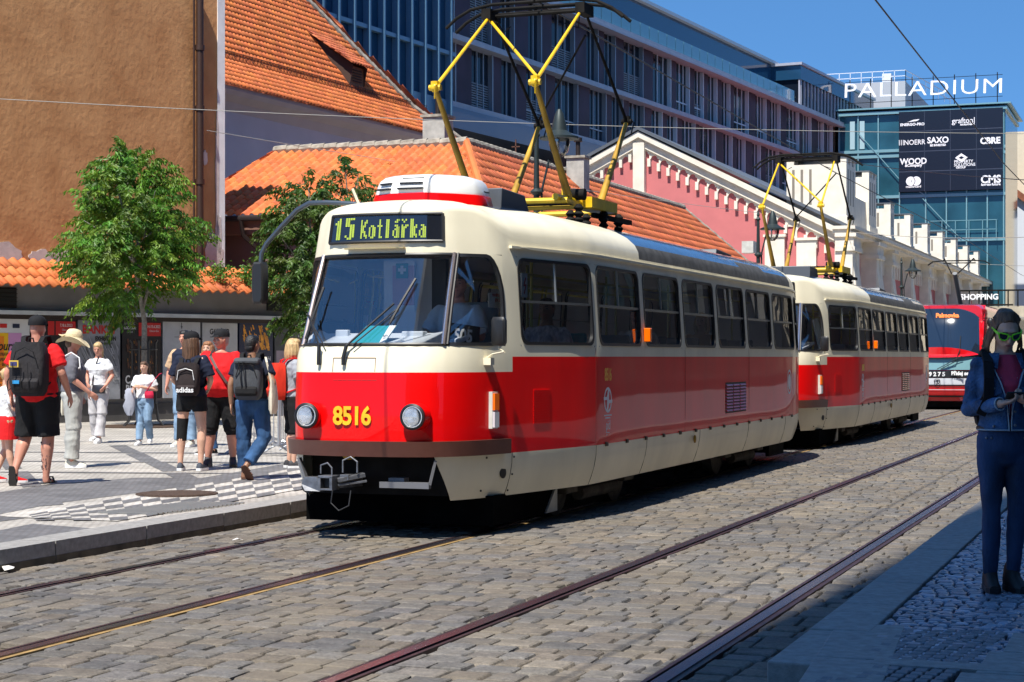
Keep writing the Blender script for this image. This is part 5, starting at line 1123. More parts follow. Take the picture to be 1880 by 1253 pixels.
# ---- glass tower with advertisement board and roof letters
YT = 150.0
rg_ = empty('glass_tower', ony(1690, 656, YT).xyz*1, 0, 'blue-green glass tower with a dark board of company names below big PALLADIUM letters', 'building')
rg_.location.z = 0
tl_ = ony(1541, 203, YT); tr_ = ony(1846, 195, YT); zT = tl_.z; x0, x1 = tl_.x, tr_.x
m_tg = mat('teal_glass', (.018,.075,.105), .08, spec=.6, var=.4, vs=.35); m_tf = mat('teal_frame', (.19,.36,.40), .35, .2)
g = MB(); g.box((x0,YT,0),(x1,YT+12,zT-.5)); g.build('curtain_wall', m_tg, rg_, world=True)
g = MB(); W_ = x1-x0
g.box((x0-.1,YT-.35,zT-.55),(x1+.15,YT+12,zT-.3)); g.box((x0-.25,YT-.5,zT-.12),(x1+.45,YT+12,zT)); 
def gz(py): return ony(1690, py, YT).z
for py in (273, 283, 358, 440): z = gz(py+2); g.box((x0,YT-.22,z-.14),(x1,YT,z+.10))
for px in (1541,1576,1613,1652,1700,1738,1775,1813,1843): x = ony(px,300,YT).x; g.box((x-.05,YT-.20,0),(x+.05,YT,zT-.5))
for a, b in (((1576,245),(1652,330)),((1541,300),(1590,360)),((1694,365),(1765,440)),((1652,330),(1700,360))): g.bar(ony(*a,YT-.25), ony(*b,YT-.25), .06, .06, up=V((0,1,0)))
for py in (425, 408): z = gz(py); g.bar((x0+W_*.55,YT-.6,z),(x1-.6,YT-.6,z),.05,.05)
for k in range(6): x = x0+W_*(.55+.08*k); g.bar((x,YT-.6,gz(440)),(x,YT-.6,gz(408)),.05,.05)
g.build('tower_frame', m_tf, rg_, world=True)
g = MB(); g.box((x0+.9,YT-.12,gz(270)),(x0+1.3,YT-.02,zT-1.0)); g.box((x0+1.7,YT-.12,gz(270)),(x0+2.1,YT-.02,zT-1.0)); g.build('tower_column', mat('column_pale', (.33,.48,.52), .4), rg_, world=True)
# board
bx0, bx1 = ony(1652,300,YT).x, ony(1842,300,YT).x; bz1, bz0 = gz(206), gz(353)
adb = empty('advertising_board', ((bx0+bx1)/2, YT-.5, bz0), 0, 'dark navy board with rows of white company names on the glass tower', 'sign')
g = MB(); g.box((bx0,YT-.55,bz0),(bx1,YT-.32,bz1)); g.build('board_panel', mat('board_navy', (.006,.008,.018), .35), adb, world=True)
g = MB()
for k in (1,2,3): z = bz0+(bz1-bz0)*k/4; g.box((bx0,YT-.553,z-.03),(bx1,YT-.551,z+.03))
for k in (1,2,3): x = bx0+(bx1-bx0)*k/4; g.box((x-.015,YT-.553,bz0),(x+.015,YT-.551,bz1))
g.build('board_joint', mat('joint_blue', (.05,.06,.09), .4), adb, world=True)
bw = mat('board_white', (.8,.8,.82), .5)
def bt(s, px, py, size, off=.01, sx=1, sp=1): p = ony(px, py, YT-.56); text(s, size, frame(p, (1,0,0), (0,0,1)), bw, adb, 'board_lettering', off=off, ext=.002, sx=sx, sp=sp)
bt('ENERGO-PRO', 1675, 229, .30, .012, 1.05); bt('grafton|', 1769, 222, .62, .006, .95); bt('RECRUITMENT', 1776, 229, .17); bt('NOERR', 1679, 262, .58, .004, .9); bt('SAXO', 1722, 258, .68, .02, .95); bt('BE INVESTED', 1722, 267, .23, .012, .95); bt('CBRE', 1818, 259, .70, .03, .95)
bt('WOOD', 1677, 297, .68, .02, .92); bt('&Company', 1677, 304, .32, .012, .95); bt('PROPERTY', 1769, 297, .33, .006, .95); bt('SOLUTIONS', 1771, 303, .33, .006, .95); bt('GROUP', 1764, 308, .23, .008); bt('mastercard', 1677, 343, .27, .006); bt('CMS', 1819, 330, .85, .03, .95); bt('law·tax·future', 1819, 339, .27, .01)
g = MB()
p = ony(1663, 262, YT-.56)
for k in range(3): g.box((p.x-.55+k*.16,YT-.562,p.z-.22),(p.x-.50+k*.16,YT-.56,p.z+.22))
p = ony(1765, 290, YT-.56)
g.extr([p+V((-.5,0,0)), p+V((0,0,-.36)), p+V((.5,0,0)), p+V((.22,0,0)), p+V((0,0,-.13)), p+V((-.22,0,0))], (0,.003,0)); g.extr([p+V((-.5,0,.01)), p+V((-.22,0,.01)), p+V((0,0,.14)), p+V((.22,0,.01)), p+V((.5,0,.01)), p+V((0,0,.36))], (0,.003,0))
p = ony(1677, 333, YT-.56)
for s_ in (-1, 1):
    for k in range(24):
        a0_, a1_ = 2*pi*k/24, 2*pi*(k+1)/24; c = p+V((s_*.22,0,0)); 
        g.poly([c+V((r*cos(a),0,r*sin(a))) for r, a in ((0 if s_ > 0 else .33,a0_),(.38,a0_),(.38,a1_),(0 if s_ > 0 else .33,a1_))] if s_ < 0 else [c, c+V((.38*cos(a0_),0,.38*sin(a0_))), c+V((.38*cos(a1_),0,.38*sin(a1_)))])
        if s_ < 0 and cos((a0_+a1_)/2) < .55: g.poly([c, c+V((.33*cos(a0_),.001,.33*sin(a0_))), c+V((.33*cos(a1_),.001,.33*sin(a1_)))])
p = ony(1677, 224, YT-.56); g.extr([p+V((-.5,0,-.02)), p+V((0,0,.16)), p+V((.5,0,.2)), p+V((.3,0,.06)), p+V((-.1,0,.02))], (0,.003,0))
g.build('board_emblem', bw, adb, world=True, flip=False)
# roof letters
sgn = empty('roof_sign', ((x0+x1)/2, YT-.2, zT), 0, 'huge white letters PALLADIUM standing on the roof of the glass tower', 'sign')
pa = ony(1551, 168, YT-.2); pb = ony(1840, 160, YT-.2); m_let = mat('letter_white', (.92,.92,.93), .45)
xs_ = [1551,1580,1617,1645,1672,1707,1745,1768,1803,1842]
tt = text('PALLADIUM', 1.72, frame((pa+pb)/2, pb-pa, (0,0,1)), m_let, sgn, 'letter', off=-.012, ext=.10, sx=1.0, sp=1.08)
wd_ = max(v.co.x for v in tt.data.vertices)-min(v.co.x for v in tt.data.vertices); cxm = (max(v.co.x for v in tt.data.vertices)+min(v.co.x for v in tt.data.vertices))/2; k = (pb.x-pa.x)/wd_
cm_ = (pa.x+pb.x)/2 - sgn.location.x
for v in tt.data.vertices: v.co.x = (v.co.x-cxm)*k + cm_
# split the word into one mesh per letter
bm = bmesh.new(); bm.from_mesh(tt.data); bm.verts.ensure_lookup_table()
from collections import defaultdict
seen = set(); isl = []
for v in bm.verts:
    if v.index in seen: continue
    st_, comp = [v], []
    seen.add(v.index)
    while st_:
        u = st_.pop(); comp.append(u.index)
        for e in u.link_edges:
            o_ = e.other_vert(u)
            if o_.index not in seen: seen.add(o_.index); st_.append(o_)
    isl.append(comp)
allf = [[v.index for v in f.verts] for f in bm.faces]; cos_ = [v.co.copy() for v in bm.verts]; bm.free(); bpy.data.objects.remove(tt)
grp = []
for comp in isl:
    lo = min(cos_[i].x for i in comp); hi = max(cos_[i].x for i in comp); 
    for g_ in grp:
        if lo < g_[1]-.02 and hi > g_[0]+.02: g_[2].extend(comp); g_[0] = min(lo, g_[0]); g_[1] = max(hi, g_[1]); break
    else: grp.append([lo, hi, list(comp)])
for lo, hi, comp in grp:
    cs = set(comp); mp = {i: k for k, i in enumerate(comp)}; me = bpy.data.meshes.new('letter'); me.from_pydata([cos_[i] for i in comp], [], [[mp[i] for i in f] for f in allf if f[0] in cs]); me.materials.append(m_let)
    o = bpy.data.objects.new('letter', me); COL.objects.link(o); o.parent = sgn
g = MB()
for k in range(8):
    x = pa.x+(pb.x-pa.x)*(.03+.134*k); g.bar((x,YT+.1,zT),(x,YT+.1,zT+2.5),.07,.07)
for z in (zT+.55, zT+2.3): g.bar((pa.x,YT+.15,z),(pb.x,YT+.15,z),.04,.04)
g.build('letter_rack', m_dark, sgn, world=True)
# white plant block behind the letters
rw = empty('plant_block', ony(1600, 656, YT+14)*1, 0, 'plain white rooftop block with thin railings behind the PALLADIUM letters', 'building'); rw.location.z = 0
a = ony(1520, 150, YT+13); b = ony(1662, 190, YT+13); g = MB(); g.box((a.x,YT+13,0),(b.x,YT+30,ony(1600,152,YT+13).z)); g.build('wall', mat('block_white', (.36,.36,.38), .7), rw, world=True)
a = ony(1500, 300, YT+4); b = ony(1541, 203, YT+4); g = MB(); g.box((a.x,YT+2,0),(b.x,YT+12,zT-1)); g.build('side_wall', m_whited, rw, world=True)
zt_ = ony(1600,152,YT+13).z; xa_, xb_ = ony(1520,150,YT+13).x, ony(1662,190,YT+13).x; g = MB()
for z in (.5, 1.0): g.bar((xa_-1,YT+13.3,zt_+z),(xb_,YT+13.3,zt_+z),.06,.06); g.bar((xb_,YT+13.3,zt_+z),(xb_+2,YT+30,zt_+z),.06,.06)
for k in range(9): x = xa_-1+(xb_-xa_+1)*k/8; g.bar((x,YT+13.3,zt_),(x,YT+13.3,zt_+1.0),.06,.06)
for k in range(8): g.bar((xb_+2*k/7,YT+13.3+16.7*k/7,zt_),(xb_+2*k/7,YT+13.3+16.7*k/7,zt_+1.0),.06,.06)
g.box((xb_-2.2,YT+14,zt_),(xb_-1.4,YT+15,zt_+.9)); g.build('railing', mat('rail_pale', (.6,.62,.66), .4), rw, world=True)
# cream building at the far right + brown roof
YR_ = 176
rr_ = empty('cream_building', ony(1870, 656, YR_)*1, 0, 'cream rendered building behind the tower at the right edge', 'building'); rr_.location.z = 0
a = ony(1850, 243, YR_); g = MB(); g.box((a.x,YR_,0),(a.x+40,YR_+20,a.z)); g.build('wall', mat('cream_render', (.62,.53,.38), .8, var=.05), rr_, world=True)
rs_ = empty('tiled_roof_house', ony(1870, 656, 170)*1, 0, 'white walled house with a sloping brown tiled roof at the right edge', 'house'); rs_.location.z = 0
a = ony(1849, 340, 170); b = ony(1900, 382, 170); c = ony(1849, 656, 170)
g = MB(); g.extr([V((a.x,170,0)), V((a.x,170,a.z-.3)), V((b.x,170,b.z-.3)), V((b.x,170,0))], (0,5,0)); g.build('wall', mat('wall_pale', (.55,.57,.60), .8), rs_, world=True)
g = MB(); g.extr([V((a.x-.3,169.5,a.z-.2)), V((a.x-.3,169.5,a.z+.5)), V((b.x,169.5,b.z+.5)), V((b.x,169.5,b.z-.2))], (0,6,0)); g.build('roof', mat('roof_brown', (.22,.07,.03), .8, var=.3, vs=3), rs_, world=True)
# SHOPPING sign over the entrance
es = empty('entrance_sign', ony(1800, 556, 117)*1, 0, 'white SHOPPING letters above the arcade entrance beyond the far tram', 'sign')
Ys = 117.0; pa2 = ony(1762, 546, Ys); pb2 = ony(1834, 546, Ys)
text('SHOPPING', (pb2.x-pa2.x)/4.9, frame((pa2+pb2)/2, (1,0,0), (0,0,1)), m_let, es, 'sign_lettering', off=.012, ext=.05)
g = MB(); g.bar(ony(1762,560,Ys), ony(1860,560,Ys), .1, .1); g.build('sign_bar', m_dark, es, world=True)
g = MB(); a = ony(1762, 563, Ys+1); g.box((a.x,Ys+1,0),(a.x+4.8,Ys+9,a.z)); ec = g.build('entrance_canopy', mat('canopy_stone', (.42,.37,.28), .8, var=.25, vs=1.5), es, world=True)
g = MB(); 
for k in range(14): g.bar((a.x+4.8,Ys+1+k*.6,a.z),(a.x+4.8,Ys+1+k*.6,a.z+1.0),.08,.08)
g.bar((a.x,Ys+1,a.z+1.0),(a.x+4.8,Ys+1,a.z+1.0),.1,.1); g.bar((a.x+4.8,Ys+1,a.z+1.0),(a.x+4.8,Ys+9,a.z+1.0),.1,.1)
for k in range(9): g.bar((a.x+k*.6,Ys+1,a.z),(a.x+k*.6,Ys+1,a.z+1.0),.08,.08)
g.build('canopy_railing', m_dark, ec, world=True)
# ---- buildings outside the frame: right-hand row (reflected in the tram sides) and the block that throws the shade
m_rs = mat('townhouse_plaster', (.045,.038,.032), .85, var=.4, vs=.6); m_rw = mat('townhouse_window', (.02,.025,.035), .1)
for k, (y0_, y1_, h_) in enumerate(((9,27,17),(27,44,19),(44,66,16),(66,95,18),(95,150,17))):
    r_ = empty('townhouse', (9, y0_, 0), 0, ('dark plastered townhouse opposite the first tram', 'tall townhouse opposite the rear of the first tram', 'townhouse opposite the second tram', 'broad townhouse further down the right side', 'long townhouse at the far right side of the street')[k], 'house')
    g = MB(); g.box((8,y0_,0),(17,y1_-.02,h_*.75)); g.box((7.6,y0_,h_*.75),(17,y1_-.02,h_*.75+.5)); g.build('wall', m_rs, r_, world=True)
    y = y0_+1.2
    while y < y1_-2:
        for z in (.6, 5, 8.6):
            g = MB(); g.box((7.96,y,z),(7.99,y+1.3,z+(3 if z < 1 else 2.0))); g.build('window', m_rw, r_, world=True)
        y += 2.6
sh = empty('corner_block', (3, -6, 0), 0, 'tall corner building behind the viewer whose shade falls on the right platform', 'building')
xsd = ground(1162,1253).x + (ground(1162,1253).y+4)*tan(SAZ)*-1
g = MB(); g.box((xsd,-22,0),(22,-4,46)); g.build('wall', m_rs, sh, world=True)
# ================================================================== PEOPLE
def cloth(name, col, rough=.85, var=.12, bump=.5, vs=7, bs=18): return mat('cloth_'+name, col, rough, var=var, vs=vs, bump=bump, bs=bs, stretch=(1,1,.45), spec=.25)
def skin(name, col):
    m = mat('skin_'+name, col, .5, var=.08, vs=12, bump=.08, bs=60); return m
sk_a = skin('fair', (.62,.36,.25)); sk_b = skin('pink', (.55,.25,.17)); sk_c = skin('tan', (.30,.15,.085)); sk_d = skin('pale', (.60,.38,.28))
hr_br = mat('hair_brown', (.10,.05,.025), .5, var=.5, vs=60, stretch=(1,1,.12), bump=.5, bs=90); hr_bl = mat('hair_blond', (.50,.34,.16), .5, var=.35, vs=60, stretch=(1,1,.12), bump=.5, bs=90); hr_bk = mat('hair_black', (.010,.009,.009), .45, bump=.5, bs=80); hr_au = mat('hair_auburn', (.28,.12,.05), .5, var=.35, vs=60, stretch=(1,1,.12), bump=.5, bs=90); hr_dk = mat('hair_dark_blond', (.11,.062,.032), .5, var=.55, vs=50, stretch=(1,1,.12), bump=.6, bs=90); hr_ol = mat('hair_grey', (.40,.36,.33), .6, bump=.4, bs=60)
m_eye = mat('eye_dark', (.02,.015,.012), .3); m_lip = mat('lip', (.38,.12,.10), .5)
def vec_rot(rz): return Matrix.Rotation(rz, 3, 'Z')
def cap_tube(g, pts, rr, n=10, ry=None):
    pts = [V(p) for p in pts]; g.tube(pts, rr, n, 0, True, ry); g.ell(pts[0], (rr[0],)*3, n, 6); g.ell(pts[-1], (rr[-1],)*3, n, 6)
def torso(g, rings, top, lean, n=18):
    R_ = []
    for z, rx, ry, yo in rings:
        if z > top[1] or z < top[0]: continue
        R_.append([V((rx*cos(2*pi*j/n), yo+ry*sin(2*pi*j/n)-lean*(z-.95), z)) for j in range(n)])
    g.loft(R_)
def hand(g, w_, d, pn, s, curl=.5, thumb=1, mirror=1):
    d = V(d).normalized(); pn = V(pn); pn = (pn-d*pn.dot(d)).normalized(); sd_ = d.cross(pn)*mirror
    Rm = Matrix((sd_, d, pn)).transposed()
    g.ell(w_+d*.045*s, (.038*s, .052*s, .016*s), 10, 8, rot=Rm)
    for k in range(4):
        b = w_+d*.085*s+sd_*((k-1.5)*.020)*s; L = (.030,.034,.032,.025)[k]*s; a1 = curl*.6; a2 = curl*1.4; a3 = curl*2.0
        p1 = b+(d*cos(a1)+pn*sin(a1))*L; p2 = p1+(d*cos(a2)+pn*sin(a2))*L*.8; p3 = p2+(d*cos(a3)+pn*sin(a3))*L*.6
        cap_tube(g, [b-d*.02*s, p1, p2, p3], [.0100*s,.0092*s,.0085*s,.0075*s], 8)
    b = w_+d*.025*s-sd_*.030*s; p1 = b+(d*.6-sd_*.75+pn*.25).normalized()*.036*s*thumb; p2 = p1+(d*.9-sd_*.25+pn*.5*curl).normalized()*.030*s; p3 = p2+(d*.9+pn*.5*curl).normalized()*.02*s
    cap_tube(g, [b-d*.005*s, p1, p2, p3], [.014*s,.0115*s,.010*s,.0085*s], 8)
def folds(o, amp, fr, sd):
    me = o.data; n = len(me.vertices); nb = [0.0]*(3*n); me.vertex_normals.foreach_get('vector', nb); cb = [0.0]*(3*n); me.vertices.foreach_get('co', cb)
    for i in range(n):
        c = V(cb[3*i:3*i+3]); a = noise.noise(V((c.x*fr*.7+c.z*fr*.8+sd, c.y*fr*.7+sd, c.z*fr*1.5-c.x*fr*.8))); b = 1-abs(noise.noise(V((c.x*fr*1.4+sd+7, c.y*fr*1.4, c.z*fr*2.0+c.x*6))))*2.2
        c = c + V(nb[3*i:3*i+3])*(a*amp+(b-.35)*amp*.55); cb[3*i:3*i+3] = c
    me.vertices.foreach_set('co', cb); me.update()
def person(loc, fwd, h, label, skinm, top, bottom, shoes, hair, pose=None, vox=.0095, wide=1.0, belly=0.0, group=None, headwear=None, face=True, lean=0.0, female=False, seated=False, sole=None):
    """fwd: world direction faced. top=(mat, sleeve 0..2, hem z, loose). bottom=(mat, length 0..2, flare)."""
    s = h/1.75; P = dict(hip=[(.095,0,.93),(-.095,0,.93)], knee=[(.10,-.015,.50),(-.10,-.015,.50)], ankle=[(.10,.015,.085),(-.10,.015,.085)], sh=[((.155 if female else .168)*wide**.45,0,1.405),((-.155 if female else -.168)*wide**.45,0,1.405)],
             elbow=[(.225*wide**.7,.03,1.13),(-.225*wide**.7,.03,1.13)], wrist=[(.25*wide**.7,-.03,.90),(-.25*wide**.7,-.03,.90)], palm=[(-1,0,0),(1,0,0)], foot=[(.15,-1,0),(-.15,-1,0)], head=(0,-.02,1.635), hy=0.0, hp=0.0, curl=[.45,.45])
    if pose: P.update(pose)
    rz = atan2(fwd[1], fwd[0])+pi/2
    root = empty('person', loc, rz, label, 'person', group); root.scale = (s, s, s)
    J = {k: [V(a) for a in v] if k in ('hip','knee','ankle','sh','elbow','wrist','palm','foot') else v for k, v in P.items()}
    L0 = lambda z: -lean*(z-.95)
    for k in ('sh',): J[k] = [p+V((0, L0(p.z), 0)) for p in J[k]]
    wz = wide; rings = [(.82,.10*wz,.085,0),(.87,.15*wz,.11+belly*.3,.0),(.93,.168*wz,.118+belly*.5,.005),(1.0,.158*wz,.11+belly,-belly*.4),(1.08,(.135 if female else .145)*wz,.10+belly,-belly*.5),(1.17,.145*wz,.105+belly*.8,-belly*.4),(1.28,.165*wz,.118+belly*.4+(.015 if female else 0),-.01 if female else 0),(1.36,.172*wz,.108+belly*.2,0),(1.42,.155*wz,.085,.0),(1.455,.10,.068,0),(1.49,.058,.058,-.005)]
    B = MB(); torso(B, rings, (0, 2), lean)
    hd = V(P['head'])+V((0, L0(1.63), 0)); HR = Matrix.Rotation(P['hy'], 3, 'Z') @ Matrix.Rotation(P['hp'], 3, 'X')
    hp = lambda x, y, z: hd + HR @ V((x, y, z))
    B.tube([V((0,L0(1.44)+.01,1.43)), V((0,L0(1.5)+.005,1.50)), hp(0,.02,-.05)], [.064,.056,.056], 12)
    B.ell(hd, (.074,.094,.112), 16, 12, rot=HR); B.ell(hp(0,-.035,-.05), (.050,.052,.062), 12, 8, rot=HR); B.ell(hp(0,-.052,-.092), (.026,.026,.022), 10, 6, rot=HR)
    cap_tube(B, [hp(0,-.090,.012), hp(0,-.112,-.022)], [.009,.0135], 8); B.ell(hp(0,-.104,-.028), (.017,.012,.009), 8, 6, rot=HR)
    for sx in (1, -1): B.ell(hp(sx*.076,.008,-.008), (.008,.018,.030), 8, 6, rot=HR); B.ell(hp(sx*.035,-.068,-.02), (.024,.020,.02), 8, 6, rot=HR)
    B.ell(hp(0,-.086,.035), (.045,.012,.010), 10, 6, rot=HR)
    B.ell(hp(0,-.088,-.055), (.022,.010,.008), 8, 6, rot=HR)
    for i in (0, 1):
        hip, kn, an, sh, el, wr = (J[k][i] for k in ('hip','knee','ankle','sh','elbow','wrist'))
        tw_ = 1+(wide-1)*.8
        B.tube([hip+V((0,0,.04)), hip.lerp(kn,.3), hip.lerp(kn,.75), kn], [.088*tw_,.083*tw_,.064*tw_,.056*tw_], 14); B.ell(kn, (.056*tw_,)*3, 12, 8)
        B.tube([kn, kn.lerp(an,.28)+V((0,.010,0)), kn.lerp(an,.7), an], [.055*tw_,.059*tw_,.040*tw_,.034], 12)
        fd = J['foot'][i].normalized(); cap_tube(B, [an, an+V((0,0,-.04))-fd*.01, an+fd*.10+V((0,0,-.055 if abs(fd.z) < .3 else -.02))], [.036,.036,.028], 10)
        B.ell(sh, (.056*tw_**.5,)*3, 12, 8); B.tube([sh, sh.lerp(el,.4), el], [.052*tw_**.6,.050*tw_**.7,.040*tw_**.4], 12); B.ell(el, (.040,)*3, 10, 6)
        B.tube([el, el.lerp(wr,.3), wr], [.040*tw_**.4,.041*tw_**.4,.027], 12); B.ell(wr, (.027,)*3, 10, 6)
        dh = (wr-el).normalized()
        if 'hd' in P: dh = V(P['hd'][i]).normalized()
        hand(B, wr, dh, J['palm'][i], 1.0, P['curl'][i], 1, 1 if i else -1)
    body = B.build('body', skinm, root, flip=False); remesh(body, vox, 3)
    # face
    if face:
        for sx in (1, -1):
            g = MB(); g.ell(hp(sx*.030,-.083,.008), (.013,.006,.0055), 8, 6, rot=HR); g.build('eye', m_eye, root, smooth=2)
            g = MB(); g.bar(hp(sx*.016,-.0975,.032), hp(sx*.044,-.088,.032), .006, .006); g.build('eyebrow', hair[1] if hair else hr_br, root)
        g = MB(); g.ell(hp(0,-.094,-.056), (.022,.006,.0065), 10, 6, rot=HR); g.build('mouth', m_lip, root, smooth=2)
    # top
    if top:
        tm, sl, hem, lo = top; T = MB(); rg = [(z, rx+lo+.006, ry+lo+.004, yo) for z, rx, ry, yo in rings if z >= hem-.001 and z < 1.46]
        if not rg or rg[0][0] > hem+.01: 
            a = min(rings, key=lambda r_: abs(r_[0]-hem)); rg = [(hem, a[1]+lo+.008, a[2]+lo+.006, a[3])]+rg
        torso(T, rg+[(1.473,.078,.064,0)], (0, 2), lean)
        for i in (0, 1):
            sh, el, wr = (J[k][i] for k in ('sh','elbow','wrist')); u = min(1, sl); q_ = lo*.8+.010
            if sl > 0:
                tw_ = wide**.5; T.ell(sh, (.048*tw_+q_*.6,)*3, 12, 8); T.tube([sh, sh.lerp(el,u*.5), sh.lerp(el,u)], [.048*tw_+q_*.8,.054*tw_+q_,.050*tw_**.8+q_*1.1 if sl <= 1 else .044+q_], 14)
            if sl > 1: T.ell(el, (.044+q_*.8,)*3, 12, 8); T.tube([el, el.lerp(wr,.5*(sl-1)), el.lerp(wr,sl-1)], [.043+q_,.042+q_,.034+q_], 12)
        for v_ in range(len(T.v)):
            x, y, z = T.v[v_]; k = 0
        o = T.build('shirt', tm, root, flip=False); remesh(o, .0105, 2); folds(o, .011 if vox > .007 else .003, 7, loc[0])
    if bottom:
        bm_, ln, fl = bottom[:3]; lo = bottom[3] if len(bottom) > 3 else .012; T = MB(); torso(T, [(.775,.07*wz,.08,0),(.80,.125*wz,.10,0)]+[(z, rx+.015, ry+.014, yo) for z, rx, ry, yo in rings if .81 < z < (1.04)], (0, 2), 0)
        tw_ = 1+(wide-1)*.8
        for i in (0, 1):
            hip, kn, an = (J[k][i] for k in ('hip','knee','ankle')); u = min(1, ln)
            pts = [hip+V((0,0,.03)), hip.lerp(kn,u*.33), hip.lerp(kn,u*.7), hip.lerp(kn,u)]; rr_ = [.092*tw_+lo, .088*tw_+lo, (.072*tw_ if u > .9 else .080*tw_)+lo+fl*.1, (.062*tw_ if u > .9 else .078*tw_)+lo+fl*.35]
            T.tube(pts, rr_, 16)
            if ln > 1: T.ell(kn, (.060*tw_+lo,)*3, 12, 8); T.tube([kn, kn.lerp(an,(ln-1)*.35)+V((0,.008,0)), kn.lerp(an,(ln-1)*.7), kn.lerp(an,ln-1)], [.060*tw_+lo,.062*tw_+lo+fl*.3,.048+lo+fl*.6,.042+lo+fl], 14)
        for v_ in range(len(T.v)):
            x, y, z = T.v[v_]; k = noise.noise(V((x*11+3, y*11, z*9+loc[0])))*.009; T.v[v_] = (x+k, y+k, z)
        o = T.build('trousers' if ln > 1 else 'shorts', bm_, root, flip=False); remesh(o, .0105, 2); folds(o, .008 if vox > .007 else .0045, 5.5, loc[0]+5)
    for i in (0, 1):
        if not shoes: break
        an = J['ankle'][i]; fd = J['foot'][i].normalized(); up = V((0,0,1)) if abs(fd.z) < .5 else -V((P.get('fup', (0,1,0)))); up = (up-fd*up.dot(fd)).normalized(); sd_ = fd.cross(up); c = an+up*-.075
        kind = shoes[1]
        g = MB(); rings_ = []
        prof = [(-.075,.022,.05),(-.06,.034,.085),(-.01,.037,.10),(.04,.038,.085),(.10,.043,.058),(.15,.042,.045),(.185,.028,.032)]
        if kind == 'sandal': prof = [(-.075,.026,.012),(-.04,.036,.012),(.05,.038,.012),(.12,.045,.012),(.19,.025,.012)]
        if kind == 'boot': prof = [(-.075,.03,.16),(-.05,.045,.17),(.0,.045,.165),(.05,.042,.10),(.10,.045,.07),(.15,.043,.052),(.19,.026,.035)]
        for a, w_, hh_ in prof:
            rings_.append([c+fd*a+sd_*w_*sx+up*(zz_*hh_) for sx, zz_ in ((-1,.0),(-1.05,.35),(-.8,.8),(-.35,1),(.35,1),(.8,.8),(1.05,.35),(1,.0))])
        g.loft(rings_); o = g.build('shoe' if kind != 'sandal' else 'sandal', shoes[0], root, smooth=1)
        if kind == 'sandal':
            g = MB()
            for a in (.03,.10): g.tube([c+fd*a+sd_*.042+up*.01, c+fd*a+sd_*.02+up*.065, c+fd*a-sd_*.02+up*.065, c+fd*a-sd_*.042+up*.01], .010, 6)
            g.build('sandal_strap', shoes[0], o, smooth=1)
        else:
            g = MB(); g.loft([[c+fd*(a*1.03)+sd_*(w_*1.08)*sx+up*z_ for sx, z_ in ((-1,-.012),(-1,.022),(1,.022),(1,-.012))] for a, w_, _ in prof]); g.build('sole', sole or (m_white if kind == 'trainer' else m_blk), o)
    # hair
    if hair:
        kind, hm = hair[:2]; g = MB()
        if kind != 'bald': 
            g.ell(hp(0,.022 if kind != 'bunsides' else .034,.022), (.080,.094 if kind != 'bunsides' else .088,.102), 16, 12, rot=HR)
            if kind != 'bunsides': g.ell(hp(0,-.020,.068), (.070,.072,.052), 14, 8, rot=HR)
            else:
                g.ell(hp(0,.022,.062), (.077,.082,.062), 14, 8, rot=HR)
                qh = random.Random(8)
                for k in range(26):
                    a = (k-12.5)/12.5; s0 = 1 if a > 0 else -1; zz_ = .098-.07*abs(a)**1.7; cap_tube(g, [hp(a*.068,-.066+.06*abs(a)**1.6,zz_), hp(a*.080+qh.uniform(-.006,.006),-.025+.05*abs(a),.125-.06*a*a+qh.uniform(0,.018)), hp(a*.060,.05,.118-.03*a*a+qh.uniform(-.005,.012)), hp(a*.03,.105,.08)], [.004,.0075,.009,.008], 6)
        if kind == 'crop': g.ell(hp(0,.045,-.03), (.070,.065,.07), 12, 8, rot=HR)
        q_ = random.Random(int(h*1000))
        if kind in ('long', 'bob'):
            zl = hair[2] if len(hair) > 2 else .4
            for k in range(11):
                a = -.5+k*(pi+1.0)/10; dx, dy = cos(a)*.076, sin(a)*.085+.015
                cap_tube(g, [hp(dx*.9,dy*.9,.03), hp(dx*1.06,dy*1.05,-.07), hp(dx*1.12,dy*1.1+.0,-.07-zl*.4), hp(dx*(.9+.2*q_.random()),dy*1.15,-.07-zl*q_.uniform(.85,1))], [.030,.032,.028,.014], 8)
        if kind == 'pony':
            zl = hair[2] if len(hair) > 2 else .3
            cap_tube(g, [hp(0,.10,.05), hp(0,.15,.03), hp(.02,.16,-.06), hp(.02,.14,-.06-zl)], [.024,.034,.034,.012], 8)
        if kind == 'bunsides':
            for sx in (1, -1):
                for k in range(7): cap_tube(g, [hp(sx*.066,-.035+k*.016,.05), hp(sx*(.088+.003*(k%3)),-.025+k*.016,-.02), hp(sx*(.100+.007*(k%3)),-.02+k*.018,-.09-.01*(k%4)), hp(sx*(.092+.014*(k%4)),-.02+k*.016,-.14-.025*(k%3)), hp(sx*(.085+.02*(k%3)),-.01+k*.014,-.19-.025*(k%4))], [.007,.009,.008,.006,.002], 6)
            g.ell(hp(0,.10,.06), (.05,.05,.05), 10, 8)
        if kind != 'bald': o = g.build('hair', hm, root, flip=False); remesh(o, .008, 1)
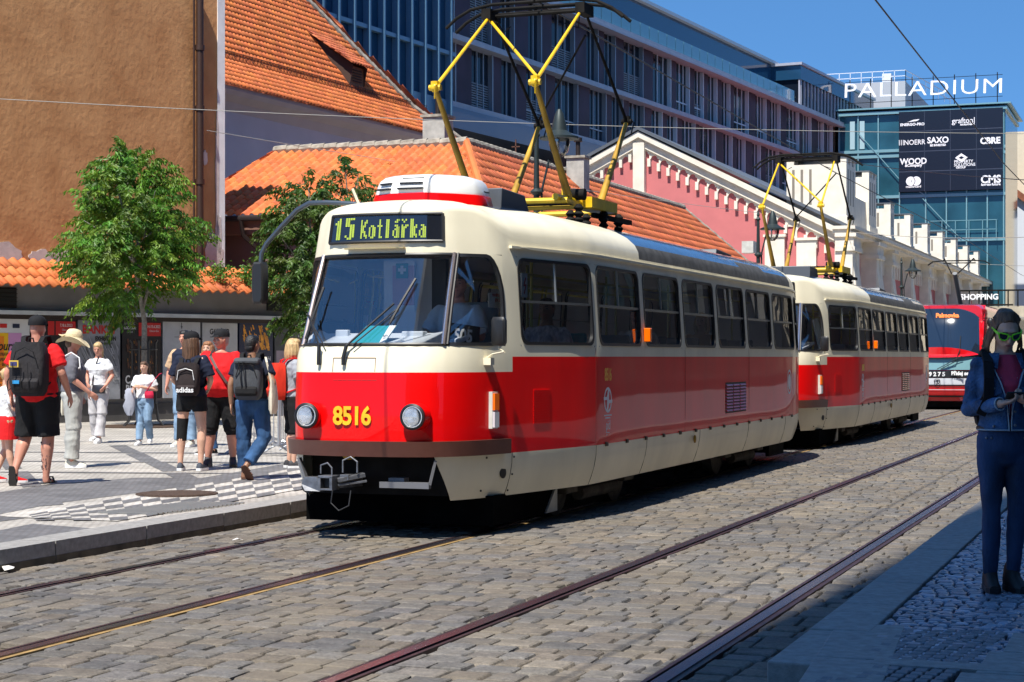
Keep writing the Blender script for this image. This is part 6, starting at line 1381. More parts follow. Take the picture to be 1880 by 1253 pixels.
    if headwear:
        kind, hm = headwear; g = MB()
        if kind == 'cap':
            prof = [(.0,1.03),(.03,1.04),(.06,.98),(.085,.80),(.102,.5),(.108,.15)]
            g.loft([[hp(.086*k*cos(2*pi*j/18), .010+.106*k*sin(2*pi*j/18), .030+z) for j in range(18)] for z, k in prof])
            g.loft([[hp(x*.98, -.085-(.075*(1-(x/.075)**2)+.0)*t, .040-.016*t+zz_) for x in (-.075,-.05,-.02,.02,.05,.075)] for t, zz_ in ((0,0),(.5,0),(1,0),(1,.008),(.5,.010),(0,.010))], cap=False)
            g.ell(hp(0,.01,.14), (.008,.008,.006), 8, 5)
        else:
            N = 24; prof = [(-.035,2.05),(-.02,1.7),(.0,1.3),(.022,1.04),(.05,1.02),(.09,.92),(.12,.65),(.13,.2)]
            g.loft([[hp(.096*k*cos(2*pi*j/N), .010+.108*k*sin(2*pi*j/N), .035+z+(.05*max(0,k-1)*cos(2*2*pi*j/N+.6)*1.0 if k > 1.2 else 0)) for j in range(N)] for z, k in prof])
            g.loft([[hp(.102*cos(2*pi*j/N), .010+.115*sin(2*pi*j/N), .06+z) for j in range(N)] for z in (0,.025)], cap=False)
            cap_tube(g, [hp(0,.12,.07), hp(.0,.16,.05), hp(.0,.2,.06)], [.012,.018,.006], 6)
        g.build('cap' if kind == 'cap' else 'sun_hat', hm, root, smooth=1)
    return root, J, hp, lean
def pmx(root): return lmat(root)
def backpack(root, label, m1, m2, w_=.16, hgt=.46, z0=.98, d=.17, logo=None, lean=0, y0=.13, fold=False, worn=True, extras=None):
    M = pmx(root); o0 = M @ V((0, y0, z0)); e = empty('backpack', o0, root.rotation_euler.z, label, 'backpack')
    s = root.scale[0]; T = lambda x, y, z: M @ V((x, y0+y, z0+z))
    def rb(mb, x0, x1, ya, yb, za, zb, r=.05):
        rings = []
        for t in (0, .08, .25, .5, .75, .92, 1):
            k = 1-.30*(abs(2*t-1)**6); yy_ = yb*(.82+.18*sin(pi*min(t*1.3,1)))
            o = []
            for cx_, cy_, a0 in ((x1-r, ya+.01, -pi/2), (x1-r, yy_-r, 0), (x0+r, yy_-r, pi/2), (x0+r, ya+.01, pi)):
                for j in range(4):
                    a = a0+(pi/2)*j/3; rx = r if cy_ > ya+.02 else r; ry = r if cy_ > ya+.02 else .008
                    o.append(T(((cx_-(x0+x1)/2)+rx*cos(a))*k+(x0+x1)/2, cy_+ry*sin(a), za+(zb-za)*t))
            rings.append(o)
        mb.loft(rings)
    g = MB(); rb(g, -w_, w_, 0, d, 0, hgt); g.build('bag_body', m1, e, smooth=1, world=True)
    g = MB(); rb(g, -w_*.8, w_*.8, d*.72, d*1.18, hgt*.06, hgt*.48, .035); g.build('front_pocket', m1 if not fold else m2, e, smooth=1, world=True)
    g = MB(); g.tube([T(-w_*.75, d*1.02, hgt*.55), T(-w_*.5, d*1.06, hgt*.82), T(0, d*1.03, hgt*.90), T(w_*.5, d*1.06, hgt*.82), T(w_*.75, d*1.02, hgt*.55)], .006, 5); g.tube([T(-.03,.03,hgt), T(-.02,.03,hgt+.04), T(.02,.03,hgt+.04), T(.03,.03,hgt)], .009, 6); g.build('zip', m2, e, world=True)
    for sx in (1, -1):
        g = MB(); pts = [T(sx*.09, .03, hgt*.96), T(sx*.105, -.03, hgt+.05), T(sx*.115, -y0-.02, hgt+.065-.0), T(sx*.12, -y0-.11, hgt-.05), T(sx*.125, -y0-.135, hgt-.18), T(sx*.16,-y0-.06,hgt*.35), T(sx*.15, .0, hgt*.2)]
        for a, b in zip(pts, pts[1:]): g.bar(a, b, .05*s, .014*s, up=(b-a).cross(V(M.to_3x3() @ V((1,0,0)))).normalized())
        g.build('strap', m2, e, world=True)
    if fold:
        g = MB(); rb(g, -w_*.9, w_*.9, d*.3, d*1.15, hgt*.86, hgt*1.02, .02); g.build('roll_top', m1, e, smooth=1, world=True)
    return e, T
CR = V((ct, st, 0)); CF = V((-st, ct, 0))     # picture right / into the picture
def at_px(px, py): return ground(px, py, KH)
def hgt_px(py0, py1): Z = F*(HC-KH)/(py1-HY); return (py1-py0)*Z/F
c_wh = cloth('white', (.72,.72,.72)); c_red = cloth('red', (.62,.012,.015)); c_blk = cloth('black', (.012,.012,.013)); c_gy = cloth('grey', (.13,.13,.15)); c_lg = cloth('light_grey', (.45,.45,.43)); c_jean = cloth('jeans', (.028,.075,.17), var=.5); c_ljean = cloth('light_jeans', (.20,.30,.42), var=.3); c_navy = cloth('navy', (.012,.016,.035)); c_tan = cloth('tan', (.50,.33,.20)); c_tee = cloth('grey_tee', (.30,.31,.34)); c_crm = cloth('cream_canvas', (.62,.57,.45)); c_pink = cloth('crimson', (.45,.015,.05))
m_capb = cloth('cap_black', (.012,.012,.014)); m_straw = mat('straw', (.66,.55,.34), .8, var=.1, vs=30, bump=.5, bs=120)
# 1 girl at the left edge
r1, *_ = person(at_px(12, 886), CF*.5+CR*.85, hgt_px(676, 886), 'small girl at the left edge with a red jacket tied round her waist', sk_a, (c_wh, .75, .98, .02), (c_tan, .55, .03), (c_red, 'trainer'), ('pony', hr_bl, .12), dict(elbow=[(-.0+.24,.0,1.16),(-.235,-.05,1.14)], wrist=[(.26,-.16,1.02),(-.24,-.24,1.05)], ankle=[(.10,.15,.10),(-.10,-.1,.085)]), face=False)
M = pmx(r1); g = MB(); g.loft([[M @ V((.20*k*cos(a), .165*k*sin(a), z)) for a in [2*pi*j/16 for j in range(16)]] for z, k in ((.66,1.12),(.75,1.1),(.90,1.0),(.99,.98),(1.02,.85))]); g.build('tied_jacket', c_red, r1, smooth=1, world=True)
# 2 man with the black backpack
r2, J, hp_, _ = person(at_px(68, 890), CF*.97+CR*.12, hgt_px(583, 890), 'man in a red tee, black shorts and black cap walking away with a tattooed calf', sk_b, (c_red, .72, .86, .022), (c_blk, .98, .06, .03), (mat('flipflop', (.02,.018,.016), .7), 'sandal'), ('bald', hr_dk), dict(wrist=[(.30,-.04,.93),(-.30,-.14,.93)], elbow=[(.30,.05,1.17),(-.285,.04,1.17)], hy=-.15, ankle=[(-.115*-1+.06,.16,.16),(-.09,-.02,.085)] , knee=[(.13,-.02,.50),(-.11,-.03,.50)], foot=[(.1,-.35,-.9),(-.15,-1,0)]), wide=1.22, belly=.03, headwear=('cap', m_capb), face=False)
M = pmx(r2); g = MB(); q = random.Random(2)
for i in (1,):
    for k in range(34):
        t = q.uniform(.15,.85); a = q.uniform(-.4,2.4); kn, an = J['knee'][i], J['ankle'][i]; c = kn.lerp(an, t)+V((0,.010*(1-t),0)); r_ = (.067*(1-t)+.038*t)*1.06
        p = c+V((cos(a)*r_, sin(a)*r_, 0)); p2 = p+V((q.uniform(-.008,.008), 0, q.uniform(.01,.03))); g.bar(M @ p, M @ p2, .006, .006)
g.build('tattoo', mat('tattoo_ink', (.09,.06,.06), .6), r2, world=True)
c_pack = cloth('pack_black', (.022,.020,.022), .75, bs=30)
b2, T = backpack(r2, 'large black hiking backpack on the man in the red tee', c_pack, c_blk, .185, .56, .93, .20)
g = MB(); g.box((-.15,0,0),(-.05,.01,.07)); g.v = [tuple(T(-p[0]-.0-.0, .235+p[1], .30+p[2])) for p in g.v]; g.build('yellow_patch', mat('patch_yellow', (.55,.38,.06), .7), b2, world=True)
g = MB(); g.box((-.135,-.002,.015),(-.065,.014,.055)); g.v = [tuple(T(-p[0], .237+p[1], .30+p[2])) for p in g.v]; g.build('navy_patch', mat('patch_navy', (.03,.03,.12), .7), b2, world=True)
g = MB(); g.box((-.02,0,0),(.05,.012,.035)); g.v = [tuple(T(p[0]+.06, .24+p[1], .13+p[2])) for p in g.v]; g.build('blue_buckle', mat('buckle_blue', (.02,.25,.55), .5), b2, world=True)
for x in (-.06,.02,.10): g = MB(); g.bar(T(x,.245,.05), T(x+.01,.25,.34), .012, .006); g.build('webbing', c_blk, b2, world=True)
g = MB(); g.tube([T(.19,.05,.25), T(.25,.05,.15), T(.24,.06,.05), T(.19,.05,.10)], .007, 5); g.build('loop', c_blk, b2, world=True)
# 3 woman in sun hat
r3, *_ = person(at_px(133, 858), CR*.9+CF*.25, hgt_px(611, 858), 'woman in a wide cream sun hat, grey top and pale trousers seen from the side', sk_b, (c_gy, 1.15, .98, .018), (cloth('pale_trousers', (.40,.40,.37)), 1.93, .035, .02), (mat('shoe_cream', (.66,.62,.50), .7), 'trainer'), ('crop', hr_br), dict(elbow=[(.24,.06,1.16),(-.24,.02,1.16)], wrist=[(.26,-.08,.95),(-.22,-.20,.98)], hp=.15), wide=1.12, belly=.035, female=True, headwear=('hat', m_straw))
M = pmx(r3); g = MB(); g.tube([M @ V(p) for p in ((-.10,.10,1.44),(-.16,.02,1.49),(-.19,-.08,1.42),(-.215,-.09,1.30),(-.20,.02,1.22))], .010, 6); g.build('white_strap', m_white, r3, world=True)
# 4 blonde
r4, *_ = person(at_px(181, 813), -CF*.95-CR*.25, hgt_px(629, 813), 'blonde woman in a white tee and pale trousers walking with a cream tote bag', sk_b, (c_wh, .6, .98, .012), (cloth('stone_trousers', (.48,.46,.46)), 1.93, .045, .012), (mat('trainer_white', (.66,.66,.66), .6), 'trainer'), ('pony', hr_bl, .25), dict(elbow=[(.24,.05,1.17),(-.27,.06,1.20)], wrist=[(.20,-.12,1.0),(-.12,-.18,1.05)], palm=[(-1,0,0),(.5,.6,0)], knee=[(.09,-.06,.50),(-.10,.0,.50)], ankle=[(.06,-.10,.085),(-.10,.14,.12)], hp=.25, hy=.2), female=True)
M = pmx(r4); tb = empty('tote_bag', M @ V((.24,.04,.85)), r4.rotation_euler.z, 'cream canvas tote bag hanging from the blonde woman with a white tee', 'tote bag')
def flatbag(e, M, c, w_, h_, d_, m, strap):
    g = MB(); R_ = []
    for z, k, dk in ((0,.9,.5),(.06,1.0,1),(h_*.5,1.0,1),(h_*.9,.9,.5),(h_,.85,.2)): R_.append([M @ (V(c)+V((d_*dk*cos(a), w_*k*sin(a)*(1 if abs(sin(a)) > .1 else 1), z))) for a in [2*pi*j/14 for j in range(14)]])
    g.loft(R_); g.build('bag_body', m, e, smooth=1, world=True); g = MB(); pts = [M @ V(p) for p in strap]
    for a, b in zip(pts, pts[1:]): g.bar(a, b, .022, .008)
    g.build('strap', m, e, world=True)
flatbag(tb, M, (-.22,.06,.66), .15, .40, .05, c_crm, ((-.22,.02,1.03),(-.20,-.05,1.30),(-.12,-.02,1.49),(-.14,.08,1.42),(-.22,.10,1.03)))
tb.location = M @ V((-.22,.06,.66))
for ch in tb.children: pass
sb4 = empty('shoulder_bag', M @ V((.05,-.15,.86)), r4.rotation_euler.z, 'small black shoulder bag at the hip of the blonde woman', 'handbag')
flatbag(sb4, M @ Matrix.Translation((.08,-.15,.86)) @ Matrix.Rotation(R(90),4,'Z'), (0,0,0), .13, .15, .035, mat('bag_leather', (.015,.015,.02), .4), ((0,.13,.14),(.05,.10,.45),(-.0,-.0,.63)))
# 5 girl with pink strap
r5, *_ = person(at_px(265, 817), -CF*.97-CR*.1, hgt_px(664, 817), 'girl in a white tee and light jeans with a crimson shoulder bag walking forward', sk_a, (c_wh, .7, .98, .02), (c_ljean, 1.95, .02, .014), (mat('trainer_white', (.66,.66,.66), .6), 'trainer'), ('pony', hr_br, .15), dict(elbow=[(.25,.02,1.16),(-.25,.03,1.16)], wrist=[(-.02,-.19,1.22),(-.20,-.20,1.14)], knee=[(.09,-.06,.50),(-.09,-.0,.50)], ankle=[(.08,.16,.13),(-.08,-.08,.085)], hp=.05, hy=-.15), female=True)
M = pmx(r5); e = empty('shoulder_bag', M @ V((.14,-.15,.98)), r5.rotation_euler.z, 'crimson shoulder bag of the girl in light jeans', 'handbag')
flatbag(e, M @ Matrix.Translation((.15,-.15,.98)) @ Matrix.Rotation(R(90),4,'Z'), (0,0,0), .10, .15, .05, c_pink, ((0,.06,.14),(-.03,-.08,.34),(-.02,-.22,.50),(.10,-.24,.52)))
e = empty('grey_jacket', M @ V((-.25,-.2,.7)), r5.rotation_euler.z, 'crumpled grey jacket hanging over the arm of the girl in light jeans', 'jacket')
g = MB(); q = random.Random(9); g.loft([[M @ V((-.26+k*.10*cos(a)*q.uniform(.8,1.25), -.17+k*.06*sin(a)*q.uniform(.8,1.25), z)) for a in [2*pi*j/14 for j in range(14)]] for z, k in ((.62,.5),(.70,.9),(.82,1.2),(.95,1.1),(1.05,1.1),(1.14,.9),(1.19,.5))]); g.build('jacket_cloth', cloth('soft_grey', (.34,.35,.40)), e, smooth=1, world=True)
# 6 person mostly hidden
r6, *_ = person(at_px(340, 820), -CF*.95-CR*.3, hgt_px(607, 820), 'person in a navy vest and tan shirt behind the long-haired young woman', sk_b, (c_tan, .9, .98, .03), (c_ljean, 1.95, .03), (mat('trainer_cream', (.6,.56,.45), .6), 'trainer'), ('crop', hr_bk), dict(elbow=[(.27,.02,1.16),(-.27,.02,1.16)], wrist=[(.30,-.03,.93),(-.29,-.03,.93)]))
M = pmx(r6); g = MB(); g.loft([[M @ V((.215*k*cos(a), .155*k*sin(a), z)) for a in [2*pi*j/18 for j in range(18)]] for z, k in ((1.14,.95),(1.28,1.02),(1.40,1.0),(1.47,.62))]); g.build('vest', c_navy, r6, smooth=1, world=True)
# 7 girl with cap and dark pack
r7, J7, *_ = person(at_px(352, 864), CF*.98+CR*.1, hgt_px(611, 864), 'young woman with long brown hair, black shorts and a knee brace seen from behind', sk_a, (c_navy, .85, .94, .015), (c_blk, .42, .02, .012), (mat('trainer_grey', (.05,.06,.08), .7), 'trainer'), ('long', hr_br, .36), dict(elbow=[(.245,.0,1.16),(-.245,.0,1.16)], wrist=[(.18,-.16,1.05),(-.18,-.16,1.05)], hy=-.6, knee=[(.13,-.01,.50),(-.13,-.01,.50)], ankle=[(.145,.015,.085),(-.12,.015,.085)]), female=True, headwear=('cap', m_capb), face=False)
M = pmx(r7); kn, an, hip = J7['knee'][0], J7['ankle'][0], J7['hip'][0]; g = MB(); g.tube([M @ hip.lerp(kn,.62), M @ hip.lerp(kn,.85), M @ kn, M @ kn.lerp(an,.3)], [.071,.066,.063,.062], 16); g.build('knee_brace', c_blk, r7, smooth=1, world=True)
b7, T = backpack(r7, 'soft brown-black backpack with white adidas lettering on the young woman with long hair', cloth('pack_brown', (.030,.022,.022)), c_blk, .15, .42, .95, .15)
text('adidas', .085, frame(T(.0, .185, .075), T(-1,0,0)-T(0,0,0), (0,0,1)), m_white, b7, 'bag_lettering', off=.002, ext=.002)
g = MB(); g.tube([T(-.11,.155,.20), T(-.09,.165,.32), T(0,.16,.345), T(.09,.165,.32), T(.11,.155,.20)], .005, 5); g.build('piping', m_white, b7, world=True)
# 8 auburn person
r8, *_ = person(at_px(384, 836), -CF*.6-CR*.8, hgt_px(627, 836), 'woman with auburn hair and blue jeans half hidden behind the woman in red', sk_a, (c_ljean, 1.9, .92, .02), (c_jean, 1.95, .02), (c_blk, 'trainer'), ('bob', hr_au, .08), dict(hy=.7), female=True)
# 9 woman in red
r9, J9, *_ = person(at_px(406, 857), -CF*.97+CR*.05, hgt_px(607, 857), 'stout woman in a loose red tee, black cap and black knee-length trousers', sk_b, (c_red, .95, .90, .04), (c_blk, 1.22, .02, .02), (mat('trainer_dark', (.03,.03,.035), .7), 'boot'), ('crop', hr_ol), dict(elbow=[(.32,.04,1.14),(-.34,.05,1.14)], wrist=[(.34,.0,.92),(-.36,.0,.92)], hy=-.9, knee=[(.14,-.01,.50),(-.14,-.01,.50)], ankle=[(.15,.015,.085),(-.17,.015,.085)]), wide=1.42, belly=.07, female=True, headwear=('cap', m_capb), sole=m_blk)
M = pmx(r9); e = empty('crossbody_bag', M @ V((.30,-.12,.92)), r9.rotation_euler.z, 'dark brown crossbody bag and strap over the red tee of the stout woman', 'handbag')
g = MB(); pts = [(-.10,.02,1.50),(-.12,-.14,1.42),(-.03,-.235,1.26),(.10,-.275,1.08),(.21,-.25,.98),(.28,-.10,.94)]
for a, b in zip(pts, pts[1:]): g.bar(M @ V(a), M @ V(b), .030, .012, up=V(M.to_3x3() @ V((0,-1,.3))))
g.build('strap', mat('strap_brown', (.04,.012,.01), .6), e, world=True)
# 10 man with roll-top pack
r10, J10, *_ = person(at_px(463, 881), CF*.97+CR*.1, hgt_px(616, 881), 'dark-haired man in a navy tee and rolled jeans walking away in leather sandals', sk_c, (c_navy, .62, .98, .016), (c_jean, 1.84, .02, .02), (mat('sandal_brown', (.10,.04,.02), .7), 'sandal'), ('crop', hr_bk), dict(elbow=[(.25,.05,1.16),(-.28,.10,1.17)], wrist=[(.26,.0,.92),(-.22,-.12,1.10)], knee=[(.11,-.02,.50),(-.15,.0,.50)], ankle=[(.10,.0,.085),(.03,.20,.17)], foot=[(.1,-1,0),(-.25,-.6,-.75)], hy=-.5), face=False)
c_pg = cloth('pack_grey', (.055,.060,.068), .7)
b10, T = backpack(r10, 'grey roll-top backpack on the dark-haired man with rolled jeans', c_pg, c_blk, .17, .50, .97, .17, fold=True)
for x in (-.02,.03): g = MB(); g.bar(T(x+.02,.20,.16), T(x+.05,.205,.46), .022, .008); g.build('webbing', c_blk, b10, world=True)
M = pmx(r10); e = empty('tote_bag', M @ V((-.27,.05,.78)), r10.rotation_euler.z, 'cream canvas tote bag on the shoulder of the man in the navy tee', 'tote bag')
flatbag(e, M, (-.28,.08,.80), .13, .42, .05, c_crm, ((-.26,.03,1.18),(-.22,.0,1.40),(-.17,.02,1.485),(-.20,.08,1.42),(-.27,.14,1.18)))
# 11 person with red pack beside the tram
r11, *_ = person(at_px(537, 859), CR*.9+CF*.4, hgt_px(622, 859), 'blond person in a grey tee and black cropped trousers standing beside the tram front', sk_a, (c_tee, .8, .96, .02), (c_blk, 1.1, .02, .015), (mat('trainer_black', (.03,.03,.035), .6), 'trainer'), ('bob', hr_bl, .10), dict(elbow=[(.24,.0,1.16),(-.24,-.02,1.16)], wrist=[(.25,-.08,.93),(-.24,-.12,.93)]), female=True, sole=m_white)
backpack(r11, 'big orange-red backpack on the blond person beside the tram', cloth('pack_orange', (.62,.03,.012)), c_red, .15, .50, .92, .20)
# driver
r12, *_ = person((TX+.36, TY+1.25, .48), V((-.05,-1,0)), 1.78, 'tram driver in a pale shirt seated behind the windscreen', sk_b, (cloth('driver_shirt', (.42,.50,.58)), .8, .9, .02), (c_navy, 1.8, .01), None, ('crop', hr_dk), dict(hip=[(.10,-.02,.93),(-.10,-.02,.93)], knee=[(.12,-.44,.95),(-.12,-.44,.95)], ankle=[(.12,-.46,.55),(-.12,-.46,.55)], elbow=[(.26,-.10,1.18),(-.26,-.10,1.18)], wrist=[(.22,-.34,1.16),(-.22,-.34,1.16)], hy=.3), vox=.012)
g = MB(); g.loft([[V((TX+.36+x, TY+1.62+y, z)) for x, y in ((-.22,-.06),(.22,-.06),(.22,.06),(-.22,.06))] for z in (1.4,1.6,2.0)]); g.box((TX+.12,TY+1.1,1.30),(TX+.6,TY+1.6,1.42)); g.box((TX+.3,TY+1.3,.88),(TX+.42,TY+1.45,1.30)); ds_ = g.build('driver_seat', m_seat, bevel=.03, origin=(TX+.36,TY+1.4,.88), label='dark driver seat inside the front cab', cat='seat')
# passengers
def sit(x, y, lb, sm, tm, hr_, fw=V((0,-1,0)), ty=0):
    return person((TX+x, TY+ty+y, .38), fw, 1.7, lb, sm, (tm, .7, .9, .02), (c_jean, 1.5, .01), None, hr_, dict(hip=[(.10,-.02,.93),(-.10,-.02,.93)], knee=[(.12,-.42,.94),(-.12,-.42,.94)], ankle=[(.12,-.44,.58),(-.12,-.44,.58)], elbow=[(.25,-.06,1.17),(-.25,-.06,1.17)], wrist=[(.12,-.26,1.06),(-.12,-.26,1.06)]), vox=.013)
sit(.55, 6.25, 'seated passenger in a white tee at the middle windows of the first tram', sk_b, c_wh, ('crop', hr_bk))
sit(.55, 9.25, 'seated passenger with blond hair in the rear half of the first tram', sk_a, c_tan, ('bob', hr_bl, .1))
sit(-.55, 3.7, 'seated passenger in teal on the far side of the first tram', sk_a, m_teal, ('bob', hr_au, .1))
sit(.55, 1.9+1.2, 'passenger in a pale top behind the first side window of the first tram', sk_c, cloth('pale_top', (.55,.52,.58), var=.5, vs=30), ('crop', hr_bk))
# ---- woman on the right platform
Wp = ground(1843, 1084, KH); hW = hgt_px(569, 1086)
c_den = mat('denim_jacket', (.030,.085,.19), .8, var=.65, vs=9, bump=.7, bs=60); c_den2 = mat('denim_jeans', (.012,.038,.10), .8, var=.7, vs=4, bump=.3, bs=80, stretch=(1,1,.5)); m_rose = cloth('rose_tee', (.50,.05,.10))
rw_, JW, hpW, _ = person(Wp, -CF*1.0-CR*.02, hW, 'woman in a denim jacket and lime sunglasses looking down at her phone', sk_a, (m_rose, 0, 1.0, .012), (c_den2, 1.97, -.004, .004), (mat('boot_black', (.012,.011,.011), .6), 'boot'), ('bunsides', hr_dk), dict(sh=[(.150,0,1.40),(-.150,0,1.40)], elbow=[(.205,.05,1.13),(-.205,.05,1.13)], wrist=[(.100,-.235,1.17),(-.080,-.245,1.17)], hd=[(-.75,-.45,.22),(.75,-.45,.22)], palm=[(-.1,-.15,1),(.1,-.15,1)], curl=[1.0,.9], hp=.46, head=(0,-.055,1.618), knee=[(.080,-.02,.50),(-.080,-.02,.50)], ankle=[(.058,.015,.085),(-.075,.03,.085)], hip=[(.080,0,.93),(-.080,0,.93)], foot=[(.12,-1,0),(-.12,-1,0)]), vox=.006, wide=.90, female=True, face=True)
M = pmx(rw_)
# jacket : open shell of torso + sleeves
def shell(mb, rings, a0, a1, n=26, th=.008):
    out = []; 
    for z, rx, ry, yo in rings: out.append([V((rx*cos(a0+(a1-a0)*j/n), yo+ry*sin(a0+(a1-a0)*j/n), z)) for j in range(n+1)])
    inn = [[p*1.0-V((p.x*.05, p.y*.06, 0)) for p in r_] for r_ in out]
    A = [[mb.av(M @ p) for p in r_] for r_ in out]; Bv = [[mb.av(M @ p) for p in r_] for r_ in inn]; m_ = len(out)
    for i in range(m_-1):
        for j in range(n): mb.face((A[i][j],A[i][j+1],A[i+1][j+1],A[i+1][j])); mb.face((Bv[i][j],Bv[i+1][j],Bv[i+1][j+1],Bv[i][j+1]))
        mb.face((A[i][0],A[i+1][0],Bv[i+1][0],Bv[i][0])); mb.face((A[i][n],Bv[i][n],Bv[i+1][n],A[i+1][n]))
    for j in range(n): mb.face((A[0][j],Bv[0][j],Bv[0][j+1],A[0][j+1])); mb.face((A[-1][j],A[-1][j+1],Bv[-1][j+1],Bv[-1][j]))
g = MB(); JK = .90
rings = [(1.0,.178,.150,-.005),(1.02,.175,.148,-.005),(1.06,.168,.142,-.005),(1.14,.172,.142,-.008),(1.22,.184,.150,-.012),(1.30,.196,.152,-.012),(1.37,.200,.140,-.004),(1.425,.185,.115,.0),(1.462,.135,.092,.002)]
rr_ = []
n = 30; Fr = -pi/2; A = []
op_ = {1.0:.05, 1.02:.05, 1.06:.06, 1.14:.10, 1.22:.20, 1.30:.34, 1.37:.50, 1.425:.62, 1.462:.75}
out = []
for z, rx, ry, yo in rings:
    o_ = op_[z]; rx *= JK; out.append([V((rx*cos(Fr+o_+(2*pi-2*o_)*j/n), yo+ry*sin(Fr+o_+(2*pi-2*o_)*j/n), z)) for j in range(n+1)])
inn = [[V((p.x*.94, p.y*.93, p.z)) for p in r_] for r_ in out]
A = [[g.av(M @ p) for p in r_] for r_ in out]; Bv = [[g.av(M @ p) for p in r_] for r_ in inn]
for i in range(len(out)-1):
    for j in range(n): g.face((A[i][j],A[i][j+1],A[i+1][j+1],A[i+1][j])); g.face((Bv[i][j],Bv[i+1][j],Bv[i+1][j+1],Bv[i][j+1]))
    g.face((A[i][0],A[i+1][0],Bv[i+1][0],Bv[i][0])); g.face((A[i][n],Bv[i][n],Bv[i+1][n],A[i+1][n]))
for j in range(n): g.face((A[0][j],Bv[0][j],Bv[0][j+1],A[0][j+1])); g.face((A[-1][j],A[-1][j+1],Bv[-1][j+1],Bv[-1][j]))
for i in (0, 1):
    sh, el, wr = JW['sh'][i], JW['elbow'][i], JW['wrist'][i]; m1_ = sh.lerp(el,.5); m2_ = el.lerp(wr,.45)
    g.ell(M @ sh, (.056,)*3, 14, 8); g.tube([M @ p for p in (sh, m1_, el.lerp(sh,.12))], [.056,.053,.048], 16); g.ell(M @ el, (.049,)*3, 14, 8); g.tube([M @ p for p in (el, m2_, el.lerp(wr,.96))], [.048,.045,.038], 16)
jk = g.build('denim_jacket', c_den, rw_, world=True, flip=False); remesh(jk, .0065, 2)
folds(jk, .0065, 9, 3.1)
m_seam = mat('jacket_stitch', (.30,.38,.45), .8)
for i in (0, 1):
    el, wr = JW['elbow'][i], JW['wrist'][i]; g = MB(); c = el.lerp(wr,.97); d = (wr-el).normalized(); u = d.cross(V((0,0,1))).normalized(); w2 = d.cross(u)
    g.tube([M @ (c+u*.038*cos(a)+w2*.038*sin(a)) for a in [2*pi*j/16 for j in range(17)]], .005, 6); g.build('cuff', m_seam, rw_, world=True, smooth=1)
g = MB()
for sgn_ in (0, -1): g.tube([M @ (V((r_[sgn_].x*1.02, r_[sgn_].y*1.04, r_[sgn_].z))) for r_ in out], .004, 6)
g.build('jacket_edge', m_seam, rw_, world=True, smooth=1)
g = MB(); g.tube([M @ V((p.x*1.03, p.y*1.03, p.z+.005)) for p in out[0]], .005, 6); g.build('jacket_hem', m_seam, rw_, world=True, smooth=1)
for x, z in ((-.095,1.26),(-.10,1.03),(.03,1.035),(.03,1.12),(.095,1.26)):
    g = MB(); yv = -.150 if z < 1.2 else -.137; g.ell(M @ V((x, yv-.006, z)), (.009,.009,.009), 10, 6); g.build('button', m_steel, rw_, world=True, smooth=1)
for sx in (1, -1):
    g = MB(); pts = [V((sx*.055,-.151,1.27)), V((sx*.135,-.125,1.27)), V((sx*.135,-.127,1.235)), V((sx*.095,-.150,1.215)), V((sx*.055,-.158,1.235))]; g.extr([M @ p for p in pts], M.to_3x3() @ V((0,-.008,0))); g.build('pocket_flap', c_den, rw_, world=True)
    g = MB(); pts = [V((sx*.05,-.085,1.475)), V((sx*.10,-.03,1.475)), V((sx*.125,-.10,1.40)), V((sx*.075,-.142,1.38))]; g.extr([M @ p for p in pts], M.to_3x3() @ V((0,-.008,.006))); g.build('collar', c_den, rw_, world=True)
g = MB(); 
for a in (-.5,-.25,0,.25,.5): g.tube([M @ V((a*.05,-.140,1.10)), M @ V((a*.09,-.139,1.22)), M @ V((a*.10,-.128,1.33))], .0018, 4)
g.tube([M @ V((a,-.128+a*a*3,1.335)) for a in (-.055,-.03,0,.03,.055)], .002, 4); g.build('tee_print', mat('print_pale', (.6,.45,.5), .7), rw_, world=True)
# waist details
g = MB(); g.tube([M @ V((.155*cos(a), .125*sin(a)-.0, 1.012)) for a in [2*pi*j/24 for j in range(25)]], .016, 8); g.build('belt', mat('belt_brown', (.06,.025,.012), .5), rw_, world=True, smooth=1)
for x in (-.13,-.10,.10,.13): g = MB(); g.ell(M @ V((x,-.115+abs(x)*.2,.955)), (.007,.007,.007), 8, 6); g.build('rivet', m_steel, rw_, world=True)
# phone held in the hands
pe = empty('smartphone', M @ V((.01,-.30,1.215)), rw_.rotation_euler.z, 'black smartphone held in both hands by the woman in denim', 'phone')
g = MB(); Mp = M @ Matrix.Translation((.012,-.300,1.222)) @ Matrix.Rotation(R(-35),4,'X'); 
g.box((-.075,-.036,-.005),(.075,.036,.005)); g.v = [tuple(Mp @ V(p)) for p in g.v]; g.build('phone_body', m_blk, pe, world=True, bevel=.003)
g = MB(); g.box((-.068,-.032,.005),(.068,.032,.006)); g.v = [tuple(Mp @ V(p)) for p in g.v]; g.build('phone_screen', mat('phone_screen', (.01,.012,.016), .1, coat=.5), pe, world=True)
